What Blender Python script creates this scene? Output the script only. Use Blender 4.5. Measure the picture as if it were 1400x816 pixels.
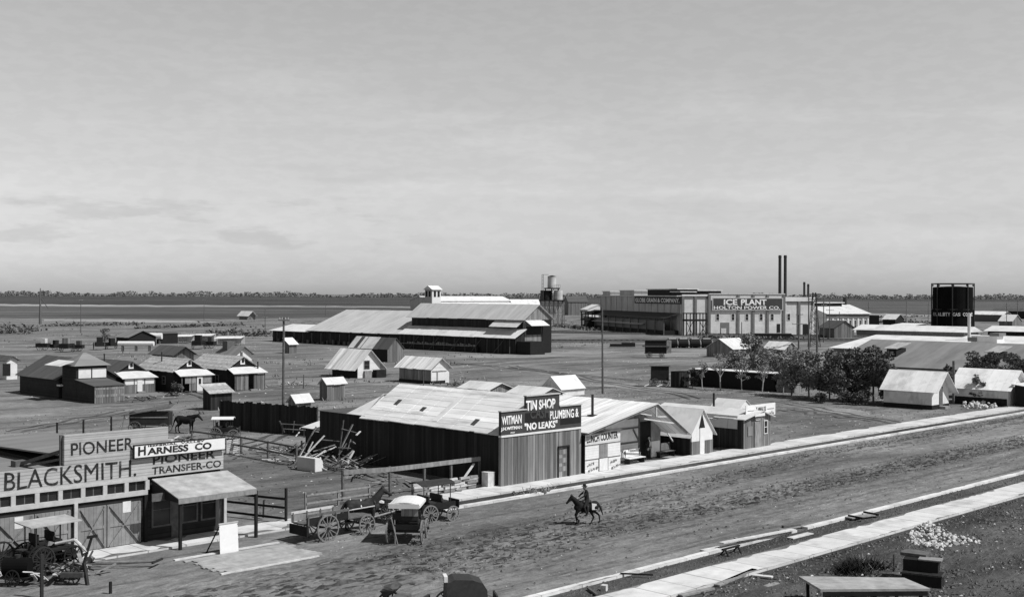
import bpy, bmesh, math, random
import numpy as np
from mathutils import Vector, Matrix, noise
RND = random.Random(11)
for o in list(bpy.data.objects): bpy.data.objects.remove(o)
SC = bpy.context.scene
COL = SC.collection

# ------------------------------------------------------------- camera
F, HZ, CH, ROLL = 1630.0, 402.5, 13.0, 0.0035      # focal length in photo pixels, horizon row, eye height
TH = math.radians(45.0)                            # direction of the street
cam = bpy.data.objects.new('camera', bpy.data.cameras.new('camera')); COL.objects.link(cam)
cam.data.sensor_width = 36; cam.data.lens = 36*F/1400
cam.data.shift_y = -(408-HZ)/1400
cam.data.clip_start = 0.5; cam.data.clip_end = 40000
cam.matrix_world = Matrix.Translation((0, 0, CH)) @ Matrix.Rotation(math.pi/2, 4, 'X') @ Matrix.Rotation(ROLL, 4, 'Z')
SC.camera = cam

# ------------------------------------------------------------- light
SUN_AZ = math.radians(-20)      # measured from +X towards +Y: from the right, a little behind the viewer
SUN_EL = math.radians(52)
sl = bpy.data.lights.new('sun', 'SUN'); sl.energy = 5.0; sl.angle = math.radians(0.5); sl.color = (1, 1, 1)
so = bpy.data.objects.new('sun', sl); COL.objects.link(so)
sd = Vector((math.cos(SUN_AZ)*math.cos(SUN_EL), math.sin(SUN_AZ)*math.cos(SUN_EL), math.sin(SUN_EL)))
so.rotation_euler = sd.to_track_quat('Z', 'Y').to_euler(); so.location = (60, -20, 120)
W_ = bpy.data.worlds.new('World'); SC.world = W_; W_.use_nodes = True
nt = W_.node_tree; nt.nodes.clear()
def wn(t, **k):
    n = nt.nodes.new(t)
    for a, b in k.items(): setattr(n, a, b)
    return n
lk = nt.links.new
sky = wn('ShaderNodeTexSky', sky_type='NISHITA', sun_disc=False, sun_elevation=SUN_EL, sun_rotation=math.pi/2-SUN_AZ)
sky.air_density = 1.0; sky.dust_density = 0.7; sky.ozone_density = 1.0
bw = wn('ShaderNodeRGBToBW'); lk(sky.outputs[0], bw.inputs[0])        # black-and-white film
tc = wn('ShaderNodeTexCoord')
mp = wn('ShaderNodeMapping'); mp.inputs['Scale'].default_value = (1, 1, 5.5); lk(tc.outputs['Generated'], mp.inputs[0])
n1 = wn('ShaderNodeTexNoise'); n1.inputs['Scale'].default_value = 4.2; n1.inputs['Detail'].default_value = 9; n1.inputs['Roughness'].default_value = .58
lk(mp.outputs[0], n1.inputs['Vector'])
r1 = wn('ShaderNodeMapRange'); r1.inputs[1].default_value = .46; r1.inputs[2].default_value = .64; lk(n1.outputs[0], r1.inputs[0])
# thin cloud lies low over the horizon
sx = wn('ShaderNodeSeparateXYZ'); lk(tc.outputs['Generated'], sx.inputs[0])
r2 = wn('ShaderNodeMapRange'); r2.inputs[1].default_value = .17; r2.inputs[2].default_value = .02; lk(sx.outputs['Z'], r2.inputs[0])
mu = wn('ShaderNodeMath', operation='MULTIPLY'); lk(r1.outputs[0], mu.inputs[0]); lk(r2.outputs[0], mu.inputs[1])
# second noise decides whether a bank is lit (paler) or grey underneath
n2 = wn('ShaderNodeTexNoise'); n2.inputs['Scale'].default_value = 2.3; n2.inputs['Detail'].default_value = 5; lk(mp.outputs[0], n2.inputs['Vector'])
r3 = wn('ShaderNodeMapRange'); r3.inputs[1].default_value = .38; r3.inputs[2].default_value = .6; r3.inputs[3].default_value = .93; r3.inputs[4].default_value = 1.06
lk(n2.outputs[0], r3.inputs[0])
m2 = wn('ShaderNodeMath', operation='SUBTRACT'); m2.inputs[1].default_value = 1; lk(r3.outputs[0], m2.inputs[0])
m3 = wn('ShaderNodeMath', operation='MULTIPLY'); lk(m2.outputs[0], m3.inputs[0]); lk(mu.outputs[0], m3.inputs[1])
m4 = wn('ShaderNodeMath', operation='ADD'); m4.inputs[1].default_value = 1; lk(m3.outputs[0], m4.inputs[0])
m5 = wn('ShaderNodeMath', operation='MULTIPLY'); lk(bw.outputs[0], m5.inputs[0]); lk(m4.outputs[0], m5.inputs[1])
# the clear upper sky is darkened to weaken its fill light in the shadows
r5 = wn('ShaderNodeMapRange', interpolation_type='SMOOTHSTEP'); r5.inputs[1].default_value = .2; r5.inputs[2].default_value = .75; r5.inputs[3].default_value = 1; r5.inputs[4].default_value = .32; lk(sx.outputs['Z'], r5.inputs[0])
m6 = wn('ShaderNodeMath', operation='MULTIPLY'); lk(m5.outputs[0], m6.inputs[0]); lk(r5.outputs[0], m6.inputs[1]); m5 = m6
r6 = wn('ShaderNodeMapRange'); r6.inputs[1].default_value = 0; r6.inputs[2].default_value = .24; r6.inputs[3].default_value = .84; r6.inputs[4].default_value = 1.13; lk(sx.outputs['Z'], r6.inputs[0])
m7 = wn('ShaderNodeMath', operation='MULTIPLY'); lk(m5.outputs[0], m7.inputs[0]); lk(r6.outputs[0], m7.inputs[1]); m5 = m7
def cloud_layer(scale, zst, lo, hi, amt, z0, z1, z2, z3, seed, det=6, west=False):
    global m5
    mp_ = wn('ShaderNodeMapping'); mp_.inputs['Scale'].default_value = (1, 1, zst); mp_.inputs['Location'].default_value = (seed, seed*.7, 0); lk(tc.outputs['Generated'], mp_.inputs[0])
    n_ = wn('ShaderNodeTexNoise'); n_.inputs['Scale'].default_value = scale; n_.inputs['Detail'].default_value = det; n_.inputs['Roughness'].default_value = .55; lk(mp_.outputs[0], n_.inputs['Vector'])
    a_ = wn('ShaderNodeMapRange', interpolation_type='SMOOTHSTEP'); a_.inputs[1].default_value = lo; a_.inputs[2].default_value = hi; lk(n_.outputs[0], a_.inputs[0])
    b_ = wn('ShaderNodeMapRange', interpolation_type='SMOOTHSTEP'); b_.inputs[1].default_value = z0; b_.inputs[2].default_value = z1; lk(sx.outputs['Z'], b_.inputs[0])
    c_ = wn('ShaderNodeMapRange', interpolation_type='SMOOTHSTEP'); c_.inputs[1].default_value = z3; c_.inputs[2].default_value = z2; lk(sx.outputs['Z'], c_.inputs[0])
    d_ = wn('ShaderNodeMath', operation='MULTIPLY'); lk(a_.outputs[0], d_.inputs[0]); lk(b_.outputs[0], d_.inputs[1])
    e_ = wn('ShaderNodeMath', operation='MULTIPLY'); lk(d_.outputs[0], e_.inputs[0]); lk(c_.outputs[0], e_.inputs[1])
    if west:                                                     # this bank of cloud lies to the left
        h_ = wn('ShaderNodeMapRange', interpolation_type='SMOOTHSTEP'); h_.inputs[1].default_value = .0; h_.inputs[2].default_value = -.16; lk(sx.outputs['X'], h_.inputs[0])
        i_ = wn('ShaderNodeMath', operation='MULTIPLY'); lk(e_.outputs[0], i_.inputs[0]); lk(h_.outputs[0], i_.inputs[1]); e_ = i_
    f_ = wn('ShaderNodeMath', operation='MULTIPLY_ADD'); f_.inputs[1].default_value = amt; f_.inputs[2].default_value = 1; lk(e_.outputs[0], f_.inputs[0])
    g_ = wn('ShaderNodeMath', operation='MULTIPLY'); lk(m5.outputs[0], g_.inputs[0]); lk(f_.outputs[0], g_.inputs[1]); m5 = g_
cloud_layer(13, 4.5, .5, .62, -.12, .03, .042, .07, .09, 3.1, 6, True)          # small grey clouds low down
cloud_layer(3.6, 7, .5, .66, .08, .05, .09, .16, .22, 7.7)              # pale streaks above them
cloud_layer(3.2, 11, .52, .66, -.06, .02, .04, .09, .13, 12.3)        # long grey bars over the horizon
cloud_layer(60, 3, .42, .6, .035, .0, .01, .3, .5, 1.3, 3)            # fine mottling
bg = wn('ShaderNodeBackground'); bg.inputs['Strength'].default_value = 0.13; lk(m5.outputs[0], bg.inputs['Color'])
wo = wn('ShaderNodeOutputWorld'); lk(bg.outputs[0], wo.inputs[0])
vs = SC.view_settings
SC.display_settings.display_device = 'sRGB'
vs.view_transform = 'Standard'; vs.look = 'None'; vs.exposure = 0.0; vs.gamma = 1; vs.use_curve_mapping = False
SC.render.filter_size = 1.0
SC.cycles.max_bounces = 5; SC.cycles.diffuse_bounces = 3; SC.cycles.glossy_bounces = 2
SC.cycles.transparent_max_bounces = 6

# ------------------------------------------------------------- where things stand
U = Vector((math.cos(TH), math.sin(TH))); V = Vector((-U.y, U.x))     # along the street, and away from it to the left
cR, sR = math.cos(ROLL), math.sin(ROLL)
def ray(px, py):
    x, y = px-700, py-HZ
    return ((cR*x+sR*y)/F, (sR*x-cR*y)/F)
def P(px, py, z=0.0):
    dx, dz = ray(px, py); Y = (z-CH)/dz
    return Vector((dx*Y, Y))
def G(px, py, z=0.0):
    p = P(px, py, z); return Vector((p.dot(U), p.dot(V)))
def Wd(a, b): return U*a+V*b
def rot2(t): return Vector((math.cos(t), math.sin(t)))

# ------------------------------------------------------------- materials (all grey: a black-and-white photograph)
MATS = {}
def mat(name, v, amt=.25, sc=1.2, rough=.85, stripe=None, sw=.2, samt=.25, gap=0.0, gv=.35, spec=.25, bump=0.0, bsc=14, stretch=(1, 1, 1), metal=0, stain=0.0, rotz=0):
    m = bpy.data.materials.new(name); m.use_nodes = True; t = m.node_tree; t.nodes.clear()
    def N(ty, **k):
        n = t.nodes.new(ty)
        for a, b in k.items(): setattr(n, a, b)
        return n
    L = t.links.new
    def mth(op, a, b=None):
        n = N('ShaderNodeMath', operation=op)
        for i, x in enumerate((a, b)):
            if x is None: continue
            if isinstance(x, (int, float)): n.inputs[i].default_value = x
            else: L(x, n.inputs[i])
        return n.outputs[0]
    def rng(x, a, b, c, d):
        n = N('ShaderNodeMapRange'); L(x, n.inputs[0])
        for i, q in enumerate((a, b, c, d)): n.inputs[i+1].default_value = q
        return n.outputs[0]
    co = N('ShaderNodeTexCoord').outputs['Object']
    mp = N('ShaderNodeMapping'); mp.inputs['Scale'].default_value = stretch; mp.inputs['Rotation'].default_value = (0, 0, rotz); L(co, mp.inputs[0])
    n = N('ShaderNodeTexNoise'); n.inputs['Scale'].default_value = sc; n.inputs['Detail'].default_value = 8; n.inputs['Roughness'].default_value = .62
    L(mp.outputs[0], n.inputs['Vector'])
    val = mth('MULTIPLY', rng(n.outputs[0], .28, .72, 1-amt, 1+amt), v)
    if stain:
        n3 = N('ShaderNodeTexNoise'); n3.inputs['Scale'].default_value = sc*.45; n3.inputs['Detail'].default_value = 10; n3.inputs['Roughness'].default_value = .7
        L(mp.outputs[0], n3.inputs['Vector'])
        val = mth('MULTIPLY', val, rng(n3.outputs[0], .5, .66, 1.0, 1-stain))
    if stripe:
        s = N('ShaderNodeSeparateXYZ'); L(co, s.inputs[0])
        c = {'xy': lambda: mth('ADD', s.outputs[0], s.outputs[1]), 'x': lambda: s.outputs[0], 'y': lambda: s.outputs[1], 'z': lambda: s.outputs[2]}[stripe]()
        w1 = N('ShaderNodeTexNoise', noise_dimensions='1D'); w1.inputs['Scale'].default_value = .42/sw; w1.inputs['Detail'].default_value = 1; L(c, w1.inputs['W'])
        q = mth('DIVIDE', mth('ADD', mth('ADD', c, 100.03), mth('MULTIPLY', w1.outputs[0], sw*1.5)), sw)        # boards of uneven width
        w = N('ShaderNodeTexWhiteNoise', noise_dimensions='1D'); L(mth('FLOOR', q), w.inputs['W'])
        val = mth('MULTIPLY', val, rng(w.outputs['Value'], 0, 1, 1-samt, 1+samt))
        if gap:
            val = mth('MULTIPLY', val, rng(mth('GREATER_THAN', mth('FRACT', q), gap), 0, 1, gv, 1))
    cc = N('ShaderNodeCombineColor')
    for i in range(3): L(val, cc.inputs[i])
    b = N('ShaderNodeBsdfPrincipled'); L(cc.outputs[0], b.inputs['Base Color'])
    b.inputs['Roughness'].default_value = rough; b.inputs['Specular IOR Level'].default_value = spec; b.inputs['Metallic'].default_value = metal
    if bump:
        n2 = N('ShaderNodeTexNoise'); n2.inputs['Scale'].default_value = bsc; n2.inputs['Detail'].default_value = 5; L(mp.outputs[0], n2.inputs['Vector'])
        bp = N('ShaderNodeBump'); bp.inputs['Strength'].default_value = bump; bp.inputs['Distance'].default_value = .12; L(n2.outputs[0], bp.inputs['Height']); L(bp.outputs[0], b.inputs['Normal'])
    o = N('ShaderNodeOutputMaterial'); L(b.outputs[0], o.inputs[0])
    MATS[name] = m; return m
M = MATS
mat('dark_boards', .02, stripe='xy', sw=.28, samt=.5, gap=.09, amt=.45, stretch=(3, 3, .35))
mat('dark_siding', .022, stripe='z', sw=.2, samt=.25, gap=.14, amt=.4)
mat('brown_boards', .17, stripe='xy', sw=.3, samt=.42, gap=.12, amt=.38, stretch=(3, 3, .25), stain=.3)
mat('grey_siding', .37, stripe='z', sw=.16, samt=.10, gap=.2, gv=.62, amt=.14, stain=.12)
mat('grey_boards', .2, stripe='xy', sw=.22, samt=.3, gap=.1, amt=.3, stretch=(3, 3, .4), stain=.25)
mat('bare_wood', .22, amt=.35, sc=4, stretch=(1, 1, .4))
mat('pale_wood', .5, amt=.25, sc=3)
mat('old_wood', .1, amt=.4, sc=4)
mat('black_wood', .013, amt=.4, sc=3)
mat('door_paint', .21, amt=.2, sc=3, stripe='x', sw=.22, samt=.12, gap=.06)
mat('trim', .42, amt=.15, sc=3)
mat('white_paint', .64, amt=.08, sc=2, stain=.12)
mat('white_siding', .62, amt=.1, sc=2, stripe='z', sw=.2, samt=.06, gap=.12, gv=.75)
mat('canvas', .64, amt=.1, sc=1.2, stain=.2, rough=1, spec=.05)
mat('old_canvas', .6, amt=.15, sc=1.5, stain=.3, rough=1, spec=.05)
mat('sign_white', .68, amt=.05, sc=3, stain=.08)
mat('sign_dark', .05, amt=.18, sc=2)
mat('letter_white', .8, amt=.12, sc=4, stain=.45)
mat('letter_black', .016, amt=.3, sc=5, stain=-5)
mat('tin_roof', .72, amt=.16, sc=.9, stripe='x', sw=.5, samt=.14, gap=.08, gv=.6, stain=.38, rough=.55, stretch=(2.2, .35, 2.2))
mat('tin_roof_cross', .74, amt=.16, sc=.9, stripe='y', sw=.62, samt=.16, gap=.07, gv=.6, stain=.38, rough=.55, stretch=(.35, 2.2, .35))
mat('white_roof', .64, amt=.1, sc=.6, stain=.26, rough=.6)
mat('pale_roof', .55, amt=.14, sc=.8, stain=.2)
mat('shingle', .34, amt=.35, sc=3, stripe='z', sw=.13, samt=.25, stain=.3)
mat('tar_roof', .085, amt=.2, sc=.7, stripe='y', sw=1.0, samt=.12, stain=.2, stretch=(.3, 2, .3))
mat('bench_top', .34, amt=.3, sc=1.5, stripe='y', sw=.3, samt=.08, stain=.25)
mat('tent_roof', .82, amt=.1, sc=.7, stripe='y', sw=.95, samt=.05, gap=.025, gv=.8, stain=.3, rough=.9)
mat('wood_roof', .46, amt=.14, sc=.5, stripe='y', sw=.9, samt=.03, stain=.2, stretch=(.4, 1.5, .4))
mat('slate_roof', .19, amt=.16, sc=.5, stripe='y', sw=.9, samt=.1, stain=.18, stretch=(.4, 1.5, .4))
mat('brick', .56, amt=.12, sc=.8, stripe='z', sw=.6, samt=.05, stain=.15)
mat('brick_dark', .15, amt=.15, sc=.8)
mat('corrugated', .44, amt=.14, sc=.3, stripe='xy', sw=2.6, samt=.08, gap=.04, gv=.75, stain=.15)
mat('iron', .02, amt=.3, sc=5, rough=.6, spec=.4)
mat('rust', .06, amt=.4, sc=4, rough=.8)
mat('tank_black', .007, amt=.3, sc=.4, rough=.95, spec=.05)
mat('tank_grey', .46, amt=.2, sc=.4, stripe='z', sw=1.1, samt=.15)
mat('glass', .02, amt=.2, sc=2, rough=.15, spec=.5)
mat('leather', .03, amt=.3, sc=6, rough=.6)
mat('cloth_dark', .022, amt=.3, sc=9, rough=1, spec=.1)
mat('cloth_white', .7, amt=.1, sc=9, rough=1)
mat('void', .012, amt=.2, sc=2)
mat('skin', .3, amt=.1, sc=9)
mat('horse_dark', .01, amt=.3, sc=5, rough=.75, spec=.15)
mat('horse_bay', .03, amt=.4, sc=4, rough=.75, spec=.15)
mat('concrete', .54, amt=.14, sc=.9, stripe='x', sw=1.9, samt=.09, gap=.04, gv=.5, stain=.3)
mat('kerb_concrete', .6, amt=.14, sc=1.3, stripe='x', sw=2.4, samt=.1, gap=.02, gv=.5, stain=.4)
mat('stone_white', .5, amt=.4, sc=3)
mat('clod', .09, amt=.4, sc=3)
mat('leaf', .115, amt=.55, sc=.9, rough=.7)
mat('leaf_grey', .2, amt=.45, sc=.9, rough=.8)
mat('leaf_dark', .065, amt=.5, sc=.9, rough=.7)
mat('far_leaf', .16, amt=.3, sc=.02)  # paler tone stands in for haze over the distance
mat('bark', .12, amt=.3, sc=4)
mat('bark_pale', .34, amt=.3, sc=4)
mat('straw', .26, amt=.5, sc=1.5)
mat('wheel_pale', .17, amt=.25, sc=5)

# ------------------------------------------------------------- mesh building
class MB:
    def __init__(s): s.v = []; s.f = []
    def add(s, vs, fs):
        n = len(s.v); s.v += [tuple(p) for p in vs]; s.f += [tuple(i+n for i in f) for f in fs]; return s
    def box(s, x0, x1, y0, y1, z0, z1):
        return s.add([(x0, y0, z0), (x1, y0, z0), (x1, y1, z0), (x0, y1, z0), (x0, y0, z1), (x1, y0, z1), (x1, y1, z1), (x0, y1, z1)],
                     [(0, 3, 2, 1), (4, 5, 6, 7), (0, 1, 5, 4), (1, 2, 6, 5), (2, 3, 7, 6), (3, 0, 4, 7)])
    def beam(s, p, q, w, h=None, w2=None):
        p, q = Vector(p), Vector(q); h = h or w; d = (q-p).normalized()
        a = d.cross(Vector((0, 0, 1)))
        if a.length < 1e-3: a = Vector((1, 0, 0))
        a.normalize(); b = a.cross(d)
        vs = []
        for c, k in ((p, 1), (q, w2 or 1)):
            for i, j in ((-1, -1), (1, -1), (1, 1), (-1, 1)): vs.append(c+a*(i*w*k/2)+b*(j*h*k/2))
        return s.add(vs, [(3, 2, 1, 0), (4, 5, 6, 7), (0, 1, 5, 4), (1, 2, 6, 5), (2, 3, 7, 6), (3, 0, 4, 7)])
    def cyl(s, p, q, r0, r1=None, n=8):
        p, q = Vector(p), Vector(q); r1 = r0 if r1 is None else r1; d = (q-p).normalized()
        a = d.cross(Vector((0, 0, 1)))
        if a.length < 1e-3: a = Vector((1, 0, 0))
        a.normalize(); b = d.cross(a)
        vs = []
        for c, r in ((p, r0), (q, r1)):
            for i in range(n):
                t = 2*math.pi*i/n; vs.append(c+a*(math.cos(t)*r)+b*(math.sin(t)*r))
        fs = [(i, (i+1) % n, n+(i+1) % n, n+i) for i in range(n)]
        fs += [tuple(range(n-1, -1, -1)), tuple(range(n, 2*n))]
        return s.add(vs, fs)
    def path(s, pts, r, n=6):
        for i in range(len(pts)-1): s.cyl(pts[i], pts[i+1], r if not isinstance(r, (list, tuple)) else r[i], r if not isinstance(r, (list, tuple)) else r[i+1], n)
        return s
    def ring(s, c, R, w, t, n=24, axis='y'):          # flat wheel rim, axle along y
        vs = []; fs = []
        for i in range(n):
            a = 2*math.pi*i/n
            for rr, yy in ((R, -w/2), (R, w/2), (R-t, w/2), (R-t, -w/2)):
                vs.append((c[0]+math.cos(a)*rr, c[1]+yy, c[2]+math.sin(a)*rr))
        for i in range(n):
            j = (i+1) % n
            for k in range(4): fs.append((i*4+k, i*4+(k+1) % 4, j*4+(k+1) % 4, j*4+k))
        return s.add(vs, fs)
    def prism_y(s, poly, y0, y1):                      # polygon in x,z swept along y
        n = len(poly); vs = [(x, y0, z) for x, z in poly]+[(x, y1, z) for x, z in poly]
        return s.add(vs, [tuple(range(n)), tuple(range(2*n-1, n-1, -1))]+[(i, i+n, (i+1) % n+n, (i+1) % n) for i in range(n)])
    def prism_x(s, poly, x0, x1):
        n = len(poly); vs = [(x0, y, z) for y, z in poly]+[(x1, y, z) for y, z in poly]
        return s.add(vs, [tuple(range(n-1, -1, -1)), tuple(range(n, 2*n))]+[(i, (i+1) % n, (i+1) % n+n, i+n) for i in range(n)])
    def slab(s, a, b, c, d, t):                        # four corners, thickness downwards
        q = [Vector(p) for p in (a, b, c, d)]; nrm = (q[1]-q[0]).cross(q[3]-q[0]).normalized()
        if nrm.z < 0: nrm = -nrm
        lo = [p-nrm*t for p in q]
        return s.add(q+lo, [(0, 1, 2, 3), (7, 6, 5, 4)]+[(i, i+4, (i+1) % 4+4, (i+1) % 4) for i in range(4)])
    def sheeted(s, a, b, c, d, t, w, j=.05):
        """a roof slope laid in separate overlapping sheets, running from the edge a-d to the edge b-c"""
        a, b, c, d = (Vector(p) for p in (a, b, c, d)); n = max(1, int(round((d-a).length/w))); up = (b-a).normalized(); nz_ = (b-a).cross(d-a).normalized()
        if nz_.z < 0: nz_ = -nz_
        for i in range(n):
            k0, k1 = i/n, (i+1)/n+.03; e0, e1 = RND.uniform(-j, j), RND.uniform(-j, j); l = .012*(i % 2)+RND.uniform(0, .012); q = RND.uniform(-.012, .012)
            lo = up*e0; hi = up*RND.uniform(-j, j)*.5 if (b-a).length > 0 else up*0
            s.slab(a.lerp(d, k0)-lo+nz_*l, b.lerp(c, k0)+hi+nz_*l, b.lerp(c, k1)+hi+nz_*(l+q), a.lerp(d, k1)-lo+nz_*(l+q), t)
        return s
    def blob(s, c, r, sub=1, rough=.25, flat=1.0):
        bm = bmesh.new(); bmesh.ops.create_icosphere(bm, subdivisions=sub, radius=1)
        sd_ = Vector((RND.random()*50, RND.random()*50, 0)); r = r if hasattr(r, '__len__') else (r, r, r*flat)
        vs = []
        for v in bm.verts:
            k = 1+rough*noise.noise(v.co*1.7+sd_)*1.6
            vs.append((c[0]+v.co.x*r[0]*k, c[1]+v.co.y*r[1]*k, c[2]+v.co.z*r[2]*k))
        fs = [tuple(v.index for v in f.verts) for f in bm.faces]; bm.free()
        return s.add(vs, fs)
    def build(s, name, m, parent=None, smooth=False, fix=True, label=None):
        me = bpy.data.meshes.new(name); me.from_pydata(s.v, [], s.f)
        if fix and len(s.f) < 20000:
            bm = bmesh.new(); bm.from_mesh(me); bmesh.ops.recalc_face_normals(bm, faces=bm.faces); bm.to_mesh(me); bm.free()
        me.materials.append(M[m] if isinstance(m, str) else m)
        if smooth:
            me.polygons.foreach_set('use_smooth', [True]*len(me.polygons))
        o = bpy.data.objects.new(name, me); COL.objects.link(o)
        if parent is not None: o.parent = parent
        if label: o['label'] = label
        return o
def tag(o, label, cat, group=None):
    o['label'] = label; o['category'] = cat
    if group: o['group'] = group
    return o
def struct(o, kind='structure'): o['kind'] = kind; return o
def thing(name, label, cat, a, b, rot=0.0, group=None, z=0.0):
    o = bpy.data.objects.new(name, None); COL.objects.link(o); p = Wd(a, b)
    o.location = (p.x, p.y, z); o.rotation_euler = (0, 0, TH+rot); return tag(o, label, cat, group)
def at(name, label, cat, px, py, rot=0.0, group=None):
    g = G(px, py); return thing(name, label, cat, g.x, g.y, rot, group)
def dup(o, label, p, rz=None, scale=None):
    c = o.copy(); COL.objects.link(c); c['label'] = label; c.location = (p.x, p.y, o.location.z)
    if rz is not None: c.rotation_euler = (0, 0, rz)
    if scale: c.scale = scale
    for ch in list(o.children):
        d = ch.copy(); COL.objects.link(d); d.parent = c
        for g in list(ch.children):
            e = g.copy(); COL.objects.link(e); e.parent = d
    return c
def lettering(text, parent, x, z, h, w=None, y=-.012, m='letter_white', bold=.0, side=False, slant=0.0, tilt=0.0, name='lettering'):
    """text on the front face (x,z of its lower left corner) or, with side=True, on the left face"""
    cu = bpy.data.curves.new(name, 'FONT'); cu.body = text; cu.size = 1; cu.offset = bold; cu.extrude = .008; cu.resolution_u = 3; cu.shear = slant
    t = bpy.data.objects.new(name, cu); COL.objects.link(t)
    dg = bpy.context.evaluated_depsgraph_get(); dg.update()
    me = bpy.data.meshes.new_from_object(t.evaluated_get(dg)); bpy.data.objects.remove(t)
    n = len(me.vertices); co = np.zeros(n*3); me.vertices.foreach_get('co', co); co = co.reshape(-1, 3)
    x0, x1 = co[:, 0].min(), co[:, 0].max(); y0, y1 = co[:, 1].min(), co[:, 1].max()
    kz = h/(y1-y0); kx = (w/(x1-x0)) if w else kz
    lx = (co[:, 0]-x0)*kx; lz = (co[:, 1]-y0)*kz; ly = co[:, 2]
    sd_ = RND.random()*90; u_ = .3*h                    # the sign painter's hand wanders a little
    for i in range(n):
        p_ = Vector((lx[i]/h*1.3, lz[i]/h*1.3, sd_)); q_ = noise.noise_vector(p_); lx[i] += q_.x*.055*h; lz[i] += q_.y*.06*h
    ca, sa = math.cos(tilt), math.sin(tilt); lx, lz = lx*ca-lz*sa, lx*sa+lz*ca
    if side: out = np.stack([y-ly*0-(ly), x-lx, z+lz], 1)
    else: out = np.stack([x+lx, y-ly, z+lz], 1)
    me.vertices.foreach_set('co', out.reshape(-1)); me.update()
    me.materials.clear(); me.materials.append(M[m])
    o = bpy.data.objects.new(name, me); COL.objects.link(o); o.parent = parent; return o

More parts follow.
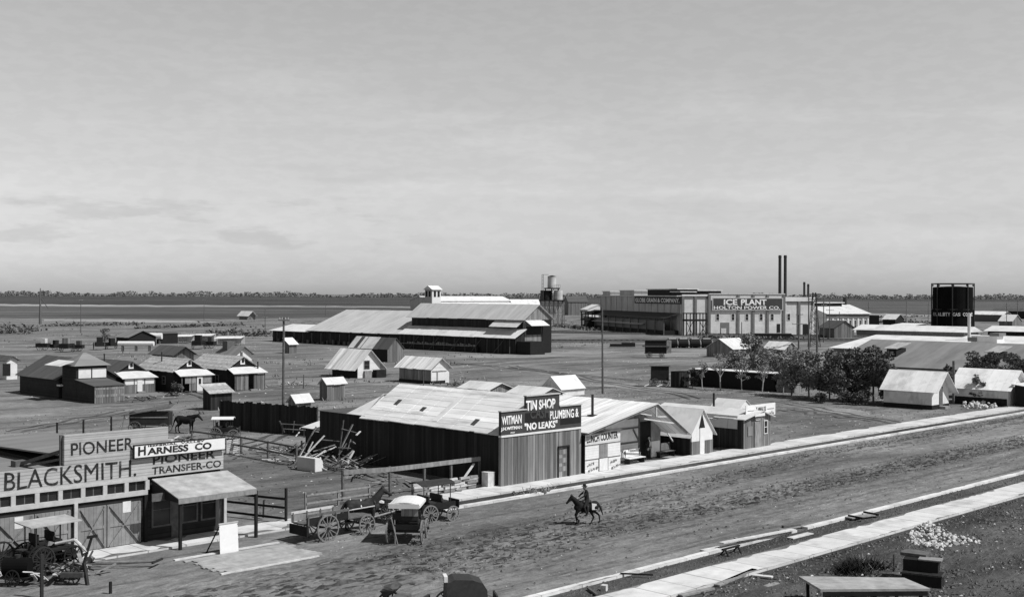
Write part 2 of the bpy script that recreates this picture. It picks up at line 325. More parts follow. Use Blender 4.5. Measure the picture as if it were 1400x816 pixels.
# ------------------------------------------------------------- buildings on the street grid
class Bd:
    """near base corner at photo point (cx,cy); local x runs right along the front, local y back along the left side"""
    def __init__(s, name, label, cat, cx, cy, pl=None, pr=None, rot=0.0, group=None, w=None, l=None):
        s.o = P(cx, cy); s.ang = TH+rot; s.ex = rot2(s.ang); s.ey = Vector((-s.ex.y, s.ex.x))
        s.root = bpy.data.objects.new(name, None); COL.objects.link(s.root); s.root.location = (s.o.x, s.o.y, 0); s.root.rotation_euler = (0, 0, s.ang)
        tag(s.root, label, cat, group)
        s.cy = cy; s.w = w or s.solve(pr, s.ex); s.l = l or s.solve(pl, s.ey)
    def solve(s, px, e):
        k = ray(px, s.cy)[0]; return (k*s.o.y-s.o.x)/(e.x-k*e.y)
    def f(s, px, py, y=0.0):
        dx, dz = ray(px, py); o = s.o+s.ey*y; n = s.ey; D = Vector((dx, 1)); Y = o.dot(n)/D.dot(n)
        return ((D*Y-o).dot(s.ex), CH+dz*Y)
    def s(s, px, py, x=0.0):
        dx, dz = ray(px, py); o = s.o+s.ex*x; n = s.ex; D = Vector((dx, 1)); Y = o.dot(n)/D.dot(n)
        return ((D*Y-o).dot(s.ey), CH+dz*Y)
    def gy(s, x0, x1, y0, y1, he, hr, wall, roof, ov=.35, og=.3, xm=None, he2=None, th=.07, z0=0.0, rname='roof'):
        """gable facing the street, ridge running back"""
        xm = (x0+x1)/2 if xm is None else xm; he2 = he if he2 is None else he2
        w = None
        if wall: w = MB().prism_y([(x0, z0), (x1, z0), (x1, he2), (xm, hr), (x0, he)], y0, y1).build('wall', wall, s.root)
        k1 = (hr-he)/(xm-x0); k2 = (hr-he2)/(x1-xm); e = .006
        sw_ = 0 if 'canvas' in roof or 'tent' in roof else (1.0 if y1-y0 < 15 else 2.2); jj = .05 if sw_ < 2 else .09
        q = [(x0-ov, y0-og, he-ov*k1+th+e), (xm, y0-og, hr+th+e), (xm, y1+og, hr+th+e), (x0-ov, y1+og, he-ov*k1+th+e)]
        q2 = [(x1+ov, y0-og, he2-ov*k2+th+e), (xm, y0-og, hr+th+e), (xm, y1+og, hr+th+e), (x1+ov, y1+og, he2-ov*k2+th+e)]
        a = MB()
        for z in (q, q2): a.sheeted(*z, th, sw_, jj) if sw_ else a.slab(*z, th)
        return w, a.build(rname, roof, s.root)
    def gx(s, x0, x1, y0, y1, he, hr, wall, roof, ov=.35, og=.3, ym=None, he2=None, th=.07, z0=0.0, rname='roof'):
        """gable on the left face, ridge running along the street"""
        ym = (y0+y1)/2 if ym is None else ym; he2 = he if he2 is None else he2
        w = None
        if wall: w = MB().prism_x([(y0, z0), (y1, z0), (y1, he2), (ym, hr), (y0, he)], x0, x1).build('wall', wall, s.root)
        k1 = (hr-he)/(ym-y0); k2 = (hr-he2)/(y1-ym); e = .006
        sw_ = 0 if 'canvas' in roof or 'tent' in roof else (1.0 if x1-x0 < 15 else 2.2); jj = .05 if sw_ < 2 else .09
        q = [(x0-og, y0-ov, he-ov*k1+th+e), (x0-og, ym, hr+th+e), (x1+og, ym, hr+th+e), (x1+og, y0-ov, he-ov*k1+th+e)]
        q2 = [(x0-og, y1+ov, he2-ov*k2+th+e), (x0-og, ym, hr+th+e), (x1+og, ym, hr+th+e), (x1+og, y1+ov, he2-ov*k2+th+e)]
        a = MB()
        for z in (q, q2): a.sheeted(*z, th, sw_, jj) if sw_ else a.slab(*z, th)
        return w, a.build(rname, roof, s.root)
    def shed(s, x0, x1, y0, y1, h00, h10, h01, h11, wall, roof, ov=.2, th=.06, rname='roof', wname='wall'):
        """single-pitch roof, heights at the four corners (x0y0,x1y0,x0y1,x1y1)"""
        MB().add([(x0, y0, 0), (x1, y0, 0), (x1, y1, 0), (x0, y1, 0), (x0, y0, h00), (x1, y0, h10), (x1, y1, h11), (x0, y1, h01)],
                 [(0, 3, 2, 1), (4, 5, 6, 7), (0, 1, 5, 4), (1, 2, 6, 5), (2, 3, 7, 6), (3, 0, 4, 7)]).build(wname, wall, s.root)
        gx_ = (h10-h00)/(x1-x0); gy_ = (h01-h00)/(y1-y0); e = th+.006
        h = lambda x, y: h00+gx_*(x-x0)+gy_*(y-y0)+e
        c = [(x0-ov, y0-ov), (x1+ov, y0-ov), (x1+ov, y1+ov), (x0-ov, y1+ov)]
        return MB().slab(*[(x, y, h(x, y)) for x, y in c], th).build(rname, roof, s.root)
    def panel(s, name, m, x0, x1, z0, z1, d=.05, y=0.0, label=None):      # on the front
        return MB().box(x0, x1, y-d, y-.002, z0, z1).build(name, m, s.root, label=label)
    def spanel(s, name, m, y0, y1, z0, z1, d=.05, x=0.0, label=None):     # on the left side
        return MB().box(x-d, x-.002, y0, y1, z0, z1).build(name, m, s.root, label=label)
    def window(s, x0, x1, z0, z1, m='trim', y=0.0, fr=.09, d=.06, glass='glass', bars=True):
        a = MB().box(x0-fr, x0, y-d, y-.002, z0-fr, z1+fr).box(x1, x1+fr, y-d, y-.002, z0-fr, z1+fr).box(x0, x1, y-d, y-.002, z1, z1+fr).box(x0, x1, y-d, y-.002, z0-fr, z0)
        if bars: a.box(x0, x1, y-d*.8, y-.004, (z0+z1)/2-.02, (z0+z1)/2+.02)
        w = a.build('window', m, s.root)
        MB().box(x0, x1, y-d*.4, y-.003, z0, z1).build('pane', glass, w); return w
    def fpts(s, *pts, y=0.0): return [s.f(px, py, y) for px, py in pts]
# ============================================================= THE SETTING
def gridobj(name, mb, m, z=0.0):
    o = mb.build(name, m, fix=False); o.rotation_euler = (0, 0, TH); o.location.z = z; return o
def soil(name, v, tracks=0.0, streak=.35, bump=.6, field=False):
    """bare earth: broad patches, wheel streaks along the street, fine crumbs"""
    m = bpy.data.materials.new(name); m.use_nodes = True; t = m.node_tree; t.nodes.clear()
    def N(ty, **k):
        n = t.nodes.new(ty)
        for a, b in k.items(): setattr(n, a, b)
        return n
    L = t.links.new; co = N('ShaderNodeTexCoord').outputs['Object']
    def nz(sc, det, stretch=(1, 1, 1), rough=.6):
        mp = N('ShaderNodeMapping'); mp.inputs['Scale'].default_value = stretch; L(co, mp.inputs[0])
        n = N('ShaderNodeTexNoise'); n.inputs['Scale'].default_value = sc; n.inputs['Detail'].default_value = det; n.inputs['Roughness'].default_value = rough
        L(mp.outputs[0], n.inputs['Vector']); return n.outputs[0]
    def rng(x, a, b, c, d):
        n = N('ShaderNodeMapRange'); L(x, n.inputs[0])
        for i, q in enumerate((a, b, c, d)): n.inputs[i+1].default_value = q
        return n.outputs[0]
    def mul(a, b):
        n = N('ShaderNodeMath', operation='MULTIPLY'); L(a, n.inputs[0])
        if isinstance(b, float): n.inputs[1].default_value = b
        else: L(b, n.inputs[1])
        return n.outputs[0]
    k = 1.0 if not field else .06
    val = rng(nz(.05*k, 6), .35, .65, .7, 1.3)
    val = mul(val, rng(nz(.28*k, 8, (.22, 1, 1)), .35, .65, 1-streak, 1+streak))
    val = mul(val, rng(nz(1.6*k, 10, (.6, 1, 1), .7), .32, .68, .68, 1.32))
    val = mul(val, rng(nz(7*k, 6, (1, 1, 1), .75), .3, .7, .8, 1.2))
    # pale dry scatter and dark damp spots
    val = mul(val, rng(nz(3.1*k, 8, (1, 1, 1), .8), .66, .74, 1.0, 2.0))
    val = mul(val, rng(nz(2.2*k, 8, (.7, 1, 1), .8), .24, .36, .45, 1.0))
    if tracks:                      # turned damp earth is darker: amount stored per vertex
        at_ = N('ShaderNodeAttribute'); at_.attribute_name = 'churn'
        val = mul(val, rng(at_.outputs['Fac'], 0, 1, 1.0, 1-tracks))
    val = mul(val, v)
    cc = N('ShaderNodeCombineColor')
    for i in range(3): L(val, cc.inputs[i])
    b = N('ShaderNodeBsdfPrincipled'); L(cc.outputs[0], b.inputs['Base Color']); b.inputs['Roughness'].default_value = 1; b.inputs['Specular IOR Level'].default_value = .1
    if bump:
        bp = N('ShaderNodeBump'); bp.inputs['Strength'].default_value = bump; bp.inputs['Distance'].default_value = .15
        L(nz(4.5*k, 7, (.7, 1, 1), .65), bp.inputs['Height']); L(bp.outputs[0], b.inputs['Normal'])
    o = N('ShaderNodeOutputMaterial'); L(b.outputs[0], o.inputs[0]); M[name] = m
soil('earth', .15)
soil('street_earth', .17, tracks=.84, streak=.22, bump=.6)
soil('rough_earth', .075, streak=.5, bump=1.0)
soil('field_dark', .055, field=True, bump=.3)
soil('field_mid', .08, field=True, bump=.3)
soil('alkali', .24, field=True, bump=.2)
soil('dry_lot', .2, streak=.3)

struct(gridobj('ground', MB().add([(-12000, -12000, 0), (22000, -12000, 0), (22000, 22000, 0), (-12000, 22000, 0)], [(0, 1, 2, 3)]), 'earth', -.012))

# the churned dirt street: real clods and ruts
RUTS = [(47.2, .10, .05), (48.5, .075, .06), (45.4, .13, .04), (42.3, .0, .07), (43.9, -.004, .06), (41.2, .01, .05), (39.4, .0, .06), (37.9, .003, .05), (44.8, .02, .06), (40.6, -.01, .045), (50.6, .02, .05), (46.2, .05, .055), (36.8, .0, .05)]
def street():
    As = [6.0]
    while As[-1] < 330: As.append(As[-1]+max(.13, .0017*(As[-1]-5)))
    Bs = list(np.arange(35.7, 53.35, .15))
    na, nb = len(As), len(Bs)
    def bands(a, b):
        # (centre line, half width, height) of the churned bands; they wander slowly
        w = .5*math.sin(a*.06)+.35*math.sin(a*.023+1)
        k = 0
        up = 46.0+(a-47)*.145 if a < 86 else 51.6+.4*math.sin(a*.05)
        for c, hw, h in ((up, .55, .75), (up-1.7, .5, .6), (43.2+w*.6, 1.5, 1.0), (40.2+w, .35, .35), (38.7+w*.5, .3, .3), (44.0, 3.6, .75 if a < 47 else .0)):
            d = abs(b-c)/hw
            if d < 1.5: k = max(k, h*max(0, 1-max(0, d-.5)))
        rut = 0
        # single wheel ruts, wandering and crossing
        for j, (c, m, s) in enumerate(RUTS):
            d = abs(b-(c+m*(a-50)+.35*math.sin(a*s+j*2.1)+.25*noise.noise(Vector((a*.12, j*5, 0)))))
            if d < .2: rut = max(rut, (1-d/.2)**.5*min(1, max(0, .8+1.1*noise.noise(Vector((a*.12, j*9, 3))))))
        return k, rut
    vs = []; ch = []
    for a in As:
        far = 1.0 if a < 120 else .6
        for b in Bs:
            k, rut = bands(a, b)
            p = Vector((a*1.1, b*1.9, 0))
            h = .018*noise.noise(p*.7)+.010*noise.noise(p*2.3)
            h -= .07*rut*far
            if k > 0:
                q = .8*noise.noise(Vector((a*.7, b*3.6, 4)))+.8*noise.noise(Vector((a*2.4, b*5.5, 9)))
                h += k*far*(.17*q-.03)
            ch.append(min(1.0, .75*rut+k*max(0, .62+1.1*noise.noise(Vector((a*.45, b*3.6, 2)))+1.1*noise.noise(Vector((a*1.5, b*6.5, 5)))+.5*noise.noise(Vector((a*3.4, b*9, 8))))))
            e = min(1, (b-35.7)/.6, (53.3-b)/.6)
            vs.append((a, b, .03+h*max(0, e)))
    fs = [(i*nb+j, (i+1)*nb+j, (i+1)*nb+j+1, i*nb+j+1) for i in range(na-1) for j in range(nb-1)]
    o = gridobj('street', MB().add(vs, fs), 'street_earth'); struct(o)
    at_ = o.data.attributes.new('churn', 'FLOAT', 'POINT'); at_.data.foreach_set('value', ch)
street()
# pavements and kerbs
struct(gridobj('pavement', MB().box(47.2, 330, 55.35, 57.85, -.05, .10), 'concrete'))
struct(gridobj('pavement', MB().box(14, 39.6, 55.2, 57.5, -.05, .09), 'concrete'))
struct(gridobj('kerb', MB().box(47.0, 330, 53.35, 53.85, -.05, .12), 'kerb_concrete'))
struct(gridobj('pavement', MB().box(20, 330, 31.35, 33.5, -.05, .11), 'concrete'))
struct(gridobj('kerb', MB().box(34, 57.5, 35.25, 35.62, -.05, .12).box(58.6, 330, 35.25, 35.62, -.05, .12), 'kerb_concrete'))
# strips of earth between kerb and pavement, forecourts
struct(gridobj('verge', MB().add([(47, 53.9, 0), (330, 53.9, 0), (330, 55.3, 0), (47, 55.3, 0)], [(0, 1, 2, 3)]), 'rough_earth', .004))
struct(gridobj('verge', MB().add([(20, 33.55, 0), (330, 33.55, 0), (330, 35.2, 0), (20, 35.2, 0)], [(0, 1, 2, 3)]), 'rough_earth', .004))
struct(gridobj('vacant_lot', MB().add([(20, -60, 0), (330, -60, 0), (330, 31.3, 0), (20, 31.3, 0)], [(0, 1, 2, 3)]), 'rough_earth', -.006))
def lot():
    As = [36+.22*i for i in range(320)]; Bs = [8+.22*i for i in range(106)]; na, nb = len(As), len(Bs); vs = []
    for a in As:
        for b in Bs:
            h = .09*noise.noise(Vector((a*.35, b*.5, 1)))+.06*noise.noise(Vector((a*.9, b*1.6, 2)))+.05*noise.noise(Vector((a*2.0, b*3.4, 3)))
            e = max(0, min(1, (31.3-b)/.9, (b-8)/2, (a-36)/2, (106-a)/4)); vs.append((a, b, -.004+e*(.06+h)))
    struct(gridobj('vacant_lot', MB().add(vs, [(i*nb+j, (i+1)*nb+j, (i+1)*nb+j+1, i*nb+j+1) for i in range(na-1) for j in range(nb-1)]), 'rough_earth'))
lot()
struct(gridobj('forecourt', MB().add([(66, 57.9, 0), (80, 57.9, 0), (80, 61.5, 0), (66, 60.6, 0)], [(0, 1, 2, 3)]), 'alkali', .006))

# far fields: ragged sheets between given photo rows
def field(name, rows, m, z, n=60, jag=.12):
    """rows: list of (px, top row, bottom row)"""
    top = []; bot = []
    for i in range(n+1):
        px = rows[0][0]+(rows[-1][0]-rows[0][0])*i/n
        for (p0, t0, b0), (p1, t1, b1) in zip(rows, rows[1:]):
            if p0 <= px <= p1:
                k = (px-p0)/(p1-p0); t = t0+(t1-t0)*k; b = b0+(b1-b0)*k; break
        j = jag*(RND.random()-.5)*2
        a = P(px, t+j); c = P(px, b+j*.6+jag*(RND.random()-.5))
        top.append((a.x, a.y, 0)); bot.append((c.x, c.y, 0))
    o = MB().add(top+bot, [(i, i+1, n+2+i, n+1+i) for i in range(n)]).build(name, m, fix=False); o.location.z = z
    return struct(o)
field('field', [(-500, 402.6, 414.8), (700, 406.2, 419.2), (1950, 410.5, 424)], 'field_dark', .02, jag=.05)
field('canal_bank', [(-200, 415.2, 417.2), (300, 417.3, 419.3), (575, 419.6, 420.9)], 'alkali', .05, jag=.5)
field('field', [(-300, 417.6, 433), (300, 420, 436), (760, 421, 430)], 'field_mid', .035, jag=.3)
field('field', [(1150, 411.5, 434), (1950, 414.5, 436)], 'field_mid', .035, jag=.3)
field('dry_ground', [(60, 436, 438.5), (160, 436, 440), (330, 441, 443.5), (420, 443, 444)], 'alkali', .03, jag=.5)
field('dry_ground', [(1175, 428, 432), (1400, 433, 437), (1600, 437, 440)], 'alkali', .05, jag=.6)
field('dry_ground', [(310, 457, 466), (372, 460, 470.5)], 'alkali', .02, jag=.2, n=12)
field('lot', [(560, 486, 491), (900, 477, 487), (1140, 480, 492)], 'dry_lot', .006, jag=.5)
field('lot', [(380, 520, 526), (830, 520, 528), (1190, 562, 570)], 'dry_lot', .006, jag=1)

# earth spilling over the edges of the pavements and kerbs
def spill(name, a0, a1, b, side, z, w, m='street_earth', seed=0, thr=-.1):
    n = int((a1-a0)/.35); vs = []
    for i in range(n+1):
        a = a0+(a1-a0)*i/n; k = max(.01, w*(noise.noise(Vector((a*.35, seed, 0)))+.6*noise.noise(Vector((a*1.6, seed, 3)))-thr)); vs += [(a, b, z), (a, b+side*k, z)]
    return struct(gridobj(name, MB().add(vs, [(2*i, 2*i+1, 2*i+3, 2*i+2) for i in range(n)]), m))
for (a0, a1, b, sd_, z, w, sd2) in ((47.3, 200, 57.85, -1, .106, .7, 1), (47.3, 200, 55.35, 1, .106, .4, 2), (47.2, 200, 53.35, 1, .126, .28, 3), (47.2, 200, 53.85, -1, .127, .25, 4), (14, 39.5, 57.5, -1, .096, 1.5, 5), (14, 39.5, 55.2, 1, .096, 1.2, 6), (25, 200, 31.35, 1, .116, .35, 7), (25, 200, 33.5, -1, .116, .4, 8), (34.1, 57.4, 35.25, 1, .125, .22, 9), (58.7, 200, 35.62, -1, .125, .25, 10), (34.1, 57.4, 35.62, -1, .126, .2, 11)):
    spill('spilled_earth', a0, a1, b, sd_, z, w, 'earth' if sd2 in (1, 5, 6) else 'street_earth', sd2*9.7, -.05 if sd2 in (5, 6) else .08)
# wheel tracks across the middle ground
for i, (p, q) in enumerate((((560, 503), (905, 478)), ((600, 512), (960, 500)), ((1070, 560), (1200, 575)), ((1060, 548), (1290, 590)), ((840, 535), (1100, 552)), ((330, 520), (470, 512)), ((370, 532), (560, 520)), ((90, 560), (300, 545)), ((20, 590), (180, 560)), ((330, 615), (470, 560)), ((860, 480), (1130, 478)), ((620, 496), (870, 520)), ((700, 500), (960, 545)), ((440, 540), (700, 500)), ((180, 510), (330, 560)))):
    a, b = P(*p), P(*q); d = (b-a).normalized(); n = Vector((-d.y, d.x)); mb = MB(); k = 40
    for off in (-.75, .75):
        L_ = []; R_ = []
        for j in range(k+1):
            c = a+(b-a)*(j/k)+n*(off+1.6*noise.noise(Vector((j*.16, i*7, 0)))); w = .22+.14*noise.noise(Vector((j*.5, i*3, off)))
            L_.append((*(c+n*w), 0)); R_.append((*(c-n*w), 0))
        mb.add(L_+R_, [(j, j+1, k+2+j, k+1+j) for j in range(k)])
    o = mb.build('wheel_track', 'dry_lot' if i % 3 == 1 else 'rough_earth', fix=False); o.location.z = .01+.001*i; struct(o)

# railway: low bed, ties and rails, two tracks
def track(p0, p1, z):
    a, b = P(*p0), P(*p1); d = (b-a).normalized(); n = Vector((-d.y, d.x)); L_ = (b-a).length; ang = math.atan2(d.y, d.x)
    t = bpy.data.objects.new('railway', None); COL.objects.link(t); t.location = (a.x, a.y, 0); t.rotation_euler = (0, 0, ang); struct(t)
    MB().prism_x([(-2.6, 0), (2.6, 0), (1.5, .45), (-1.5, .45)], 0, L_).build('track_bed', 'rust', t)
    m = MB()
    for k in range(int(L_/1.6)): m.box(k*1.6, k*1.6+.25, -1.2, 1.2, .455, .56)
    m.build('ties', 'old_wood', t)
    for y in (-.72, .72): MB().box(0, L_, y-.05, y+.05, .565, .7).build('rail', 'iron', t)
    return t
track((745, 455), (1330, 464), 0)
track((740, 467.5), (1180, 466.5), 0)
# ============================================================= FOREGROUND BUILDINGS
H2 = math.pi/2
# ---- blacksmith shop
B = Bd('blacksmith_shop', 'grey clapboard blacksmith shop with lettered false front and sloping awning', 'shop', 195, 743, pr=305, l=16)
r = B.root; xL = -16.0; xR = B.w
zt1 = 4.45; zt2 = B.f(160, 589)[1]; zt3 = B.f(306, 600)[1]; xs = B.f(88, 600)[0]; xe = B.f(230, 590)[0]
zw0, zw1 = B.f(195, 676)[1], B.f(195, 656)[1]
xa0 = B.f(201, 655)[0]
print('blacksmith', zt1, zt2, zt3, xs, xe, xR, zw0, zw1)
T = .22
# false front, one slab with the openings left dark behind the doors
MB().prism_y([(xL, zw1+.12), (xR, zw1+.12), (xR, zt3), (xe, zt3), (xe, zt2), (xs, zt2), (xs, zt1), (xL, zt1)], 0, T).build('wall', 'grey_siding', r, label='lettered grey clapboard false front')
m = MB()                                    # lower wall
m.box(xL, xR, .01, T-.01, 0, zw0-.002)
m.build('wall', 'dark_siding', r)
MB().box(xL, xa0, -.10, T, zw0, zw0+.24).box(xL, xa0, -.07, T, zw1-.02, zw1+.118).build('trim_board', 'trim', r)
n = 14; bw_ = (xa0-xL)/n
for i in range(n):
    x0 = xL+i*bw_+.11; x1 = xL+(i+1)*bw_-.11
    w = MB().box(x0, (x0+x1)/2-.03, .06, .1, zw0+.24, zw1-.02).box((x0+x1)/2+.03, x1, .06, .1, zw0+.24, zw1-.02).build('window', 'glass', r)
    MB().box(x1, x1+.22, -.06, T, zw0+.242, zw1-.022).build('mullion', 'trim', w); MB().box((x0+x1)/2-.025, (x0+x1)/2+.025, .05, .1, zw0+.242, zw1-.022).build('glazing_bar', 'old_wood', w)
# corner posts and door leaves with X braces
def leaf(x0, x1, y=-.06):
    d = MB().box(x0, x1, y, .005, .12, zw0-.28).build('door', 'door_paint', r)
    b = MB(); zz0, zz1 = .14, zw0-.3; zm = (zz0+zz1)/2; s_ = .035
    for (xa, za, xb, zb) in ((x0, zm, x1, zm),): b.box(xa, xb, y-s_, y-.003, zm-.07, zm+.07)
    for xx in (x0, x1-.14): b.box(xx, xx+.14, y-s_-.004, y-.003, zz0, zz1)
    b.beam((x0+.1, y-.026, zz0+.05), (x1-.1, y-.026, zz1-.05), .14, .03); b.beam((x0+.1, y-.03, zz1-.05), (x1-.1, y-.03, zz0+.05), .14, .03)
    b.build('brace', 'door_paint', d)
xd = [B.f(p, 720)[0] for p in (104, 145, 192)]
leaf(xd[0]+.06, xd[1]-.03); leaf(xd[1]+.03, xd[2]-.03)
leaf(xd[0]-4.1, xd[0]-2.15); leaf(xd[0]-2.1, xd[0]-.32)
leaf(xd[0]-8.4, xd[0]-6.4); leaf(xd[0]-6.3, xd[0]-4.4)
for x in (xd[0]-.05, xd[0]-4.3, xa0-.1): MB().box(x-.09, x+.09, -.12, .0, 0, zw0-.002).build('door_post', 'trim' if x < xa0-.2 else 'black_wood', r)
MB().box(*[B.f(p, 690)[0] for p in (167, 178)], -.075, -.062, B.f(170, 700)[1], B.f(170, 685)[1]).build('paper_notice', 'white_paint', r)
MB().box(*[B.f(p, 710)[0] for p in (19, 31)], -.075, -.062, B.f(25, 722)[1], B.f(25, 706)[1]).build('paper_notice', 'white_paint', r)
# shop window wall under the awning
for (p0, p1) in ((209, 232), (250, 268), (276, 298)):
    B.window(B.f(p0, 700)[0], B.f(p1, 700)[0], .85, 2.5, m='old_wood')
MB().box(B.f(234, 700)[0], B.f(247, 700)[0], -.05, 0, .1, 2.4).build('door', 'old_wood', r)
MB().box(xR-.02, xR+.14, -.14, .05, 0, 3.2).build('corner_post', 'trim', r)
# awning
yo = -2.75; zc = B.f(244, 682, yo)[1]; x0 = B.f(244, 682, yo)[0]; x1 = B.f(351, 662, yo)[0]; zb = B.f(203, 655)[1]
MB().slab((x0, yo, zc+.02), (x1, yo, zc+.02), (x1-.1, -.004, zb), (x0, -.004, zb), .05).build('awning', 'bench_top', r, label='sloping plank awning')
MB().box(x0, x1, yo-.03, yo+.03, zc-.26, zc-.035).build('awning_fascia', 'bare_wood', r)
MB().prism_x([(yo+.05, zc-.2), (-.02, zc-.2), (-.02, zb-.1), (yo+.05, zc-.05)], x0+.02, x0+.06).build('awning_end', 'black_wood', r)
for px in (246.5, 350): xx = B.f(px, 745, yo+.1)[0]; MB().box(xx-.07, xx+.07, yo+.04, yo+.18, 0, zc-.1).build('awning_post', 'black_wood', r)
s_ = MB().box(B.f(204, 680, -1)[0], B.f(233, 680, -1)[0], -1.3, -1.24, 2.35, 2.75).build('hanging_sign', 'old_wood', r)
# lettering on the front
def ftext(txt, pl, pr, pb, pt, m, bold=.012, y=-.012, B=B, **k):
    (xa, za), (xb, zb_) = B.f(pl, pb, y), B.f(pr, pb, y); z = (za+zb_)/2 if k.pop('mid', 0) else za
    return lettering(txt, k.pop('parent', B.root), xa, za, B.f(pl, pt, y)[1]-za, B.f(pr, pb, y)[0]-xa, y, m, bold, **k)
ftext('PIONEER', 97, 182, 622.5, 605.5, 'letter_black', .006)
ftext('BLACKSMITH.', 6, 186, 671, 646, 'letter_black', .0)
ftext('PIONEER', 209, 294, 634.6, 622.8, 'letter_black', .012)
ftext('TRANSFER-CO', 208, 302, 648.5, 638.5, 'letter_black', .012)
# old roof behind the parapet
zr = 4.2
MB().slab((xL, T+.02, 3.9), (xs+.8, T+.02, 4.15), (xs+.8, 15, 3.9), (xL, 15, 3.6), .08).build('roof', 'pale_roof' if 0 else 'slate_roof', r)
MB().box(xs+.82, xe-.1, T+.02, 15, 0, 4.18).build('wall', 'black_wood', r)
MB().slab((xs+.55, T+.02, 4.86), (xe+.1, T+.02, 5.0), (xe+.1, 15.2, 4.4), (xs+.55, 15.2, 4.3), .08).build('roof', 'slate_roof', r)
MB().box(xe-.05, xR-.05, T+.02, 12, 0, 3.75).build('wall', 'dark_siding', r)
MB().slab((xe+.15, T+.02, 4.3), (xR+.2, T+.02, 4.0), (xR+.2, 12.2, 3.9), (xe+.15, 12.2, 4.2), .08).build('roof', 'slate_roof', r)
MB().box(xL, xs+.8, T+.03, 14.8, 0, 3.55).build('wall', 'dark_siding', r)
bx, bz = B.f(88, 617)[0], B.f(88, 617)[1]
MB().beam((bx+.05, T+.1, bz), (bx-.5, 4.2, 4.15), .16).beam((bx+.05, T+.1, bz-.4), (bx-.5, 4.2, 4.0), .12).beam((bx-.06, T+.05, zt1-.1), (bx-.06, T+.05, zt2), .12).box(bx-.8, bx-.2, 3.9, 4.5, 3.9, 4.35).build('parapet_brace', 'old_wood', r)

# the white board sign hung on the front
S = B.f(184, 626, -.2); S2 = B.f(184, 609.5, -.2); S3 = B.f(307.5, 614, -.2)
g = Vector((0, 0))
hs = thing('shop_sign', 'long white board lettered HARNESS CO hung on the grey clapboard front', 'sign', B.o.dot(U), B.o.dot(V))
hz = S2[1]-S[1]
MB().box(S[0], S3[0], -.20, -.14, S[1], S2[1]).build('board', 'sign_white', hs)
MB().box(S[0]-.05, S3[0]+.03, -.22, -.12, S2[1], S2[1]+.05).box(S[0]-.05, S3[0]+.03, -.22, -.12, S[1]-.06, S[1]).box(S[0]-.06, S[0], -.22, -.12, S[1]-.06, S2[1]+.05).build('frame', 'black_wood', hs)
MB().box(S[0]+.1, S[0]+.2, -.139, -.004, S[1]+.1, S[1]+.3).box(S3[0]-.3, S3[0]-.2, -.139, -.004, S[1]+.1, S[1]+.3).build('bracket', 'iron', hs)
lettering('H', hs, S[0]+.2, S[1]+.09, .5, .42, -.212, 'letter_black', .03)
lettering('ARNESS  CO', hs, S[0]+.72, S[1]+.1, .36, 3.75, -.212, 'letter_black', .03)
lettering('IMPERIAL  VALLEY', hs, S[0]+.75, S[1]+.52, .075, 3.3, -.212, 'letter_black', .01)

# white folding board on the forecourt
g = G(312, 757); sg = thing('board_sign', 'blank white sandwich board standing before the awning posts', 'sign', g.x, g.y)
MB().slab((-.45, -.0, .02), (.6, -.0, .02), (.6, .12, 1.5), (-.45, .12, 1.5), .03).build('panel', 'sign_white', sg)
MB().beam((-.48, .12, 1.53), (.63, .12, 1.53), .06).build('top_rail', 'trim', sg)
for x in (-.43, .6): MB().beam((x, .12, 1.42), (x-.25, .95, 0), .05).build('leg', 'black_wood', sg)
g = G(295, 729); pl = thing('plank', 'pale plank leaning on the shop wall under the awning', 'plank', g.x, g.y)
MB().beam((0, -.2, .3), (.3, .35, 2.3), .22, .04, .8).build('board', 'bare_wood', pl)
# plank crossing on the ground
g = G(345, 764); cr = thing('plank_crossing', 'weathered plank walk laid flat on the dirt in front of the sandwich board', 'boardwalk', g.x, g.y)
m = MB()
for k in range(12): m.box(-2.9+RND.random()*.5, 2.7+RND.random()*.5, -1.7+k*.29, -1.7+k*.29+.26, .03, .075+RND.random()*.012)
m.build('planks', 'bench_top', cr)
m = MB().box(-3, 3, 2.1, 2.28, .0, .1); m.build('edge_board', 'pale_wood', cr)
MB().box(-2.9, 2.6, -1.95, -1.8, .0, .09).build('edge_board', 'pale_wood', cr)

# ---- tin shop
B = Bd('tin_shop', 'long board shed with a lettered dark false front and pale corrugated roof', 'shop', 683, 666.5, pr=792.5, l=21)
r = B.root; W = B.w
ze = B.s(673, 590, .35)[1]; yl = B.s(500, 568, .35)[0]
xm = W*.5; zr = B.s(712, 540, xm)[1]; yr = B.s(557, 527, xm)[0]
print('tin', W, ze, yl, zr, yr)
L_ = yl
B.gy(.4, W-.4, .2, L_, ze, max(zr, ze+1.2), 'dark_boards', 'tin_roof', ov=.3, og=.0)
zf = B.f(683, 563)[1]; zf2 = B.f(793, 553)[1]; zst = B.f(683, 598)[1]; xb0, xb1 = B.f(718, 545)[0], B.f(763, 540)[0]; zb1 = B.f(740, 540)[1]
zf = (zf+zf2)/2
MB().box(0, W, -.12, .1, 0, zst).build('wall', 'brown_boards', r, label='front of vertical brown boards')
sgn = MB().prism_y([(0, zst+.14), (W, zst+.14), (W, zf), (xb1, zf), (xb1, zb1), (xb0, zb1), (xb0, zf), (0, zf)], -.13, .1).build('sign_panel', 'sign_dark', r, label='dark panel with white lettering')
MB().box(-.02, W+.02, -.18, .1, zst+.002, zst+.138).build('moulding', 'white_paint', r)
MB().box(-.05, xb0, -.2, .12, zf, zf+.07).box(xb1, W+.05, -.2, .12, zf, zf+.07).box(xb0-.06, xb1+.06, -.2, .12, zb1, zb1+.07).build('cornice', 'trim', r)
def tt(*a, **k): return ftext(*a, y=-.145, B=B, parent=sgn, **k)
tt('TIN SHOP', 719.5, 759, 561.5, 547.5, 'letter_white', .03)
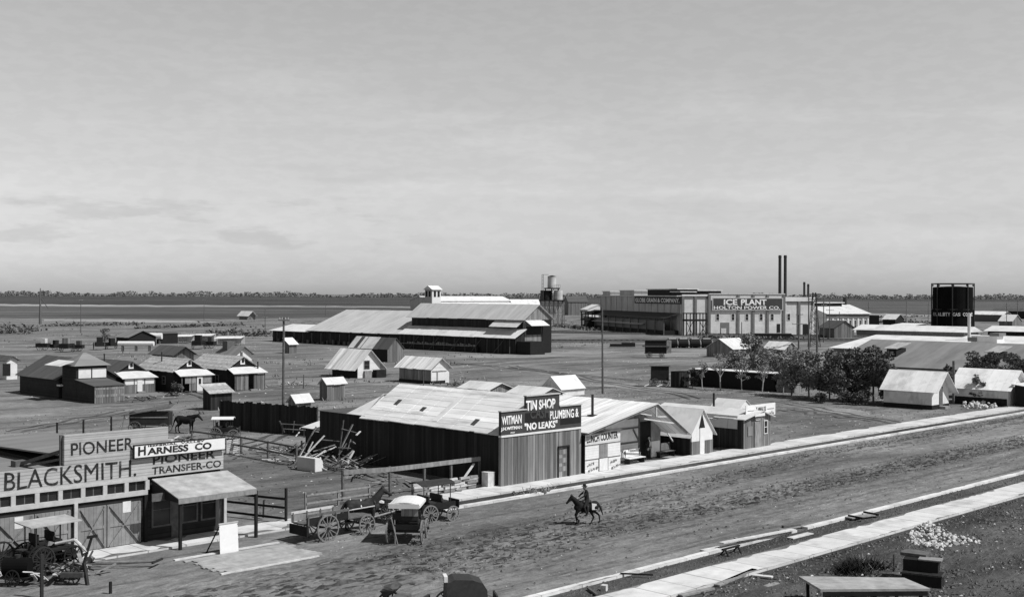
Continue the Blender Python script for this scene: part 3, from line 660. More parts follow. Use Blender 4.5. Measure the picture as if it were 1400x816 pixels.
tt('WITMAN', 686, 713, 581, 569, 'letter_white', .018)
tt('PLUMBING &', 752, 791, 573.5, 561.5, 'letter_white', .018)
tt('"NO LEAKS"', 717, 762, 588.5, 578.5, 'letter_white', .035)
tt('J.H.WITMAN', 685, 713.5, 590, 584.3, 'letter_white', .03)
tt('PROP', 698, 704, 592.3, 590.5, 'letter_white', .03)
xa, za = B.f(716, 578.5); xb_, zb_ = B.f(749, 566)
k = MB().box(xa, xb_, -.138, -.131, za, B.f(716, 564.5)[1]).build('dark_patch', 'void', sgn)
lettering('CASH', k, xa+.5, za+.25, .75, 1.9, -.15, 'sign_dark', .02)
xa, za = B.f(764, 580.5); MB().box(xa, W-.03, -.138, -.131, za, za+.42).build('dark_patch', 'void', sgn)
xd0, xd1 = B.f(761.5, 640)[0], B.f(774, 640)[0]; zd = B.f(765, 611)[1]
d = MB().box(xd0, xd1, -.1, -.05, .1, zd).build('door', 'brown_boards', r)
MB().box(xd0-.08, xd0, -.2, -.12, .1, zd).box(xd1, xd1+.12, -.24, -.12, .1, zd+.1).box(xd0-.08, xd1, -.24, -.12, zd, zd+.1).build('door_frame', 'black_wood', r)
for z in (.5, 1.1, 1.7): MB().box(xd0+.12, xd1-.12, -.135, -.121, z, z+.35).build('door_panel', 'grey_boards', d)
MB().box(W/2-.1, W/2+.6, .1, 1.2, zf-.3, zb1-.25).build('sign_back_brace', 'black_wood', r)
# roof odds and ends: loose sheet, vent flaps
k_ = (max(zr, ze+1.2)-ze)/(W/2-.4)
for (x, y) in ((2.0, L_*.88), (.9, 3.4), (1.5, L_*.65)):
    z = ze+(x-.4)*k_+.09; MB().slab((x-.3, y-.2, z-.3*k_), (x+.3, y-.2, z+.3*k_+.05), (x+.3, y+.25, z+.3*k_+.05), (x-.3, y+.25, z-.3*k_), .02).build('roof_patch', 'rust', r)
z = lambda x: ze+(x-.4)*k_+.115
MB().slab((.6, L_*.47, z(.6)), (3.2, L_*.53-.9, z(3.2)), (3.2, L_*.53-.3, z(3.2)), (.6, L_*.47+.6, z(.6)), .03).build('loose_sheet', 'white_roof', r, label='loose pale roofing sheet')
# lower rear wing
y0 = L_+.02; yl2 = B.s(437, 610, .4)[0]; zz = B.s(437, 561.5, .4)[1]
MB().box(.4, W-.8, y0, yl2, 0, zz).build('wall', 'dark_boards', r)
rx0, rx1 = 1.2, 6.0
MB().add([(.4, y0+.3, zz+.05), (W-1, y0+.3, zz+.05), (W-1, yl2-3.5, zz+.05), (.4, yl2-3.5, zz+.05), (3, y0+1.2, zz+1.5), (W-3.4, y0+1.2, zz+1.5), (W-3.4, yl2-5, zz+1.5), (3, yl2-5, zz+1.5)],
         [(0, 1, 5, 4), (1, 2, 6, 5), (2, 3, 7, 6), (3, 0, 4, 7), (4, 5, 6, 7)]).build('roof', 'white_roof', r, label='bright roof of the low rear wing')
MB().box(.3, W-.7, y0, yl2+.1, zz+.005, zz+.045).build('roof', 'tar_roof', r)
yb = yl2+.05
MB().box(.9, 3.2, yb, yb+2.6, 0, 2.0).build('wall', 'dark_boards', r)
MB().slab((.6, yb+.06, 2.1), (3.4, yb+.06, 2.7), (3.4, yb+2.8, 2.7), (.6, yb+2.8, 2.1), .05).build('roof', 'white_roof', r)

# ---- lunch shed with booth
B = Bd('lunch_shed', 'open fronted shed with a wide corrugated gable roof and a white lunch booth', 'shed', 799.5, 649, pr=934, l=11)
r = B.root; W = B.w
xp, zp = B.f(893, 552); zeL = B.f(799, 591)[1]; zeR = B.f(933, 590)[1]
print('lunch', W, xp, zp, zeL, zeR)
xp = min(max(xp, 5), W-2); yb = 2.2
MB().prism_y([(0.05, 0), (W-.1, 0), (W-.1, zeR), (xp, zp), (.05, zeL)], yb, 11).build('wall', 'grey_boards', r)
k1 = (zp-zeL)/xp; k2 = (zp-zeR)/(W-xp)
MB().sheeted((-.3, -.5, zeL-.3*k1+.08), (xp, -.5, zp+.08), (xp, 11.4, zp+.08), (-.3, 11.4, zeL-.3*k1+.08), .06, .8).sheeted((W+.5, -.5, zeR-.5*k2+.08), (xp, -.5, zp+.08), (xp, 11.4, zp+.08), (W+.5, 11.4, zeR-.5*k2+.08), .06, .8).build('roof', 'tin_roof_cross', r)
m = MB().beam((0, -.35, zeL-.06), (xp, -.35, zp-.06), .1, .16).beam((xp, -.35, zp-.06), (W, -.35, zeR-.06), .1, .16); m.build('barge_board', 'bare_wood', r)
m = MB().beam((xp, -.3, zp-.2), (xp, -.3, zeL+.6), .1).beam((xp-2.2, -.3, zp-2.2*k1-.1), (xp-.6, -.3, zeL+.75), .08).beam((xp+.1, -.3, zeL+.6), (xp+1.5, -.3, zp-1.5*k2-.1), .1).beam((xp-1.5, -.3, zeL+.55), (W-1.2, -.3, zeR+.75), .1)
m.build('truss', 'pale_wood', r)
xo1 = B.f(848, 630)[0]
zb = B.f(800, 592)[1]-.12; zb2 = zb
bo = MB().box(0, xo1, 0, yb+.0-.004, 0, zb).build('booth', 'white_siding', r, label='white painted lunch booth')
MB().box(-.03, -.003, -.03, yb-.01, .02, zb-.02).build('booth_side_shade', 'black_wood', r)  # black sheet paints the shade on the booth's left side
MB().box(-.1, xo1+.1, -.12, .0, zb-.02+.03, zb+.14).build('booth_cornice', 'old_wood', r)
z1 = B.f(801, 609)[1]; z2 = B.f(801, 629)[1]
for z in (z1, z2): MB().box(.02, xo1-.02, -.03, -.003, z-.025, z+.025).build('batten', 'old_wood', bo)
xd0, xd1 = B.f(819, 620)[0], B.f(830.5, 620)[0]
MB().box(xd0, xd1, -.034, -.003, z2+.03, z1-.06).build('window', 'door_paint', bo)
MB().box(xd0, xd1, -.045, -.003, .12, z2-.03).build('half_door', 'white_paint', bo)
MB().box(xd0-.05, xd0, -.04, -.003, .1, z2-.03).box(xd1, xd1+.05, -.04, -.003, .1, z2-.03).build('batten', 'black_wood', bo)
t = lettering('LUNCH COUNTER', bo, .22, z1+.16, .52, xo1-.5, -.012, 'letter_black', .02, tilt=.035)
def worn_letters(parent, x, z, h, w, n, tilt=0.0, y=-.02, m='old_wood'):
    mb = MB(); p = w/n                       # lettering too worn to read: broken strokes only
    for i in range(n):
        xx = x+i*p; zz = z+i*p*tilt
        mb.box(xx, xx+p*.22, y, y+.012, zz, zz+h*RND.uniform(.7, 1)); mb.box(xx+p*.22, xx+p*.7, y+.001, y+.012, zz+h*RND.choice((.0, .4, .78)), zz+h*RND.choice((.2, .55, .95)) if 0 else zz+h*.95)if RND.random() < .35 else mb.box(xx+p*.222, xx+p*.7, y+.001, y+.012, zz+h*.4, zz+h*.58)
    return mb.build('worn_lettering', m, parent)
for xx in (.25, xd1+.35):
    worn_letters(bo, xx, z2-.52, .2, .8, 5, .2); worn_letters(bo, xx+.1, z2-.95, .22, 1.2, 7, .2)
# recessed front: pale boards, frame, dark doorway, half door
x0 = xo1+.05; xq0, xq1 = B.f(873, 600, yb)[0], B.f(889, 600, yb)[0]
MB().prism_y([(x0, 1.5), (xq0-.1, 1.5), (xq0-.1, 3.3), (x0+1.6, 3.3), (x0, 2.4)], yb-.06, yb-.003).build('wall_panel', 'old_canvas', r)
MB().box(x0, xq0-.1, yb-.05, yb-.004, .15, 1.45).build('wall_panel', 'white_siding', r)
MB().box(x0, xq0, yb-.14, yb-.062, 2.55, 2.67).box(x0, xq0, yb-.14, yb-.062, 1.42, 1.54).box(xq0-.1, xq0, yb-.15, yb-.01, 0, 3.3).build('wall_frame', 'old_wood', r)
MB().beam((xq0-.8, yb-.1, 2.5), (xq0-.1, yb-.1, 1.55), .1).build('wall_brace', 'old_wood', r)
MAN_AT = B.o+B.ex*((xq0+xq1)/2)+B.ey*(yb-.4)
MB().box(xq0, xq1, yb-.03, yb-.003, .1, 3.0).build('doorway', 'void', r)
xh1 = B.f(901, 610, yb)[0]
MB().box(xq1+.05, xh1, yb-.08, yb-.003, .1, 1.35).build('half_door', 'white_paint', r)
MB().box(xq1+.05, xh1, yb-.05, yb-.004, 1.4, 2.9).build('door_leaf', 'bare_wood', r)
MB().beam((xh1+.2, yb-.1, 2.7), (xh1+1.7, yb-.1, 1.1), .09).build('wall_brace', 'pale_wood', r)
# stove pipe on the roof
yp_, zp_ = B.s(810, 567, xp*.45); MB().cyl((xp*.45, yp_, zp_-.6), (xp*.45, yp_, zp_+1.55), .1).box(xp*.45-.28, xp*.45+.28, yp_-.28, yp_+.28, zp_-.3, zp_+.02).build('stove_pipe', 'iron', r)
# benches under the shed
def bench(name, label, cx, cy, L, col, rot=0):
    t = at(name, label, 'bench', cx, cy, rot, None)
    MB().box(-L/2, L/2, -.28, .22, .42, .47).build('seat', col, t)
    MB().slab((-L/2, .22, .5), (L/2, .22, .5), (L/2, .36, 1.05), (-L/2, .36, 1.05), .04).build('backrest', col, t)
    for x in (-L/2+.1, L/2-.16): MB().box(x, x+.06, -.25, .3, 0, .42).box(x, x+.06, .22, .29, .42, 1.0).build('leg', 'iron', t)
    return t
bench('bench', 'white slatted bench beside the lunch booth', 868, 633, 2.0, 'white_paint')
bench('bench', 'dark bench under the right half of the shed roof', 909, 624, 2.1, 'old_wood')

# ---- small tent house
B = Bd('tent_house', 'narrow canvas tent house with steep gable over a low board skirt', 'tent', 945.7, 623.8, pr=974, l=9)
r = B.root; W = B.w; ze = B.f(945.7, 590)[1]; xp, zp = B.f(959.5, 559.5); zk = B.f(945.7, 604)[1]
print('tent', W, ze, xp, zp)
MB().prism_y([(0, zk), (W, zk), (W, ze), (W/2, zp), (0, ze)], 0, 9).build('wall', 'canvas', r)
MB().box(-.02, W+.02, -.02, 9.02, 0, zk-.004).build('skirt', 'brown_boards', r)
MB().box(-.035, -.022, .1, 8.9, .05, zk+.75).build('shaded_skirt', 'dark_boards', r)  # side boards coloured dark for the shade they stand in
k = (zp-ze)/(W/2)
MB().slab((-.45, -.15, ze-.45*k+.05), (W/2, -.15, zp+.05), (W/2, 9.1, zp+.05), (-.45, 9.1, ze-.45*k+.05), .03).slab((W/2, -.15, zp+.05), (W+.45, -.15, ze-.45*k+.05), (W+.45, 9.1, ze-.45*k+.05), (W/2, 9.1, zp+.05), .03).build('roof', 'canvas', r)
xd0, xd1 = B.f(956.5, 610)[0], B.f(962.5, 610)[0]
MB().box(xd0, xd1, -.05, -.022, .05, 2.2).build('door', 'white_paint', r)
MB().add([(xd0-.1, -.03, 2.2), (xd1+.1, -.03, 2.2), ((xd0+xd1)/2, -.03, 3.4), (xd0-.1, -.005, 2.2), (xd1+.1, -.005, 2.2), ((xd0+xd1)/2, -.005, 3.4)], [(0, 1, 2), (3, 5, 4), (0, 3, 4, 1), (1, 4, 5, 2), (2, 5, 3, 0)]).build('vent_opening', 'black_wood', r)
yq, zq = B.s(914, 560, .4); MB().box(.2, .9, 9.3, 10.0, 0, zp+.1).build('chimney', 'old_wood', r); MB().box(.14, .96, 9.24, 10.06, zp+.102, zp+.3).build('chimney_cap', 'white_paint', r)

# ---- dark lunch stand with tamale sign
B = Bd('food_stand', 'dark board food stand with small front gable and white sign board on its roof', 'stand', 1016.8, 615.6, pr=1053.5, l=10)
r = B.root; W = B.w; ze = B.f(1017, 573)[1]; xp, zp = B.f(1040, 562.5)
print('stand', W, ze, xp, zp)
zp = max(zp, ze+.5)
B.gy(0, W, 0, 2.5, ze, zp, 'brown_boards', 'pale_roof', ov=.3, og=.3, xm=min(max(xp, 1), W-1))
zz = ze+.05
MB().box(.02, W-.2, 2.52, 10, 0, zz-.2).build('wall', 'dark_boards', r)
MB().slab((-.3, 2.6, zz-.18), (W*.6, 2.6, zz+.55), (W*.6, 10.2, zz+.55), (-.3, 10.2, zz-.18), .06).slab((W*.6, 2.6, zz+.55), (W, 2.6, zz-.1), (W, 10.2, zz-.1), (W*.6, 10.2, zz+.55), .06).build('roof', 'pale_roof', r)
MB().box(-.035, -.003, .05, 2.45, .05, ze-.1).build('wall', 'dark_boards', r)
MB().slab((-.12, .6, 1.75), (-.12, 7.5, 1.75), (-.05, 7.5, 2.85), (-.05, .6, 2.85), .05).build('shutter', 'corrugated', r, label='grey awning shutter')
xd0, xd1 = B.f(1031.5, 590)[0], B.f(1040, 590)[0]
MB().box(xd0, xd1, -.06, -.003, .1, 2.3).build('door', 'bare_wood', r)
MB().box(xd0-.35, xd1+.2, -.3, -.25, 2.75, 3.0).build('hanging_sign', 'sign_white', r); MB().box(xd0+.1, xd1-.1, -.08, -.003, 2.4, 2.6).build('transom', 'white_paint', r)
B.window(B.f(1044.5, 590)[0], B.f(1048.2, 590)[0], 1.2, 2.25, m='white_paint', fr=.06)
MB().box(B.f(1022, 590)[0], B.f(1028, 590)[0], -.05, -.003, 1.15, 1.95).build('window', 'grey_boards', r)
ys = .55; s0 = B.f(1020, 565, ys); s1 = B.f(1060, 561, ys); st = B.f(1020, 554.5, ys)
z0 = max(s0[1], ze-.1)
sb = MB().box(s0[0], s1[0], ys, ys+.06, ze+.0, st[1]).build('sign_board', 'sign_white', r, label='white board lettered TAMALES')
ww = s1[0]-s0[0]
lettering('TAMALES', sb, s0[0]+ww*.33, st[1]-.62, .4, ww*.34, ys-.012, 'letter_black', .01)
for (a, b) in ((.05, .28), (.72, .95)): MB().box(s0[0]+ww*a, s0[0]+ww*b, ys-.02, ys-.002, st[1]-.5, st[1]-.46).build('painted_rule', 'old_wood', sb)
worn_letters(sb, s0[0]+ww*.05, st[1]-1.15, .35, ww*.22, 6, 0, ys-.02); worn_letters(sb, s0[0]+ww*.74, st[1]-1.05, .35, ww*.22, 6, 0, ys-.02)

# canvas tent behind it, with stove pipe
B = Bd('canvas_tent', 'white canvas tent with a flared roof behind the dark food stand', 'tent', 1002, 584, w=4.4, pl=964)
r = B.root; zr = B.s(1002, 545.5, 2.2)[1]; print('ctent', B.l, zr)
B.gy(0, 4.4, 0, B.l, max(zr-1.5, .8), zr, 'canvas', 'canvas', ov=.5, og=.1, th=.03)
yq, zq = B.s(976, 537, .2); MB().cyl((.2, yq, 1), (.2, yq, zq), .11).build('stove_pipe', 'iron', r)
# ============================================================= BUILDINGS OF THE MIDDLE GROUND
# ---- packing house: high block with lean-to, long low wing, small end wing
B = Bd('packing_house', 'long dark packing house with lean-to wings and pale roofs in the open lot', 'packing house', 704.7, 484.3, pl=552, pr=752)
r = B.root; LL = B.l
xm0 = B.f(717, 440, .2)[0]; W = B.f(753.5, 470, .2)[0]
ze = B.f(717, 435.3, .3)[1]; zl0 = B.s(704.7, 460.5)[1]; zl1 = zl0+1.5
zr = B.f(739, 416.8, .3)[1]; ymain = B.s(563, 432, xm0)[0]
print('packing', LL, xm0, W, ze, zl0, zr, ymain)
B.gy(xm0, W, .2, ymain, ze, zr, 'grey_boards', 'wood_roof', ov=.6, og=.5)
MB().box(xm0-.05, xm0-.004, .6, ymain-.2, .1, ze-.1).build('wall', 'dark_boards', r)  # dark sheet puts the long side's shade into its colour
# lean-to
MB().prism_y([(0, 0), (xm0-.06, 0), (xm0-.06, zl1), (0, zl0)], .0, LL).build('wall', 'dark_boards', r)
MB().sheeted((-.9, -.6, zl0-.3), (xm0-.06, -.6, zl1+.14), (xm0-.06, LL+.2, zl1+.14), (-.9, LL+.2, zl0-.3), .08, 1.6, .1).build('roof', 'white_roof', r, label='pale lean-to roof')
for i in range(11):
    y = 1+i*(LL-2)/10; MB().beam((-.8, y, 0), (-.75, y, zl0-.4), .1).build('post', 'old_wood', r)
    if i % 2: MB().beam((-1.9, y+.6, 0), (-.1, y-1.2, zl0-.6), .08).build('brace', 'old_wood', r)
MB().box(-1.3, -1.2, LL*.35, LL-.5, 1.3, 1.4).build('rail', 'bare_wood', r)
for i in range(26):
    y = LL*.32+(i+RND.random()*.4)*LL*.64/26; MB().box(-.55, -.15, y, y+RND.uniform(.3, .7), 1.25, 1.25+RND.uniform(.3, .7)).build('box', 'bare_wood', r)
MB().box(-.7, -.02, LL*.3, LL-.3, .05, 1.24).build('dock', 'black_wood', r)
# high hoods
y0, y1 = B.s(712, 443, xm0-1.5)[0], B.s(671, 443, xm0-1.5)[0]
MB().slab((xm0-2.2, max(y0, .5), ze-1.9), (xm0-.06, max(y0, .5), ze-.5), (xm0-.06, y1, ze-.5), (xm0-2.2, y1, ze-1.9), .08).build('hood', 'pale_roof', r)
xa, xb = B.f(719, 438, .2)[0], B.f(744, 438, .2)[0]
MB().slab((xa, -1.6, ze-1.6), (xb, -1.6, ze-1.6), (xb-.5, .19, ze-.4), (xa-.3, .19, ze-.4), .08).build('hood', 'pale_roof', r)
MB().box(B.f(740.5, 450, .2)[0], W-.1, .02, .198, .1, ze-.35).build('doorway', 'void', r)
MB().box(xm0+.6, B.f(739.5, 450, .2)[0], .12, .198, ze-3.6, ze-1.8).build('doorway', 'black_wood', r)
MB().box(.3, W*.42, -4.2, -.02, 0, 2.8).build('loading_dock', 'black_wood', r)
# long wing behind
y0 = LL+.05; y1 = B.s(426, 474, 0)[0]; hz_ = B.s(500, 452.6)[1]
yr0, zr1 = B.s(520, 424.6, 12.5); yrl = B.s(478, 424.3, 12.5)[0]
print('wing', y0, y1, hz_, zr1, yr0, yrl)
MB().prism_y([(0.1, 0), (25, 0), (25, hz_), (12.5, zr1), (.1, hz_)], y0, y1).build('wall', 'dark_boards', r)
k = (zr1-hz_)/12.5
MB().sheeted((-1.0, y0, hz_-k), (12.5, y0, zr1+.1), (12.5, y1+.4, zr1+.1), (-1.0, y1+.4, hz_-k), .1, 2.2, .12).slab((12.5, y0, zr1+.1), (26, y0, hz_-k), (26, y1+.4, hz_-k), (12.5, y1+.4, zr1+.1), .1).build('roof', 'wood_roof', r)
y2 = B.s(372, 472, 0)[0]; h2 = B.s(400, 452)[1]
MB().box(.2, 13, y1+.05, y2, 0, h2).build('wall', 'dark_boards', r)
MB().slab((-.9, y1+.41, h2-.1), (7, y1+.41, h2+1.5), (7, y2+.4, h2+1.5), (-.9, y2+.4, h2-.1), .1).slab((7, y1+.41, h2+1.5), (14, y1+.41, h2-.1), (14, y2+.4, h2-.1), (7, y2+.4, h2+1.5), .1).build('roof', 'white_roof', r, label='bright roof of the end wing')
for i in range(14):
    y = y0+i*(y2-y0)/14+.5; MB().beam((-.75, y, 0), (-.7, y, hz_-.9), .15).build('post', 'old_wood', r)
for i in range(24):
    y = y0+(i+RND.random()*.4)*(y2-y0-2)/24; MB().box(-.5, -.1, y, y+RND.uniform(.3, 1), 0, RND.uniform(.3, 1.2)).build('box', 'old_wood', r)
t = at('hay_load', 'pale heap of sacks beside the packing house doorway', 'heap', 747, 477)
m = MB()
for i in range(14): m.blob((RND.uniform(-1.4, 1.4), RND.uniform(-.8, .8), .35+RND.random()*.5), (.5, .4, .3))
m.build('sacks', 'pale_wood', t)

def house(name, label, cx, cy, pl, pr, eave, peak, wall='dark_siding', roof='shingle', group=None, ov=.4, og=.4, cat='house', along='y', xm=None, maxp=1.0):
    B = Bd(name, label, cat, cx, cy, pl=pl, pr=pr, group=group)
    if along == 'y':
        ze = B.f(cx, eave)[1]; z_ = B.f(*peak)[1]
        B.gy(0, B.w, 0, B.l, ze, max(ze+.5, min(z_, ze+B.w/2*maxp)), wall, roof, ov=ov, og=og, xm=xm)
    else:
        ze = B.s(cx, eave)[1]; z_ = B.s(*peak)[1]
        B.gx(0, B.w, 0, B.l, ze, max(ze+.4, min(z_, ze+B.l/2*maxp)), wall, roof, ov=ov, og=og)
    B.ze = ze; print(label[:30], 'w %.1f l %.1f eave %.1f peak %.1f' % (B.w, B.l, ze, z_))
    return B
def dress(B, side=2, pipe=True):
    for i in range(side):
        y = B.l*(.22+.5*i); s = MB().box(-.05, -.003, y, y+.09, .9, 2.0).box(-.05, -.003, y+.81, y+.9, .9, 2.0).box(-.05, -.003, y+.09, y+.81, 1.91, 2.0).box(-.05, -.003, y+.09, y+.81, .9, .99).box(-.04, -.003, y+.09, y+.81, 1.42, 1.47).build('window', 'bare_wood', B.root)
        MB().box(-.02, -.003, y+.09, y+.81, .99, 1.91).build('pane', 'glass', s)
    if pipe: x = B.w*.3; y = B.l*.6; MB().cyl((x, y, B.ze), (x, y, B.ze+2.1), .09, .09, 8).cyl((x, y, B.ze+2.1), (x, y, B.ze+2.25), .15, .1, 8).build('stove_pipe', 'iron', B.root)
    MB().box(B.w*.4, B.w*.62, -2.95, -2.5, 0, .2).build('step', 'bare_wood', B.root)
def attic(B, m='white_paint'):
    x = B.w/2; z = B.ze+.45; w = MB().box(x-.35, x+.35, -.08, -.003, z, z+.75).build('attic_window', m, B.root); MB().box(x-.14, x+.2, -.1, -.081, z+.2, z+.72).build('pane', 'glass', w)
    k = 0
def porch(B, y=-2.2, m='pale_roof', z0=None, wall=None, wz=1.0, drop=.75):
    z1 = B.ze+.12; z0 = z1-drop
    MB().slab((-.3, y-.3, z0), (B.w+.3, y-.3, z0), (B.w+.1, -.01, z1), (-.1, -.01, z1), .06).build('porch_roof', m, B.root)
    for x in (.1, B.w*.33, B.w*.66, B.w-.1): MB().box(x-.06, x+.06, y-.06, y+.06, 0, z0-.06).build('porch_post', 'old_wood', B.root)

# ---- the houses on the left
G_ = 'cottages across the back lot'
B = Bd('boarding_house', 'dark rambling house with hipped tower and low flat wing, leftmost of the cottages', 'house', 129, 551.5, pl=27, w=7.5)
r = B.root
yA = B.s(104, 548)[0]; yT0, yT1 = yA+.05, B.s(85, 546)[0]; yM = B.s(80, 545)[0]
zt = B.s(100, 500)[1]; zl = B.s(128, 528)[1]; zm = B.s(45, 513)[1]
print('boarding', yA, yT1, yM, zt, zl, zm, B.l)
W = B.f(170, 547)[0]
B.shed(0, W, 0, yA, zl, zl, zl+.5, zl+.5, 'dark_siding', 'tar_roof', ov=.15)
MB().box(.05, W-.1, -.05, -.003, .7, 1.0).box(.05, W-.1, -.05, -.003, zl-.45, zl-.2).build('rail', 'grey_boards', r)
MB().box(.01, W-.01, -.03, -.0045, .0, zl-.04).build('wall', 'grey_siding' if 0 else 'brown_boards', r)  # lighter front sheet, sunlit tone put into the colour
wt = B.f(146, 505, yT0)[0]
MB().box(0, wt, yT0, yT1, 0, zt).build('wall', 'dark_siding', r, label='tower')
MB().box(.3, wt/2-.08, yT0-.05, yT0-.003, zt-1.5, zt-.35).box(wt/2+.08, wt-.1, yT0-.05, yT0-.003, zt-1.5, zt-.35).build('screen_panel', 'white_paint', r)
MB().box(.02, wt-.02, yT0-.03, yT0-.004, 1.2, zt-1.7).build('wall', 'brown_boards', r)  # tower front coloured paler than its sides, as the lit face
yc = (yT0+yT1)/2; o_ = .4; za = zt+1.5
MB().add([(-o_, yT0-o_, zt), (wt+o_, yT0-o_, zt), (wt+o_, yT1+o_, zt), (-o_, yT1+o_, zt), (wt*.45, yc, za), (wt*.55, yc, za)], [(0, 1, 5, 4), (1, 2, 5), (2, 3, 4, 5), (3, 0, 4), (3, 2, 1, 0)]).build('roof', 'slate_roof', r)
MB().slab((-1.9, yT0+.3, zt+.05), (-.1, yT0+.3, zt+.6), (-.1, yT1+.8, zt+.6), (-1.9, yT1+.8, zt+.05), .06).build('roof_sheet', 'white_roof', r)
B.gy(0, 7.5, yM, B.l, zm, zm+2.2, 'dark_siding', 'tar_roof', ov=.4, og=.3)
MB().box(-.4, .6, yM-1.3, yM-.35, zm-.9, zm-.7).build('porch_roof', 'white_roof', r)

B = house('cottage', 'dark roofed cottage with white screened porch front', 157, 536.5, 112, 200, 509.5, (176, 494.5), group=G_, roof='tar_roof')
porch(B, -2.4); attic(B); dress(B, 1)
MB().box(.2, B.w-.1, -2.42, -2.36, 1.1, B.ze-.75).build('porch_screen', 'white_paint', B.root); MB().box(.2, B.w-.1, -2.43, -2.35, .0, 1.05).build('porch_wall', 'brown_boards', B.root)
MB().box(B.w*.42, B.w*.58, -2.5, -2.44, 0, 2.0).build('porch_door', 'white_siding', B.root)
B = house('cottage', 'shingled cottage with pale porch door, third house from the left', 237, 536, 190, 279, 506.5, (253.7, 491.4), group=G_)
porch(B, -2.0); attic(B); dress(B)
MB().box(1.2, B.w-.1, -2.02, -1.97, .2, B.ze-.8).build('porch_wall', 'brown_boards', B.root)
MB().box(B.w*.5, B.w*.68, -2.1, -2.03, .05, 2.1).build('porch_door', 'white_paint', B.root); MB().box(B.w*.55, B.w*.63, -2.12, -2.105, 1.05, 1.8).build('door_pane', 'glass', B.root)
MB().box(B.w*.12, B.w*.46, -2.06, -2.03, 1.2, 2.1).build('porch_screen', 'bare_wood', B.root); MB().box(B.w*.7, B.w*.96, -2.06, -2.03, 1.2, 2.1).build('porch_screen', 'bare_wood', B.root)
B = house('cottage', 'shingled cottage with dark open porch, nearest the board fence', 310, 533.5, 262, 352, 503.5, (323, 487.8), group=G_)
porch(B, -1.9); attic(B); dress(B, 2, False)
MB().box(.3, B.w*.45, -1.92, -1.86, .1, B.ze-.8).build('porch_wall', 'brown_boards', B.root); MB().box(B.w*.62, B.w-.1, -1.92, -1.86, .1, B.ze-.8).build('porch_wall', 'brown_boards', B.root)
MB().cyl((B.w*.9, -.8, B.ze-.3), (B.w*.9, -.8, B.ze+.8), .1).build('stove_pipe', 'iron', B.root)
B = house('cottage', 'small dark cottage with plain grey gable behind the shingled ones', 236, 502, 208, 265, 484.5, (249, 474), wall='brown_boards', roof='tar_roof', group=G_, og=.8)
B = house('cottage', 'little white walled cottage with roof tank behind the shingled cottages', 320.5, 495, 298, 344, 484, (333, 473.7), wall='white_siding', roof='slate_roof', group=G_, og=.6)
MB().box(B.w*.33, B.w*.47, -.06, -.003, .1, 1.9).build('door', 'brown_boards', B.root); MB().box(.6, 2.2, 3.5, 5.2, B.ze+.2, B.ze+2.3).build('roof_tank', 'old_wood', B.root)
B = house('shack', 'white walled shack cut by the left edge of the frame', 9, 519, -30, 23.5, 492, (16, 489), wall='white_siding', roof='tar_roof', cat='shack')
MB().box(-.6, B.w*.35, -.06, -.003, .6, 2.4).build('window', 'black_wood', B.root)
# barn-like sheds and clutter at far left
B = house('barn', 'dark gabled sheds beyond the cottages with a pale lean-to', 176, 473, 159, 213, 461, (200, 452), wall='black_wood', roof='slate_roof', cat='barn')
B = Bd('shed', 'small dark roofed shed beside the pale canvas row', 'shed', 219, 470, pl=214, w=5); B.shed(0, 5, 0, B.l, 2.6, 2.6, 3, 3, 'black_wood', 'tar_roof')
B = house('field_cottage', 'lone small cottage with pale roof out in the far field', 338, 437, 327, 349, 431.5, (344, 425.5), wall='brown_boards', roof='white_roof', cat='house', along='y', og=1.5)

# ---- outhouses and sheds
B = Bd('outhouse', 'dark lean-to outhouse behind the end of the board fence', 'outhouse', 288, 561, pl=277.5, pr=317); z = B.f(288, 537)[1]
B.shed(0, B.w, 0, B.l, z, z, z+.7, z+.7, 'dark_boards', 'shingle', ov=.3)
for (lab, cx, cy, pl, pr, ev, pk) in (('small gabled outhouse behind the board fence', 405, 565, 394, 425, 549.5, (399, 540)), ('tall board outhouse alone behind the tin shop', 447.5, 547.5, 437, 471.5, 525, (441, 517))):
    B = house('outhouse', lab, cx, cy, pl, pr, ev, pk, wall='brown_boards', roof='pale_roof', cat='outhouse', along='x', ov=.2, og=.25)
B = Bd('shed', 'tiny shed with pale roof in front of the packing house end wing', 'shed', 395.7, 483, pl=389.5, pr=405.5); z = B.f(396, 470)[1]
B.shed(0, B.w, 0, B.l, z, z, z+1.0, z+1.0, 'brown_boards', 'white_roof', ov=.4)
B = house('house', 'white gabled house with broad pale roof in the open lot', 489, 517, 454, 520, 498.5, (504, 478.6), wall='white_siding', roof='tin_roof_cross', ov=1.0, og=.5)
MB().box(-.05, -.003, .1, B.l-.1, 0, B.ze*.55).build('skirt', 'black_wood', B.root); MB().box(-.05, -.003, .1, B.l-.1, B.ze*.55, B.ze-.1).build('side_shade', 'grey_boards', B.root)  # sheets paint the side's shade: dark shadow below, grey above
B.window(B.w*.28, B.w*.5, 1.4, 2.6, m='grey_boards'); MB().box(B.w*.25, B.w*.55, -.4, -.01, 0, 1.1).build('step', 'bare_wood', B.root); MB().box(B.w*.62, B.w*1.05, -1.2, -.2, 0, 1.2).build('lean_to', 'black_wood', B.root)
B = house('shed', 'dark gabled shed half pale roofed behind the white house', 530, 495, 478, 552, 477, (542, 462), wall='brown_boards', roof='tar_roof', cat='shed', ov=.2, og=.2)
k = 1
yq = B.s(510, 475)[0]; kk = (max(B.ze+.5, 0)-B.ze)
MB().box(-.04, -.003, .1, B.l-.1, 0, B.ze-.05).build('wall', 'black_wood', B.root)  # left wall blackened by a sheet, shade put into its colour
ov = .2
zr_ = B.f(542, 462)[1]; zr_ = max(B.ze+.5, min(zr_, B.ze+B.w/2)); sl_ = (zr_-B.ze)/(B.w/2)
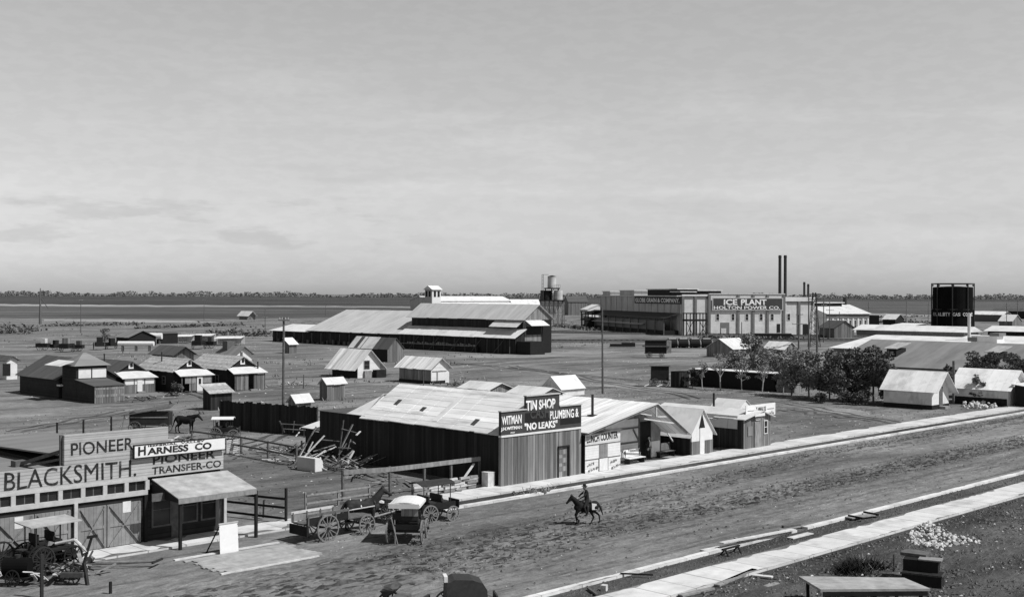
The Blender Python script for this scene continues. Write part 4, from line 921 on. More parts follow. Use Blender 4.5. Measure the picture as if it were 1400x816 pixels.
MB().slab((-.25, yq, B.ze-.25*sl_+.11), (B.w/2, yq, zr_+.11), (B.w/2, B.l+.3, zr_+.11), (-.25, B.l+.3, B.ze-.25*sl_+.11), .03).build('roof_sheet', 'white_roof', B.root)
B = house('house', 'small whitewashed house on blocks with striped pale roof', 589.5, 525, 546, 614, 502.5, (602, 489.7), wall='white_siding', roof='tin_roof_cross', ov=.5, og=.45)
MB().box(-.06, -.003, .05, B.l-.05, .45, B.ze-.1).build('wall', 'grey_boards', B.root); MB().box(-.1, B.w-.8, -.06, B.l, 0, .44).build('skirt', 'black_wood', B.root)  # grey sheet paints the side's shade; black base stands for shade beneath
MB().box(B.w*.3, B.w*.36, -.06, -.003, .4, 1.7).box(B.w*.05, B.w*.85, -.06, -.003, 1.75, 1.88).build('batten', 'grey_boards', B.root)
for (lab, cx, cy, pl, w, l, h) in (('flat white roofed shed just beyond the tin shop ridge', 668, 548, 630, 4, .7, 1.35), ('white roofed shed beside the tin shop false front', 738, 552, 697, 4, .7, 1.05)):
    B = Bd('shed', lab, 'shed', cx, cy, pl=pl, w=w); B.gy(0, w, 0, B.l, h, h+l, 'grey_boards', 'white_roof', ov=.3)
B = Bd('canvas_tent', 'white canvas wall tent standing alone beyond the lunch shed', 'tent', 766, 542, pl=740, pr=799); z = B.s(766, 531)[1]; zr_ = B.s(752, 514.5)[1]; print('tent2', B.w, B.l, z, zr_)
B.gx(0, B.w, 0, B.l, z, min(max(zr_, z+1), z+2.4), 'canvas', 'canvas', ov=.25, og=.05, th=.03)
MB().prism_x([(.05, .05), (B.l-.05, .05), (B.l-.05, z), (B.l/2, z+.9), (.05, z)], -.03, -.004).build('end_wall', 'old_canvas', B.root)  # greyer canvas laid on, shade of this end put into colour
B = Bd('tool_shed', 'grey gabled shed by the railway in front of the ice plant', 'shed', 1000, 489, pl=966, w=7); z = B.s(1000, 476)[1]
B.gx(0, 7, 0, B.l, z, B.s(983, 463.2)[1], 'grey_boards', 'pale_roof', ov=.6, og=.2)
B = Bd('hut', 'little hut with bright roof among the grey saplings', 'hut', 1072, 490, pl=1045, w=5); B.gy(0, 5, 0, B.l, 1.9, 3.3, 'brown_boards', 'white_roof', ov=.3)
B = Bd('open_shed', 'long low dark shed with pale flat roof behind a row of saplings', 'shed', 1059, 535, pl=944, w=2.4); z = B.s(1059, 511)[1]
B.shed(0, 2.4, 0, B.l, z, z+.02, z, z+.02, 'black_wood', 'old_canvas', ov=.25)
B = Bd('board_crate', 'dark upright board crate at the end of the long low shed', 'crate', 929, 530, pl=917, w=2.2); B.shed(0, 2.2, 0, B.l, 2.2, 2.2, 2.2, 2.2, 'dark_boards', 'black_wood', ov=.05)
B = Bd('shed', 'low grey shed at the right end of the saplings', 'shed', 1086, 537, pl=1062, w=3); B.shed(0, 3, 0, B.l, 2.3, 2.5, 2.3, 2.5, 'grey_boards', 'old_wood', ov=.4)

# ---- white gin building
B = Bd('gin_house', 'white gin house with square head tower beyond the packing house', 'mill', 590, 430, pl=561, pr=700)
r = B.root; z1 = B.f(640, 412)[1]; z2 = B.f(640, 402.5, 10)[1]
print('gin', B.w, B.l, z1, z2)
zA = B.s(576, 405)[1]
B.gx(0, B.w, 3, B.l, z1+.5, zA, 'corrugated', 'white_roof', ov=1.0, og=.5)  # grey wall colour carries the shade of the left gable end
MB().box(.3, B.w, 2.9, 2.99, 0, z1+.4).build('wall', 'white_paint', r)
MB().box(8, B.w+1.5, -4, 2.8, 0, z1-2).build('wall', 'white_paint', r); MB().slab((8, -5.5, z1-2.2), (B.w+3, -5.5, z1-2.2), (B.w, 2.7, z1-.6), (8, 2.7, z1-.6), .2).build('roof', 'white_roof', r)
MB().box(B.w*.32, B.w*.5, -4.2, -4.02, z1-6, z1-3).build('opening', 'void', r)
MB().box(B.w*.45, B.w*.7, -6, -5.7, z1-3.2, z1-2.4).build('opening', 'void', r)
tw0, tw1 = -.4, 7.0; zt = B.f(590, 396)[1]
MB().box(tw0, tw1, -1, 6, 0, zt).build('wall', 'white_paint', r, label='head tower'); MB().box(tw0-.2, tw0-.01, -.8, 5.8, 0, zt-.1).build('wall', 'corrugated', r)  # grey sheet on the tower's left face stands for its shade
MB().prism_x([(-2, zt), (7, zt), (2.5, zt+2.6)], tw0-.8, tw1+.8).build('roof', 'white_roof', r)
for x in (1.0, 4.2): MB().box(x, x+1.7, -1.2, -1.02, zt-4.5, zt-.8).build('window', 'void', r)
for y in (.3, 3.4): MB().box(tw0-.4, tw0-.22, y, y+1.5, zt-4.5, zt-.8).build('window', 'void', r)

# ---- ice plant and grain warehouse
RI = -math.radians(30)
B = Bd('ice_plant', 'long brick ice plant with big painted wall sign by the railway', 'factory', 932, 458.3, pl=822, pr=1113, rot=RI)
r = B.root; W = B.w; L_ = B.l
zA = B.f(950, 404.8)[1]; zB = B.f(1000, 402.3)[1]; zC = B.f(1090, 412)[1]
fx = lambda p: B.f(p, 430)[0]
x1, x2 = fx(969), fx(1072)
print('ice', W, L_, zA, zB, zC)
MB().box(0, x1, 0, L_*.5, 0, zA).build('wall', 'brick', r); MB().box(x1+.01, x2, -.3, 45, 0, zB).build('wall', 'brick', r); MB().box(x2+.01, W, -.1, 30, 0, zC).build('wall', 'brick', r)
MB().box(-.02, x1, -.25, .2, zA, zA+.5).build('coping', 'white_paint', r); MB().box(x1-.1, x2+.1, -.55, .1, zB, zB+.3).build('coping', 'pale_wood', r)
MB().box(x2+.3, W+.5, -.4, 20, zC+.002, zC+1.4).build('roof', 'white_roof', r)
MB().box(x2+1, fx(1092)-.6, -.2, -.11, zC-1.0, zC-.1).box(fx(1092)+.6, W-.5, -.2, -.11, zC-1.0, zC-.1).box(.6, fx(949), -.1, -.01, zA-.9, zA-.1).box(fx(952), x1-.4, -.1, -.01, zA-.9, zA-.1).build('cornice', 'brick_dark', r)
for p, y in ((933.5, 0), (950.5, 0), (969, -.3), (1008.5, -.3), (1029, -.3), (1048.5, -.3), (1071, -.3), (1092, -.1)):
    x = fx(p); MB().box(x-.42, x+.42, y-.35, y-.002, 0, zB-.1 if y < -.2 else (zA-.1 if y == 0 else zC-.1)).build('pilaster', 'brick_dark', r)
for p in (980.5, 1001.5, 1020.5, 1040, 1055, 1078): B.window(fx(p)-.5, fx(p)+.5, B.f(p, 437.8, -.3)[1], B.f(p, 429, -.3)[1], m='white_paint', y=-.3 if p < 1072 else -.1, fr=.14, d=.1)
MB().box(fx(984.5), fx(996.5), -.4, -.302, 0, 4.1).build('doorway', 'brick_dark', r); MB().box(fx(985), fx(992), -.5, -.402, 0, 2.2).build('door', 'pale_wood', r)
MB().box(fx(1061.5), fx(1066), -.4, -.302, .8, 3.6).build('doorway', 'void', r); MB().box(fx(1097.5), fx(1106), -.2, -.102, .1, 3.4).build('doorway', 'void', r)
s0, s1 = fx(973.5), fx(1067.8); zs0, zs1 = B.f(1000, 423.4, -.5)[1], B.f(1000, 408, -.5)[1]
sg = MB().box(s0, s1, -.85, -.7, zs0, zs1).build('sign_panel', 'sign_dark', r, label='dark painted wall sign')
MB().box(s0-.3, s1+.3, -.86, -.69, zs1, zs1+.25).box(s0-.3, s1+.3, -.86, -.69, zs0-.25, zs0).box(s0-.3, s0-.01, -.86, -.69, zs0, zs1).box(s1+.01, s1+.3, -.86, -.69, zs0, zs1).build('sign_frame', 'trim', sg)
def it(t, pl, pr, pb, pt, bo): xa, za = B.f(pl, pb, -.86); lettering(t, sg, xa, za, B.f(pl, pt, -.86)[1]-za, B.f(pr, pb, -.86)[0]-xa, -.87, 'letter_white', bo)
it('ICE', 989.5, 1008, 417, 409, .03); it('PLANT', 1013, 1048, 417, 409, .03); it('HOLTON POWER CO.', 976, 1066.5, 422.8, 418.3, .015)
# grain warehouse wing along the left, in corrugated iron
zg = B.s(900, 405.3)[1]
MB().box(-.5, 9, 1.5, L_, 0, zg).build('wall', 'corrugated', r, label='corrugated grain warehouse wall')
for i in range(14): y = 2+i*(L_-3)/13; MB().box(-.75, -.505, y-.15, y+.15, 0, zg-.2).build('batten', 'corrugated', r)
MB().box(-1.2, 9.5, 1.3, L_+.5, zg+.002, zg+.35).build('roof', 'pale_roof', r)
ys = lambda p, q=420: B.s(p, q)[0]
zz = lambda p, q: B.s(p, q)[1]
for (p0, p1, q) in ((836, 826, 399), (869, 849.5, 397.8)):
    MB().box(-.55, 6, ys(p0), ys(p1), zg+.352, zz((p0+p1)/2, q)).build('parapet', 'corrugated', r); MB().box(-.8, 6.2, ys(p0)-.5, ys(p1)+.5, zz((p0+p1)/2, q)+.002, zz((p0+p1)/2, q)+.3).build('coping', 'pale_roof', r)
def monitor(x0, x1, y0, y1, z0, z1): MB().box(x0, x1, y0, y1, z0, z1).build('roof_monitor', 'black_wood', r); MB().box(x0-.4, x1+.4, y0-.4, y1+.4, z1+.002, z1+.3).build('monitor_roof', 'pale_roof', r)
monitor(2, 7, ys(909), ys(878), zg+.352, zz(893, 396)); monitor(1, 6, 3, ys(914), zg+.352, zz(925, 399.5))
monitor(2, 9, 8, 14, zA, zA+2.2); monitor(9.8, x1+9, 10, 16, zB, zB+1.1)
# company lettering high on the iron wall
ya, za = B.s(869, 412.5, -.8); yb_, _ = B.s(929, 412.5, -.8)
pn = MB().box(-.86, -.76, yb_-2, ya+1, za-.5, za+2.0).build('sign_panel', 'sign_dark', r)
lettering('C.E.WORTH FRUIT & COMPANY.' if 0 else 'GLOBE GRAIN & COMPANY.', pn, ya, za-.1, 1.45, ya-yb_, -.875, 'letter_white', .02, side=True)
# covered loading dock along it
zd0, zd1 = zz(870, 437), zz(870, 425.5)
y0, y1 = 1.0, L_+6
MB().slab((-6.0, y0-1, zd1-1.6), (-.76, y0-1, zd1), (-.76, y1, zd1), (-6.0, y1, zd1-1.6), .25).build('dock_roof', 'iron', r)
MB().box(-5.4, -.78, y0, y1, 0, 1.5).build('dock', 'black_wood', r)
MB().box(-5.2, -5.0, y0+2, y1, 1.502, zd1-2.6).build('dock_screen', 'brick_dark', r); MB().slab((-6.6, y0+18, 3.1), (-5.25, y0+18, 3.6), (-5.25, y1-8, 3.6), (-6.6, y1-8, 3.1), .12).build('dock_awning', 'corrugated', r)
for i in range(12): y = y0+i*(y1-y0)/11; MB().beam((-5.8, y, 0), (-5.8, y, zd1-1.7), .3).build('dock_post', 'old_wood', r)
# trestle frame at the corner
t = at('trestle', 'open timber trestle against the pale corner of the ice plant', 'trestle', 946, 458.8, RI)
m = MB(); Hh = 7.0
for x in (-3.4, -1.0, 1.2, 3.4):
    for y in (-3.5, -.9): m.beam((x, y, 0), (x, y, Hh), .25)
for x in (-3.4, 1.2): m.beam((x, -3.5, .3), (x+2.2, -3.5, 4.6), .15); m.beam((x+2.2, -3.5, .3), (x, -3.5, 4.6), .15)
m.box(-3.6, 3.6, -3.7, -.7, 4.7, 5.3); m.box(-3.6, 3.6, -3.7, -3.4, Hh, Hh+.35); m.box(-3.6, 3.6, -.95, -.7, Hh, Hh+.35)
m.build('frame', 'black_wood', t)
t = at('loading_trestle', 'dark roofed timber platform at the far left end of the warehouse dock', 'platform', 812, 449.5, RI)
m = MB()
for x in (-4, -1.4, 1.4, 4):
    for y in (-2, 3): m.beam((x, y, 0), (x, y, 6.4), .3)
m.box(-4.3, 4.3, -2.3, 3.3, 3.4, 4.0); m.box(-4.3, 4.3, -2.1, -1.9, .6, 3.2); m.box(-4.4, 4.4, -2.4, 3.4, 6.4, 6.8)
m.build('frame', 'black_wood', t)
# white hut beyond the dock
B2 = Bd('shed', 'white shed showing past the far corner of the grain warehouse', 'shed', 803, 438, w=12, l=10, rot=RI); B2.gy(0, 12, 0, 10, 5.6, 8, 'white_paint', 'white_roof')
B2 = Bd('barn', 'long dark barn between the water tower and the grain warehouse', 'barn', 777, 431, pr=803, l=10, rot=RI); B2.gx(0, B2.w, 0, 10, 8.5, 12, 'brown_boards', 'tar_roof')
B2 = Bd('shed', 'long low white roofed shed left of the water tower', 'shed', 700, 428, pr=737, l=9, rot=RI); B2.gx(0, B2.w, 0, 9, 6, 9.5, 'black_wood', 'white_roof')

# chimneys
def stack(label, px, top, r0, base_row=452, group=None):
    g = G(px, base_row); t = thing('chimney', label, 'chimney', g.x, g.y, group=group); Y = Wd(g.x, g.y).y
    h = CH+ray(px, top)[1]*Y
    MB().cyl((0, 0, 0), (0, 0, h), r0, r0*.95, 14).build('stack', 'iron', t, smooth=False); MB().cyl((0, 0, h-.9), (0, 0, h-.5), r0*1.08, r0*1.08, 14).build('collar', 'iron', t)
stack('tall black iron chimney, left of the tall pair', 1066, 349, .58, group='tall chimney pair'); stack('tall black iron chimney, right of the tall pair', 1073.3, 349, .58, group='tall chimney pair')
stack('short black chimney, left of the short pair', 1099.4, 385.5, .42, group='short chimney pair'); stack('short black chimney, right of the short pair', 1104.8, 388.2, .42, group='short chimney pair')

# ---- power house
B = Bd('power_house', 'pale gabled power house with pilastered wall and tall windows right of the ice plant', 'factory', 1130, 455, pr=1187, l=24, rot=-math.radians(20))
r = B.root; ze = B.f(1150, 428.5)[1]; zr = B.f(1150, 416.5, 11)[1]; print('power', B.w, ze, zr)
B.gx(0, B.w, 0, 22, ze, zr, 'brick', 'pale_roof', ov=.8, og=.4)
MB().box(-.2, B.w+.2, -.3, -.002, ze-1.7, ze-.15).build('cornice', 'brick_dark', r)
n = 8
for i in range(n+1): x = .3+i*(B.w-.6)/n; MB().box(x-.3, x+.3, -.35, -.003, 0, ze-1.75).build('pilaster', 'white_paint', r)
for i in range(n): x = .3+(i+.5)*(B.w-.6)/n; B.window(x-.35, x+.35, 1.2, ze-2.4, m='white_paint', fr=.1, d=.12)
MB().box(-1, B.w*.75, 8.5, 13.5, zr-1.3, zr+.6).build('roof_monitor', 'black_wood', r); MB().box(-1.5, B.w*.8, 8, 14, zr+.602, zr+.9).build('monitor_roof', 'white_roof', r)
xx = B.f(1155, 420, 11)[0]; MB().cyl((xx, 11, zr), (xx, 11, B.f(1155, 406, 11)[1]), .7, .7, 10).build('chimney', 'iron', r)
MB().box(B.w+.5, B.w+5, 0, 5, 0, 6).build('water_tank', 'tank_black', r)
B = Bd('shed', 'small gabled shed between the ice plant and the white warehouse', 'shed', 1141, 462, pr=1168, l=9, rot=RI); B.gy(0, B.w, 0, 9, 3.2, 5.2, 'brown_boards', 'tar_roof', ov=.6)

# ---- gas holder
g = G(1302.5, 452); t = thing('gas_holder', 'black telescopic gas holder in a tall guide frame', 'gas holder', g.x, g.y)
Y = Wd(g.x, g.y).y; R0 = 27.3/F*Y; zt = CH+ray(1302, 392)[1]*Y; zm = CH+ray(1302, 423)[1]*Y; zf = CH+ray(1302, 387.3)[1]*Y
print('gas', R0, zt, zm, zf)
MB().cyl((0, 0, 0), (0, 0, zm), R0*.985, None, 40).build('tank', 'tank_black', t, smooth=False); MB().cyl((0, 0, zm+.01), (0, 0, zt-.2), R0*.955, None, 40).cyl((0, 0, zt-.2), (0, 0, zt+.15), R0*.955, R0*.3, 40).build('bell', 'tank_black', t)
m = MB(); pts = []
for i in range(8): a = 2*math.pi*(i+.5)/8+.02; pts.append((math.cos(a)*R0*1.0, math.sin(a)*R0*1.0))
m2 = MB()
for i, (x, y) in enumerate(pts):
    MB().beam((x, y, 0), (x, y, zf), .32).build('guide_column', 'iron', t); x2, y2 = pts[(i+1) % 8]; m2.beam((x, y, zf-.2), (x2, y2, zf-.2), .3, .4); m2.beam((x, y, zm), (x2, y2, zm), .3, .35)
    MB().beam((x*.97, y*.97, zt+.1), (x*.97, y*.97, zf-.5), .1).box(x*.96-.3, x*.96+.3, y*.96-.3, y*.96+.3, zf-1.1, zf-.5).build('guide_roller', 'iron', t)
m2.build('guide_ring', 'iron', t)
# curved lettering band facing the viewer
ang0 = math.atan2(-1, 0)-TH
txt = 'QUALITY GAS COKE'; nn = len(txt); pp = Wd(g.x, g.y); toC = math.atan2(-pp.y, -pp.x)-TH      # local bearing of the street side
for i, ch in enumerate(txt):
    if ch == ' ': continue
    off = (i+.5)/nn*2-1; a = toC+math.asin(off*.93)
    lo = lettering(ch, t, -.5, 0, 1.3, .95, 0, 'pale_wood', .03)
    lo.location = (math.cos(a)*(R0+.08), math.sin(a)*(R0+.08), zm-2.4); lo.rotation_euler = (0, 0, a+math.pi/2)

# ---- water tower with three tanks
g = G(757, 446); t = thing('water_tower', 'timber water tower carrying one small tank above two larger ones', 'water tower', g.x, g.y, -TH)
Y = Wd(g.x, g.y).y; k = Y/F; Z = lambda row: CH+ray(757, row)[1]*Y; X = lambda p: (p-757)*k
z0 = Z(410)
m = MB()
for x in np.linspace(X(739), X(769), 6):
    for y in (-4, 0, 4): m.beam((x, y, 0), (x, y, z0-.5), .32)
for i in range(5):
    x0, x1 = np.linspace(X(739), X(769), 6)[i:i+2]
    for zz_ in (.5, z0*.5): m.beam((x0, -4, zz_), (x1, -4, zz_+z0*.45), .16); m.beam((x1, -4, zz_), (x0, -4, zz_+z0*.45), .16)
for zz_ in (z0*.5,): m.box(X(739), X(769), -4.2, -3.9, zz_, zz_+.3)
m.build('trestle_legs', 'bare_wood', t)
MB().box(X(737), X(771), -5.5, 5.5, z0-.5, z0).build('platform', 'black_wood', t)
MB().cyl((X(746.5), 0, z0+.01), (X(746.5), 0, Z(397)), 8*k, 7.8*k, 24).build('lower_tank', 'black_wood', t)
MB().cyl((X(763), -1, z0+.01), (X(763), -1, Z(397)), 6*k, 5.8*k, 24).build('lower_tank', 'tank_grey', t)
zu = Z(393.5); m = MB()
for x in (X(745.5), X(754), X(763)):
    for y in (-2.2, 2.2): m.beam((x, y, z0), (x, y, zu-.4), .3)
m.beam((X(746), -2.4, z0+.5), (X(757), -2.4, zu-.5), .2); m.box(X(744), X(765), -3, 3, zu-.5, zu); m.build('upper_platform', 'black_wood', t)
MB().cyl((X(754.3), 0, zu+.01), (X(754.3), 0, Z(378)), 6*k, 5.8*k, 24).build('upper_tank', 'tank_grey', t)
MB().cyl((X(754.3), 0, Z(378)+.01), (X(754.3), 0, Z(376.5)), 6.2*k, .4, 24).build('tank_cap', 'black_wood', t)
m = MB()
for x in (X(740.5), X(742.3)): m.beam((x, -3, z0), (x, -3, Z(375.5)), .18)
m.beam((X(740.5), -3, Z(375.6)), (X(749.5), -3, Z(375.6)), .16)
for q in range(7): m.beam((X(740.5), -3, z0+1+q*1.4), (X(742.3), -3, z0+1+q*1.4), .1)
for x in np.linspace(X(758), X(765.5), 4): m.beam((x, -2.9, zu), (x, -2.9, zu+1.2), .08)
m.beam((X(758), -2.9, zu+1.2), (X(765.5), -2.9, zu+1.2), .08); m.build('ladder', 'old_wood', t)
m = MB().beam((X(772), 0, 0), (X(770.5), 0, z0+1), .3).beam((X(766), -4, 0), (X(771), -4, z0-1), .25).box(X(767), X(774), -4, -2, 2.2, 2.8); m.build('side_props', 'bare_wood', t)

# ---- warehouses at right
p = G(1222, 501, 2.9); A0 = p.x
t = thing('warehouse', 'broad grey roofed warehouse with small roof dormers behind the trees at right', 'warehouse', A0, p.y-45)
Lw = 45+(G(1160, 500, 2.9).y-p.y)*0+12; D = 12.5
dxr, dzr = ray(1250, 466)
# ridge height from the photo row at that depth
def zat(A, px, row):
    dx, dz = ray(px, row); D_ = Vector((dx, 1)); Y = A/D_.dot(U); return CH+dz*Y, (D_*Y).dot(V)
zr, br = zat(A0+D, 1250, 466.3); zr2, brl = zat(A0+D, 1194, 464)
he = 3.0; print('W2', A0, p.y, zr, br, brl)
b0 = p.y-45; yl = brl-b0
MB().prism_y([(0, 0), (2*D, 0), (2*D, he), (D, zr), (0, he)], 0, yl).build('wall', 'black_wood', t)
k = (zr-he)/D
MB().slab((-.7, -.3, he-.7*k+.1), (D, -.3, zr+.1), (D, yl+.3, zr+.1), (-.7, yl+.3, he-.7*k+.1), .1).slab((D, -.3, zr+.1), (2*D+.5, -.3, he-.5*k+.1), (2*D+.5, yl+.3, he-.5*k+.1), (D, yl+.3, zr+.1), .1).build('roof', 'slate_roof', t)
# lower pale apron roof
ya, yb2 = zat(A0-1, 1316, 497)[1]-b0, zat(A0-1, 1222, 494)[1]-b0
MB().slab((-2.4, ya, he-.9), (3.4, ya, he+3.4*k+.25), (3.4, yb2, he+3.4*k+.25), (-2.4, yb2, he-.9), .08).build('roof', 'slate_roof', t)
for (q0, q1, row) in ((1219, 1232, 480), (1357, 1371, 482)):
    aa = A0+D*.42; zz_, bb = zat(aa, (q0+q1)/2, row); y = bb-b0; xx = D*.42; zb = he+xx*k
    dm = MB().box(xx-1.4, xx+1.6, y-.7, y+.8, zb-1.0, zb+1.0).build('dormer', 'black_wood', t)
    MB().slab((xx-1.9, y-1.0, zb+1.0), (xx+2.6, y-1.0, zb+1.75), (xx+2.6, y+1.1, zb+1.75), (xx-1.9, y+1.1, zb+1.0), .08).build('dormer_roof', 'bench_top', dm)
# bright long warehouse behind, with a roof monitor
A1 = A0+2*D+6; D1 = 20
h1, b1 = zat(A1, 1164, 476.5); zr, br = zat(A1+D1, 1250, 458); bl = b1+8
t = thing('warehouse', 'long bright white roofed warehouse with dark sided roof monitor at right', 'warehouse', A1, b1-90)
xmn = D1-2.5; zq, bq = zat(A1+xmn, 1318, 462.5); bq2 = zat(A1+xmn, 1171, 457)[1]
print('W1', A1, h1, b1, zr, zq)
h1 = max(h1, 3); L1 = 90; ex = zat(A1, 1138, 476)[1]-b1; print('ex', ex); zr = h1+(zq+.25-h1)/xmn*D1
L1 += max(0, min(ex, 25))
MB().prism_y([(0, 0), (2*D1, 0), (2*D1, h1), (D1, zr), (0, h1)], 0, L1).build('wall', 'brick_dark', t)
k = (zr-h1)/D1
MB().slab((-.5, -.3, h1-.5*k+.1), (D1, -.3, zr+.1), (D1, L1+.5, zr+.1), (-.5, L1+.5, h1-.5*k+.1), .1).slab((D1, -.3, zr+.1), (2*D1+.5, -.3, h1-.5*k+.1), (2*D1+.5, L1+.5, h1-.5*k+.1), (D1, L1+.5, zr+.1), .1).build('roof', 'white_roof', t)
zm1 = zat(A1+xmn, 1318, 456)[0]; y0, y1 = bq-(b1-90), bq2-(b1-90)
print('monitor', xmn, y0, y1, zm1, zr)
zm1 = max(zm1, zr+.5)
MB().box(xmn, xmn+6, y0, y1, zr-.5, zm1).build('roof_monitor', 'brick_dark', t); MB().prism_y([(xmn-.6, zm1+.02), (xmn+6.6, zm1+.02), (xmn+3, zm1+1.0)], y0-.6, y1+.6).build('monitor_roof', 'white_roof', t)
MB().box(xmn+3, xmn+9, -.2, y0-3, zr-.5, zm1+.3).build('roof_monitor', 'black_wood', t); MB().prism_y([(xmn+2.2, zm1+.31), (xmn+9.6, zm1+.31), (xmn+6, zm1+1.2)], -.3, y0-2.5).build('monitor_roof', 'white_roof', t)
yy = zat(A1+D1*.5, 1347, 460)[1]-(b1-90); xx = D1*.55; zb = h1+xx*k
MB().box(xx-1.5, xx+1.5, yy-2.2, yy+2.2, zb-.4, zb+1.3).build('roof_hatch', 'white_paint', t); MB().box(xx-1.6, xx+1.2, yy-2.6, yy-1, zb+1.302, zb+1.8).box(xx-1.6, xx-.4, yy+1.2, yy+2.8, zb+.3, zb+1.0).build('roof_vents', 'brick_dark', t)
yy = zat(A1+D1*.7, 1325, 455)[1]-(b1-90); MB().cyl((D1*.7, yy, zr-1.5), (D1*.7, yy, zr+4.0), .3).build('vent_pipe', 'pale_wood', t)

# ---- tent houses at right
B = Bd('tent_house', 'larger canvas tent house with broad pale roof beside the kerb at right', 'tent', 1274, 560, pl=1208, pr=1297); r = B.root
ze = B.s(1274, 533.5)[1]; zr = B.s(1295, 509.5, B.w/2)[1]; zr = min(max(zr, ze+1.2), ze+B.w/2*1.15); print('th1', B.w, B.l, ze, zr)
MB().prism_y([(0, .5), (B.w, .5), (B.w, ze), (B.w/2, zr), (0, ze)], 0, B.l).build('wall', 'canvas', r); MB().box(-.04, -.003, .1, B.l-.1, .55, ze-.1).build('side_canvas', 'old_canvas', r)  # duller side canvas, the shaded side's tone put into its colour
MB().box(-.03, B.w, -.03, B.l, 0, .496).build('skirt', 'black_wood', r)
k = (zr-ze)/(B.w/2)
MB().slab((-.35, -.9, ze-.35*k+.08), (B.w/2, -.9, zr+.08), (B.w/2, B.l+.4, zr+.08), (-.35, B.l+.4, ze-.35*k+.08), .04).slab((B.w/2, -.9, zr+.08), (B.w+.7, -.9, ze-.7*k+.08), (B.w+.7, B.l+.4, ze-.7*k+.08), (B.w/2, B.l+.4, zr+.08), .04).build('roof', 'tent_roof', r)
MB().box(B.w*.42, B.w*.62, -.05, -.003, .3, 2.5).build('door', 'old_wood', r); MB().box(B.w*.4, B.w*.68, -.8, -.04, 0, .3).build('step', 'bare_wood', r)
B = Bd('tent_house', 'canvas roofed tent house with heap of stones before it at the right edge', 'tent', 1378, 556, pl=1303, w=5.5); r = B.root
ze = B.s(1378, 531)[1]; B.gy(0, 5.5, 0, B.l, ze, ze+2.0, 'old_canvas', 'tent_roof', ov=.45, og=.5, th=.04); MB().box(-.05, -.003, .1, B.l, .0, .9).build('skirt', 'black_wood', r)
B.shed(.5, 4.5, -3.2, -.6, 2.3, 2.3, 2.6, 2.6, 'black_wood', 'pale_roof', ov=.3)
MB().cyl((-1.2, B.l-.6, 0), (-1.2, B.l-.6, 5.2), .16).build('stove_pipe', 'old_wood', r)
# far right odds and ends
B = Bd('shed', 'small shed with pale roof just left of the gas holder', 'shed', 1224, 446, pl=1207, w=8); B.gy(0, 8, 0, B.l, 3, 5, 'black_wood', 'pale_roof')
B = Bd('shed', 'low pale roofed shed in front of the gas holder', 'shed', 1250, 449, pl=1218, w=10); B.shed(0, 10, 0, B.l, 1.2, 1.8, 1.2, 1.8, 'old_wood', 'white_roof')
B = Bd('shed', 'pale roofed shed right of the gas holder', 'shed', 1384, 450, pl=1366, w=9); B.gy(0, 9, 0, B.l, 3.2, 5.6, 'brown_boards', 'pale_roof')
B = Bd('storehouse', 'long low dark storehouse near the right edge beyond the gas holder', 'storehouse', 1440, 437, pl=1358, w=9); B.gy(0, 9, 0, B.l, 4.5, 6, 'black_wood', 'tar_roof')
B = Bd('store_shed', 'long pale roofed shed behind the gas holder at right', 'shed', 1372, 440, pl=1330, w=9); B.gy(0, 9, 0, B.l, 3.6, 5.2, 'old_wood', 'white_roof')
# ============================================================= POLES AND FENCES
def pole(label, px, base, top, arms=(), r0=.14, group='utility poles across the town', name='utility_pole', m='old_wood', yaw=0.4):
    g = G(px, base); t = thing(name, label, 'pole', g.x, g.y, -TH+yaw, group); Y = Wd(g.x, g.y).y
    h = CH+ray(px, top)[1]*Y
    MB().cyl((0, 0, -.1), (RND.uniform(-.01, .01)*h, 0, h), r0, r0*.62, 8).build('pole', m, t)
    for (row, w) in arms:
        z = CH+ray(px, row)[1]*Y; w = w/F*Y/math.cos(yaw)
        a = MB().box(-w/2, w/2, -.26, -.15, z-.07, z+.07).build('crossarm', m, t)
        for x in np.linspace(-w/2+.12, w/2-.12, 4): MB().cyl((x, -.2, z+.07), (x, -.2, z+.26), .045, .03, 6).build('insulator', 'trim', a)
    return t
pole('tall bare pole with small crossarm behind the board fence', 387, 592, 434, ((437.5, 14),), .15)
pole('tall plain pole without crossarm standing in the open lot behind the lunch shed', 824, 538, 420, (), .16)
pole('thin pole just right of the lone field cottage', 362.5, 456, 421, ((434, 7),))
pole('thin pole left of the dark gabled sheds', 110.5, 455, 408, ((411, 5),))
pole('plain pole in front of the ice plant wall', 1014, 487, 440)
pole('pole with two wide crossarms before the right end of the ice plant', 1092, 490, 428, ((430, 11), (443, 22)), .2)
pole('pole with one very wide crossarm right of the ice plant', 1117, 488, 418, ((434, 23),), .24)
pole('leaning tall pole beside the steel mast', 1106, 486, 402, ((412, 6),), .2)
pole('pole with stacked crossarms before the power house roof', 1126, 468, 404, ((407, 9), (412, 11), (417, 9)), .16)
pole('short pole before the power house left end', 1134, 462, 412, ((415, 9), (424, 12)), .14)
pole('thin pole before the power house middle windows', 1147.5, 458, 426, (), .16)
pole('pole at the right end of the power house', 1187, 446, 413, ((420, 14),), .16)
pole('thin pole far behind, midway from power house to gas holder', 1239, 440, 411, ((413, 6),))
pole('thin pole just left of the gas holder', 1269, 440, 411, ((415, 5),))
pole('pole with crossarms right of the gas holder', 1376, 452, 414, ((418, 8), (422, 8)))
pole('pole near the right edge of the picture', 1391, 447, 410, ((415, 7),))
pole('short post standing left of the tall outhouse', 415, 531, 512, (), .1, None, 'post')
pole('short post left of the whitewashed house', 579, 530, 508, (), .07, None, 'post')
pole('thin pole in the dark field far left', 279, 438, 408, ((410, 4),))
pole('thin far pole left of the packing house ridge', 445, 432, 414, ())
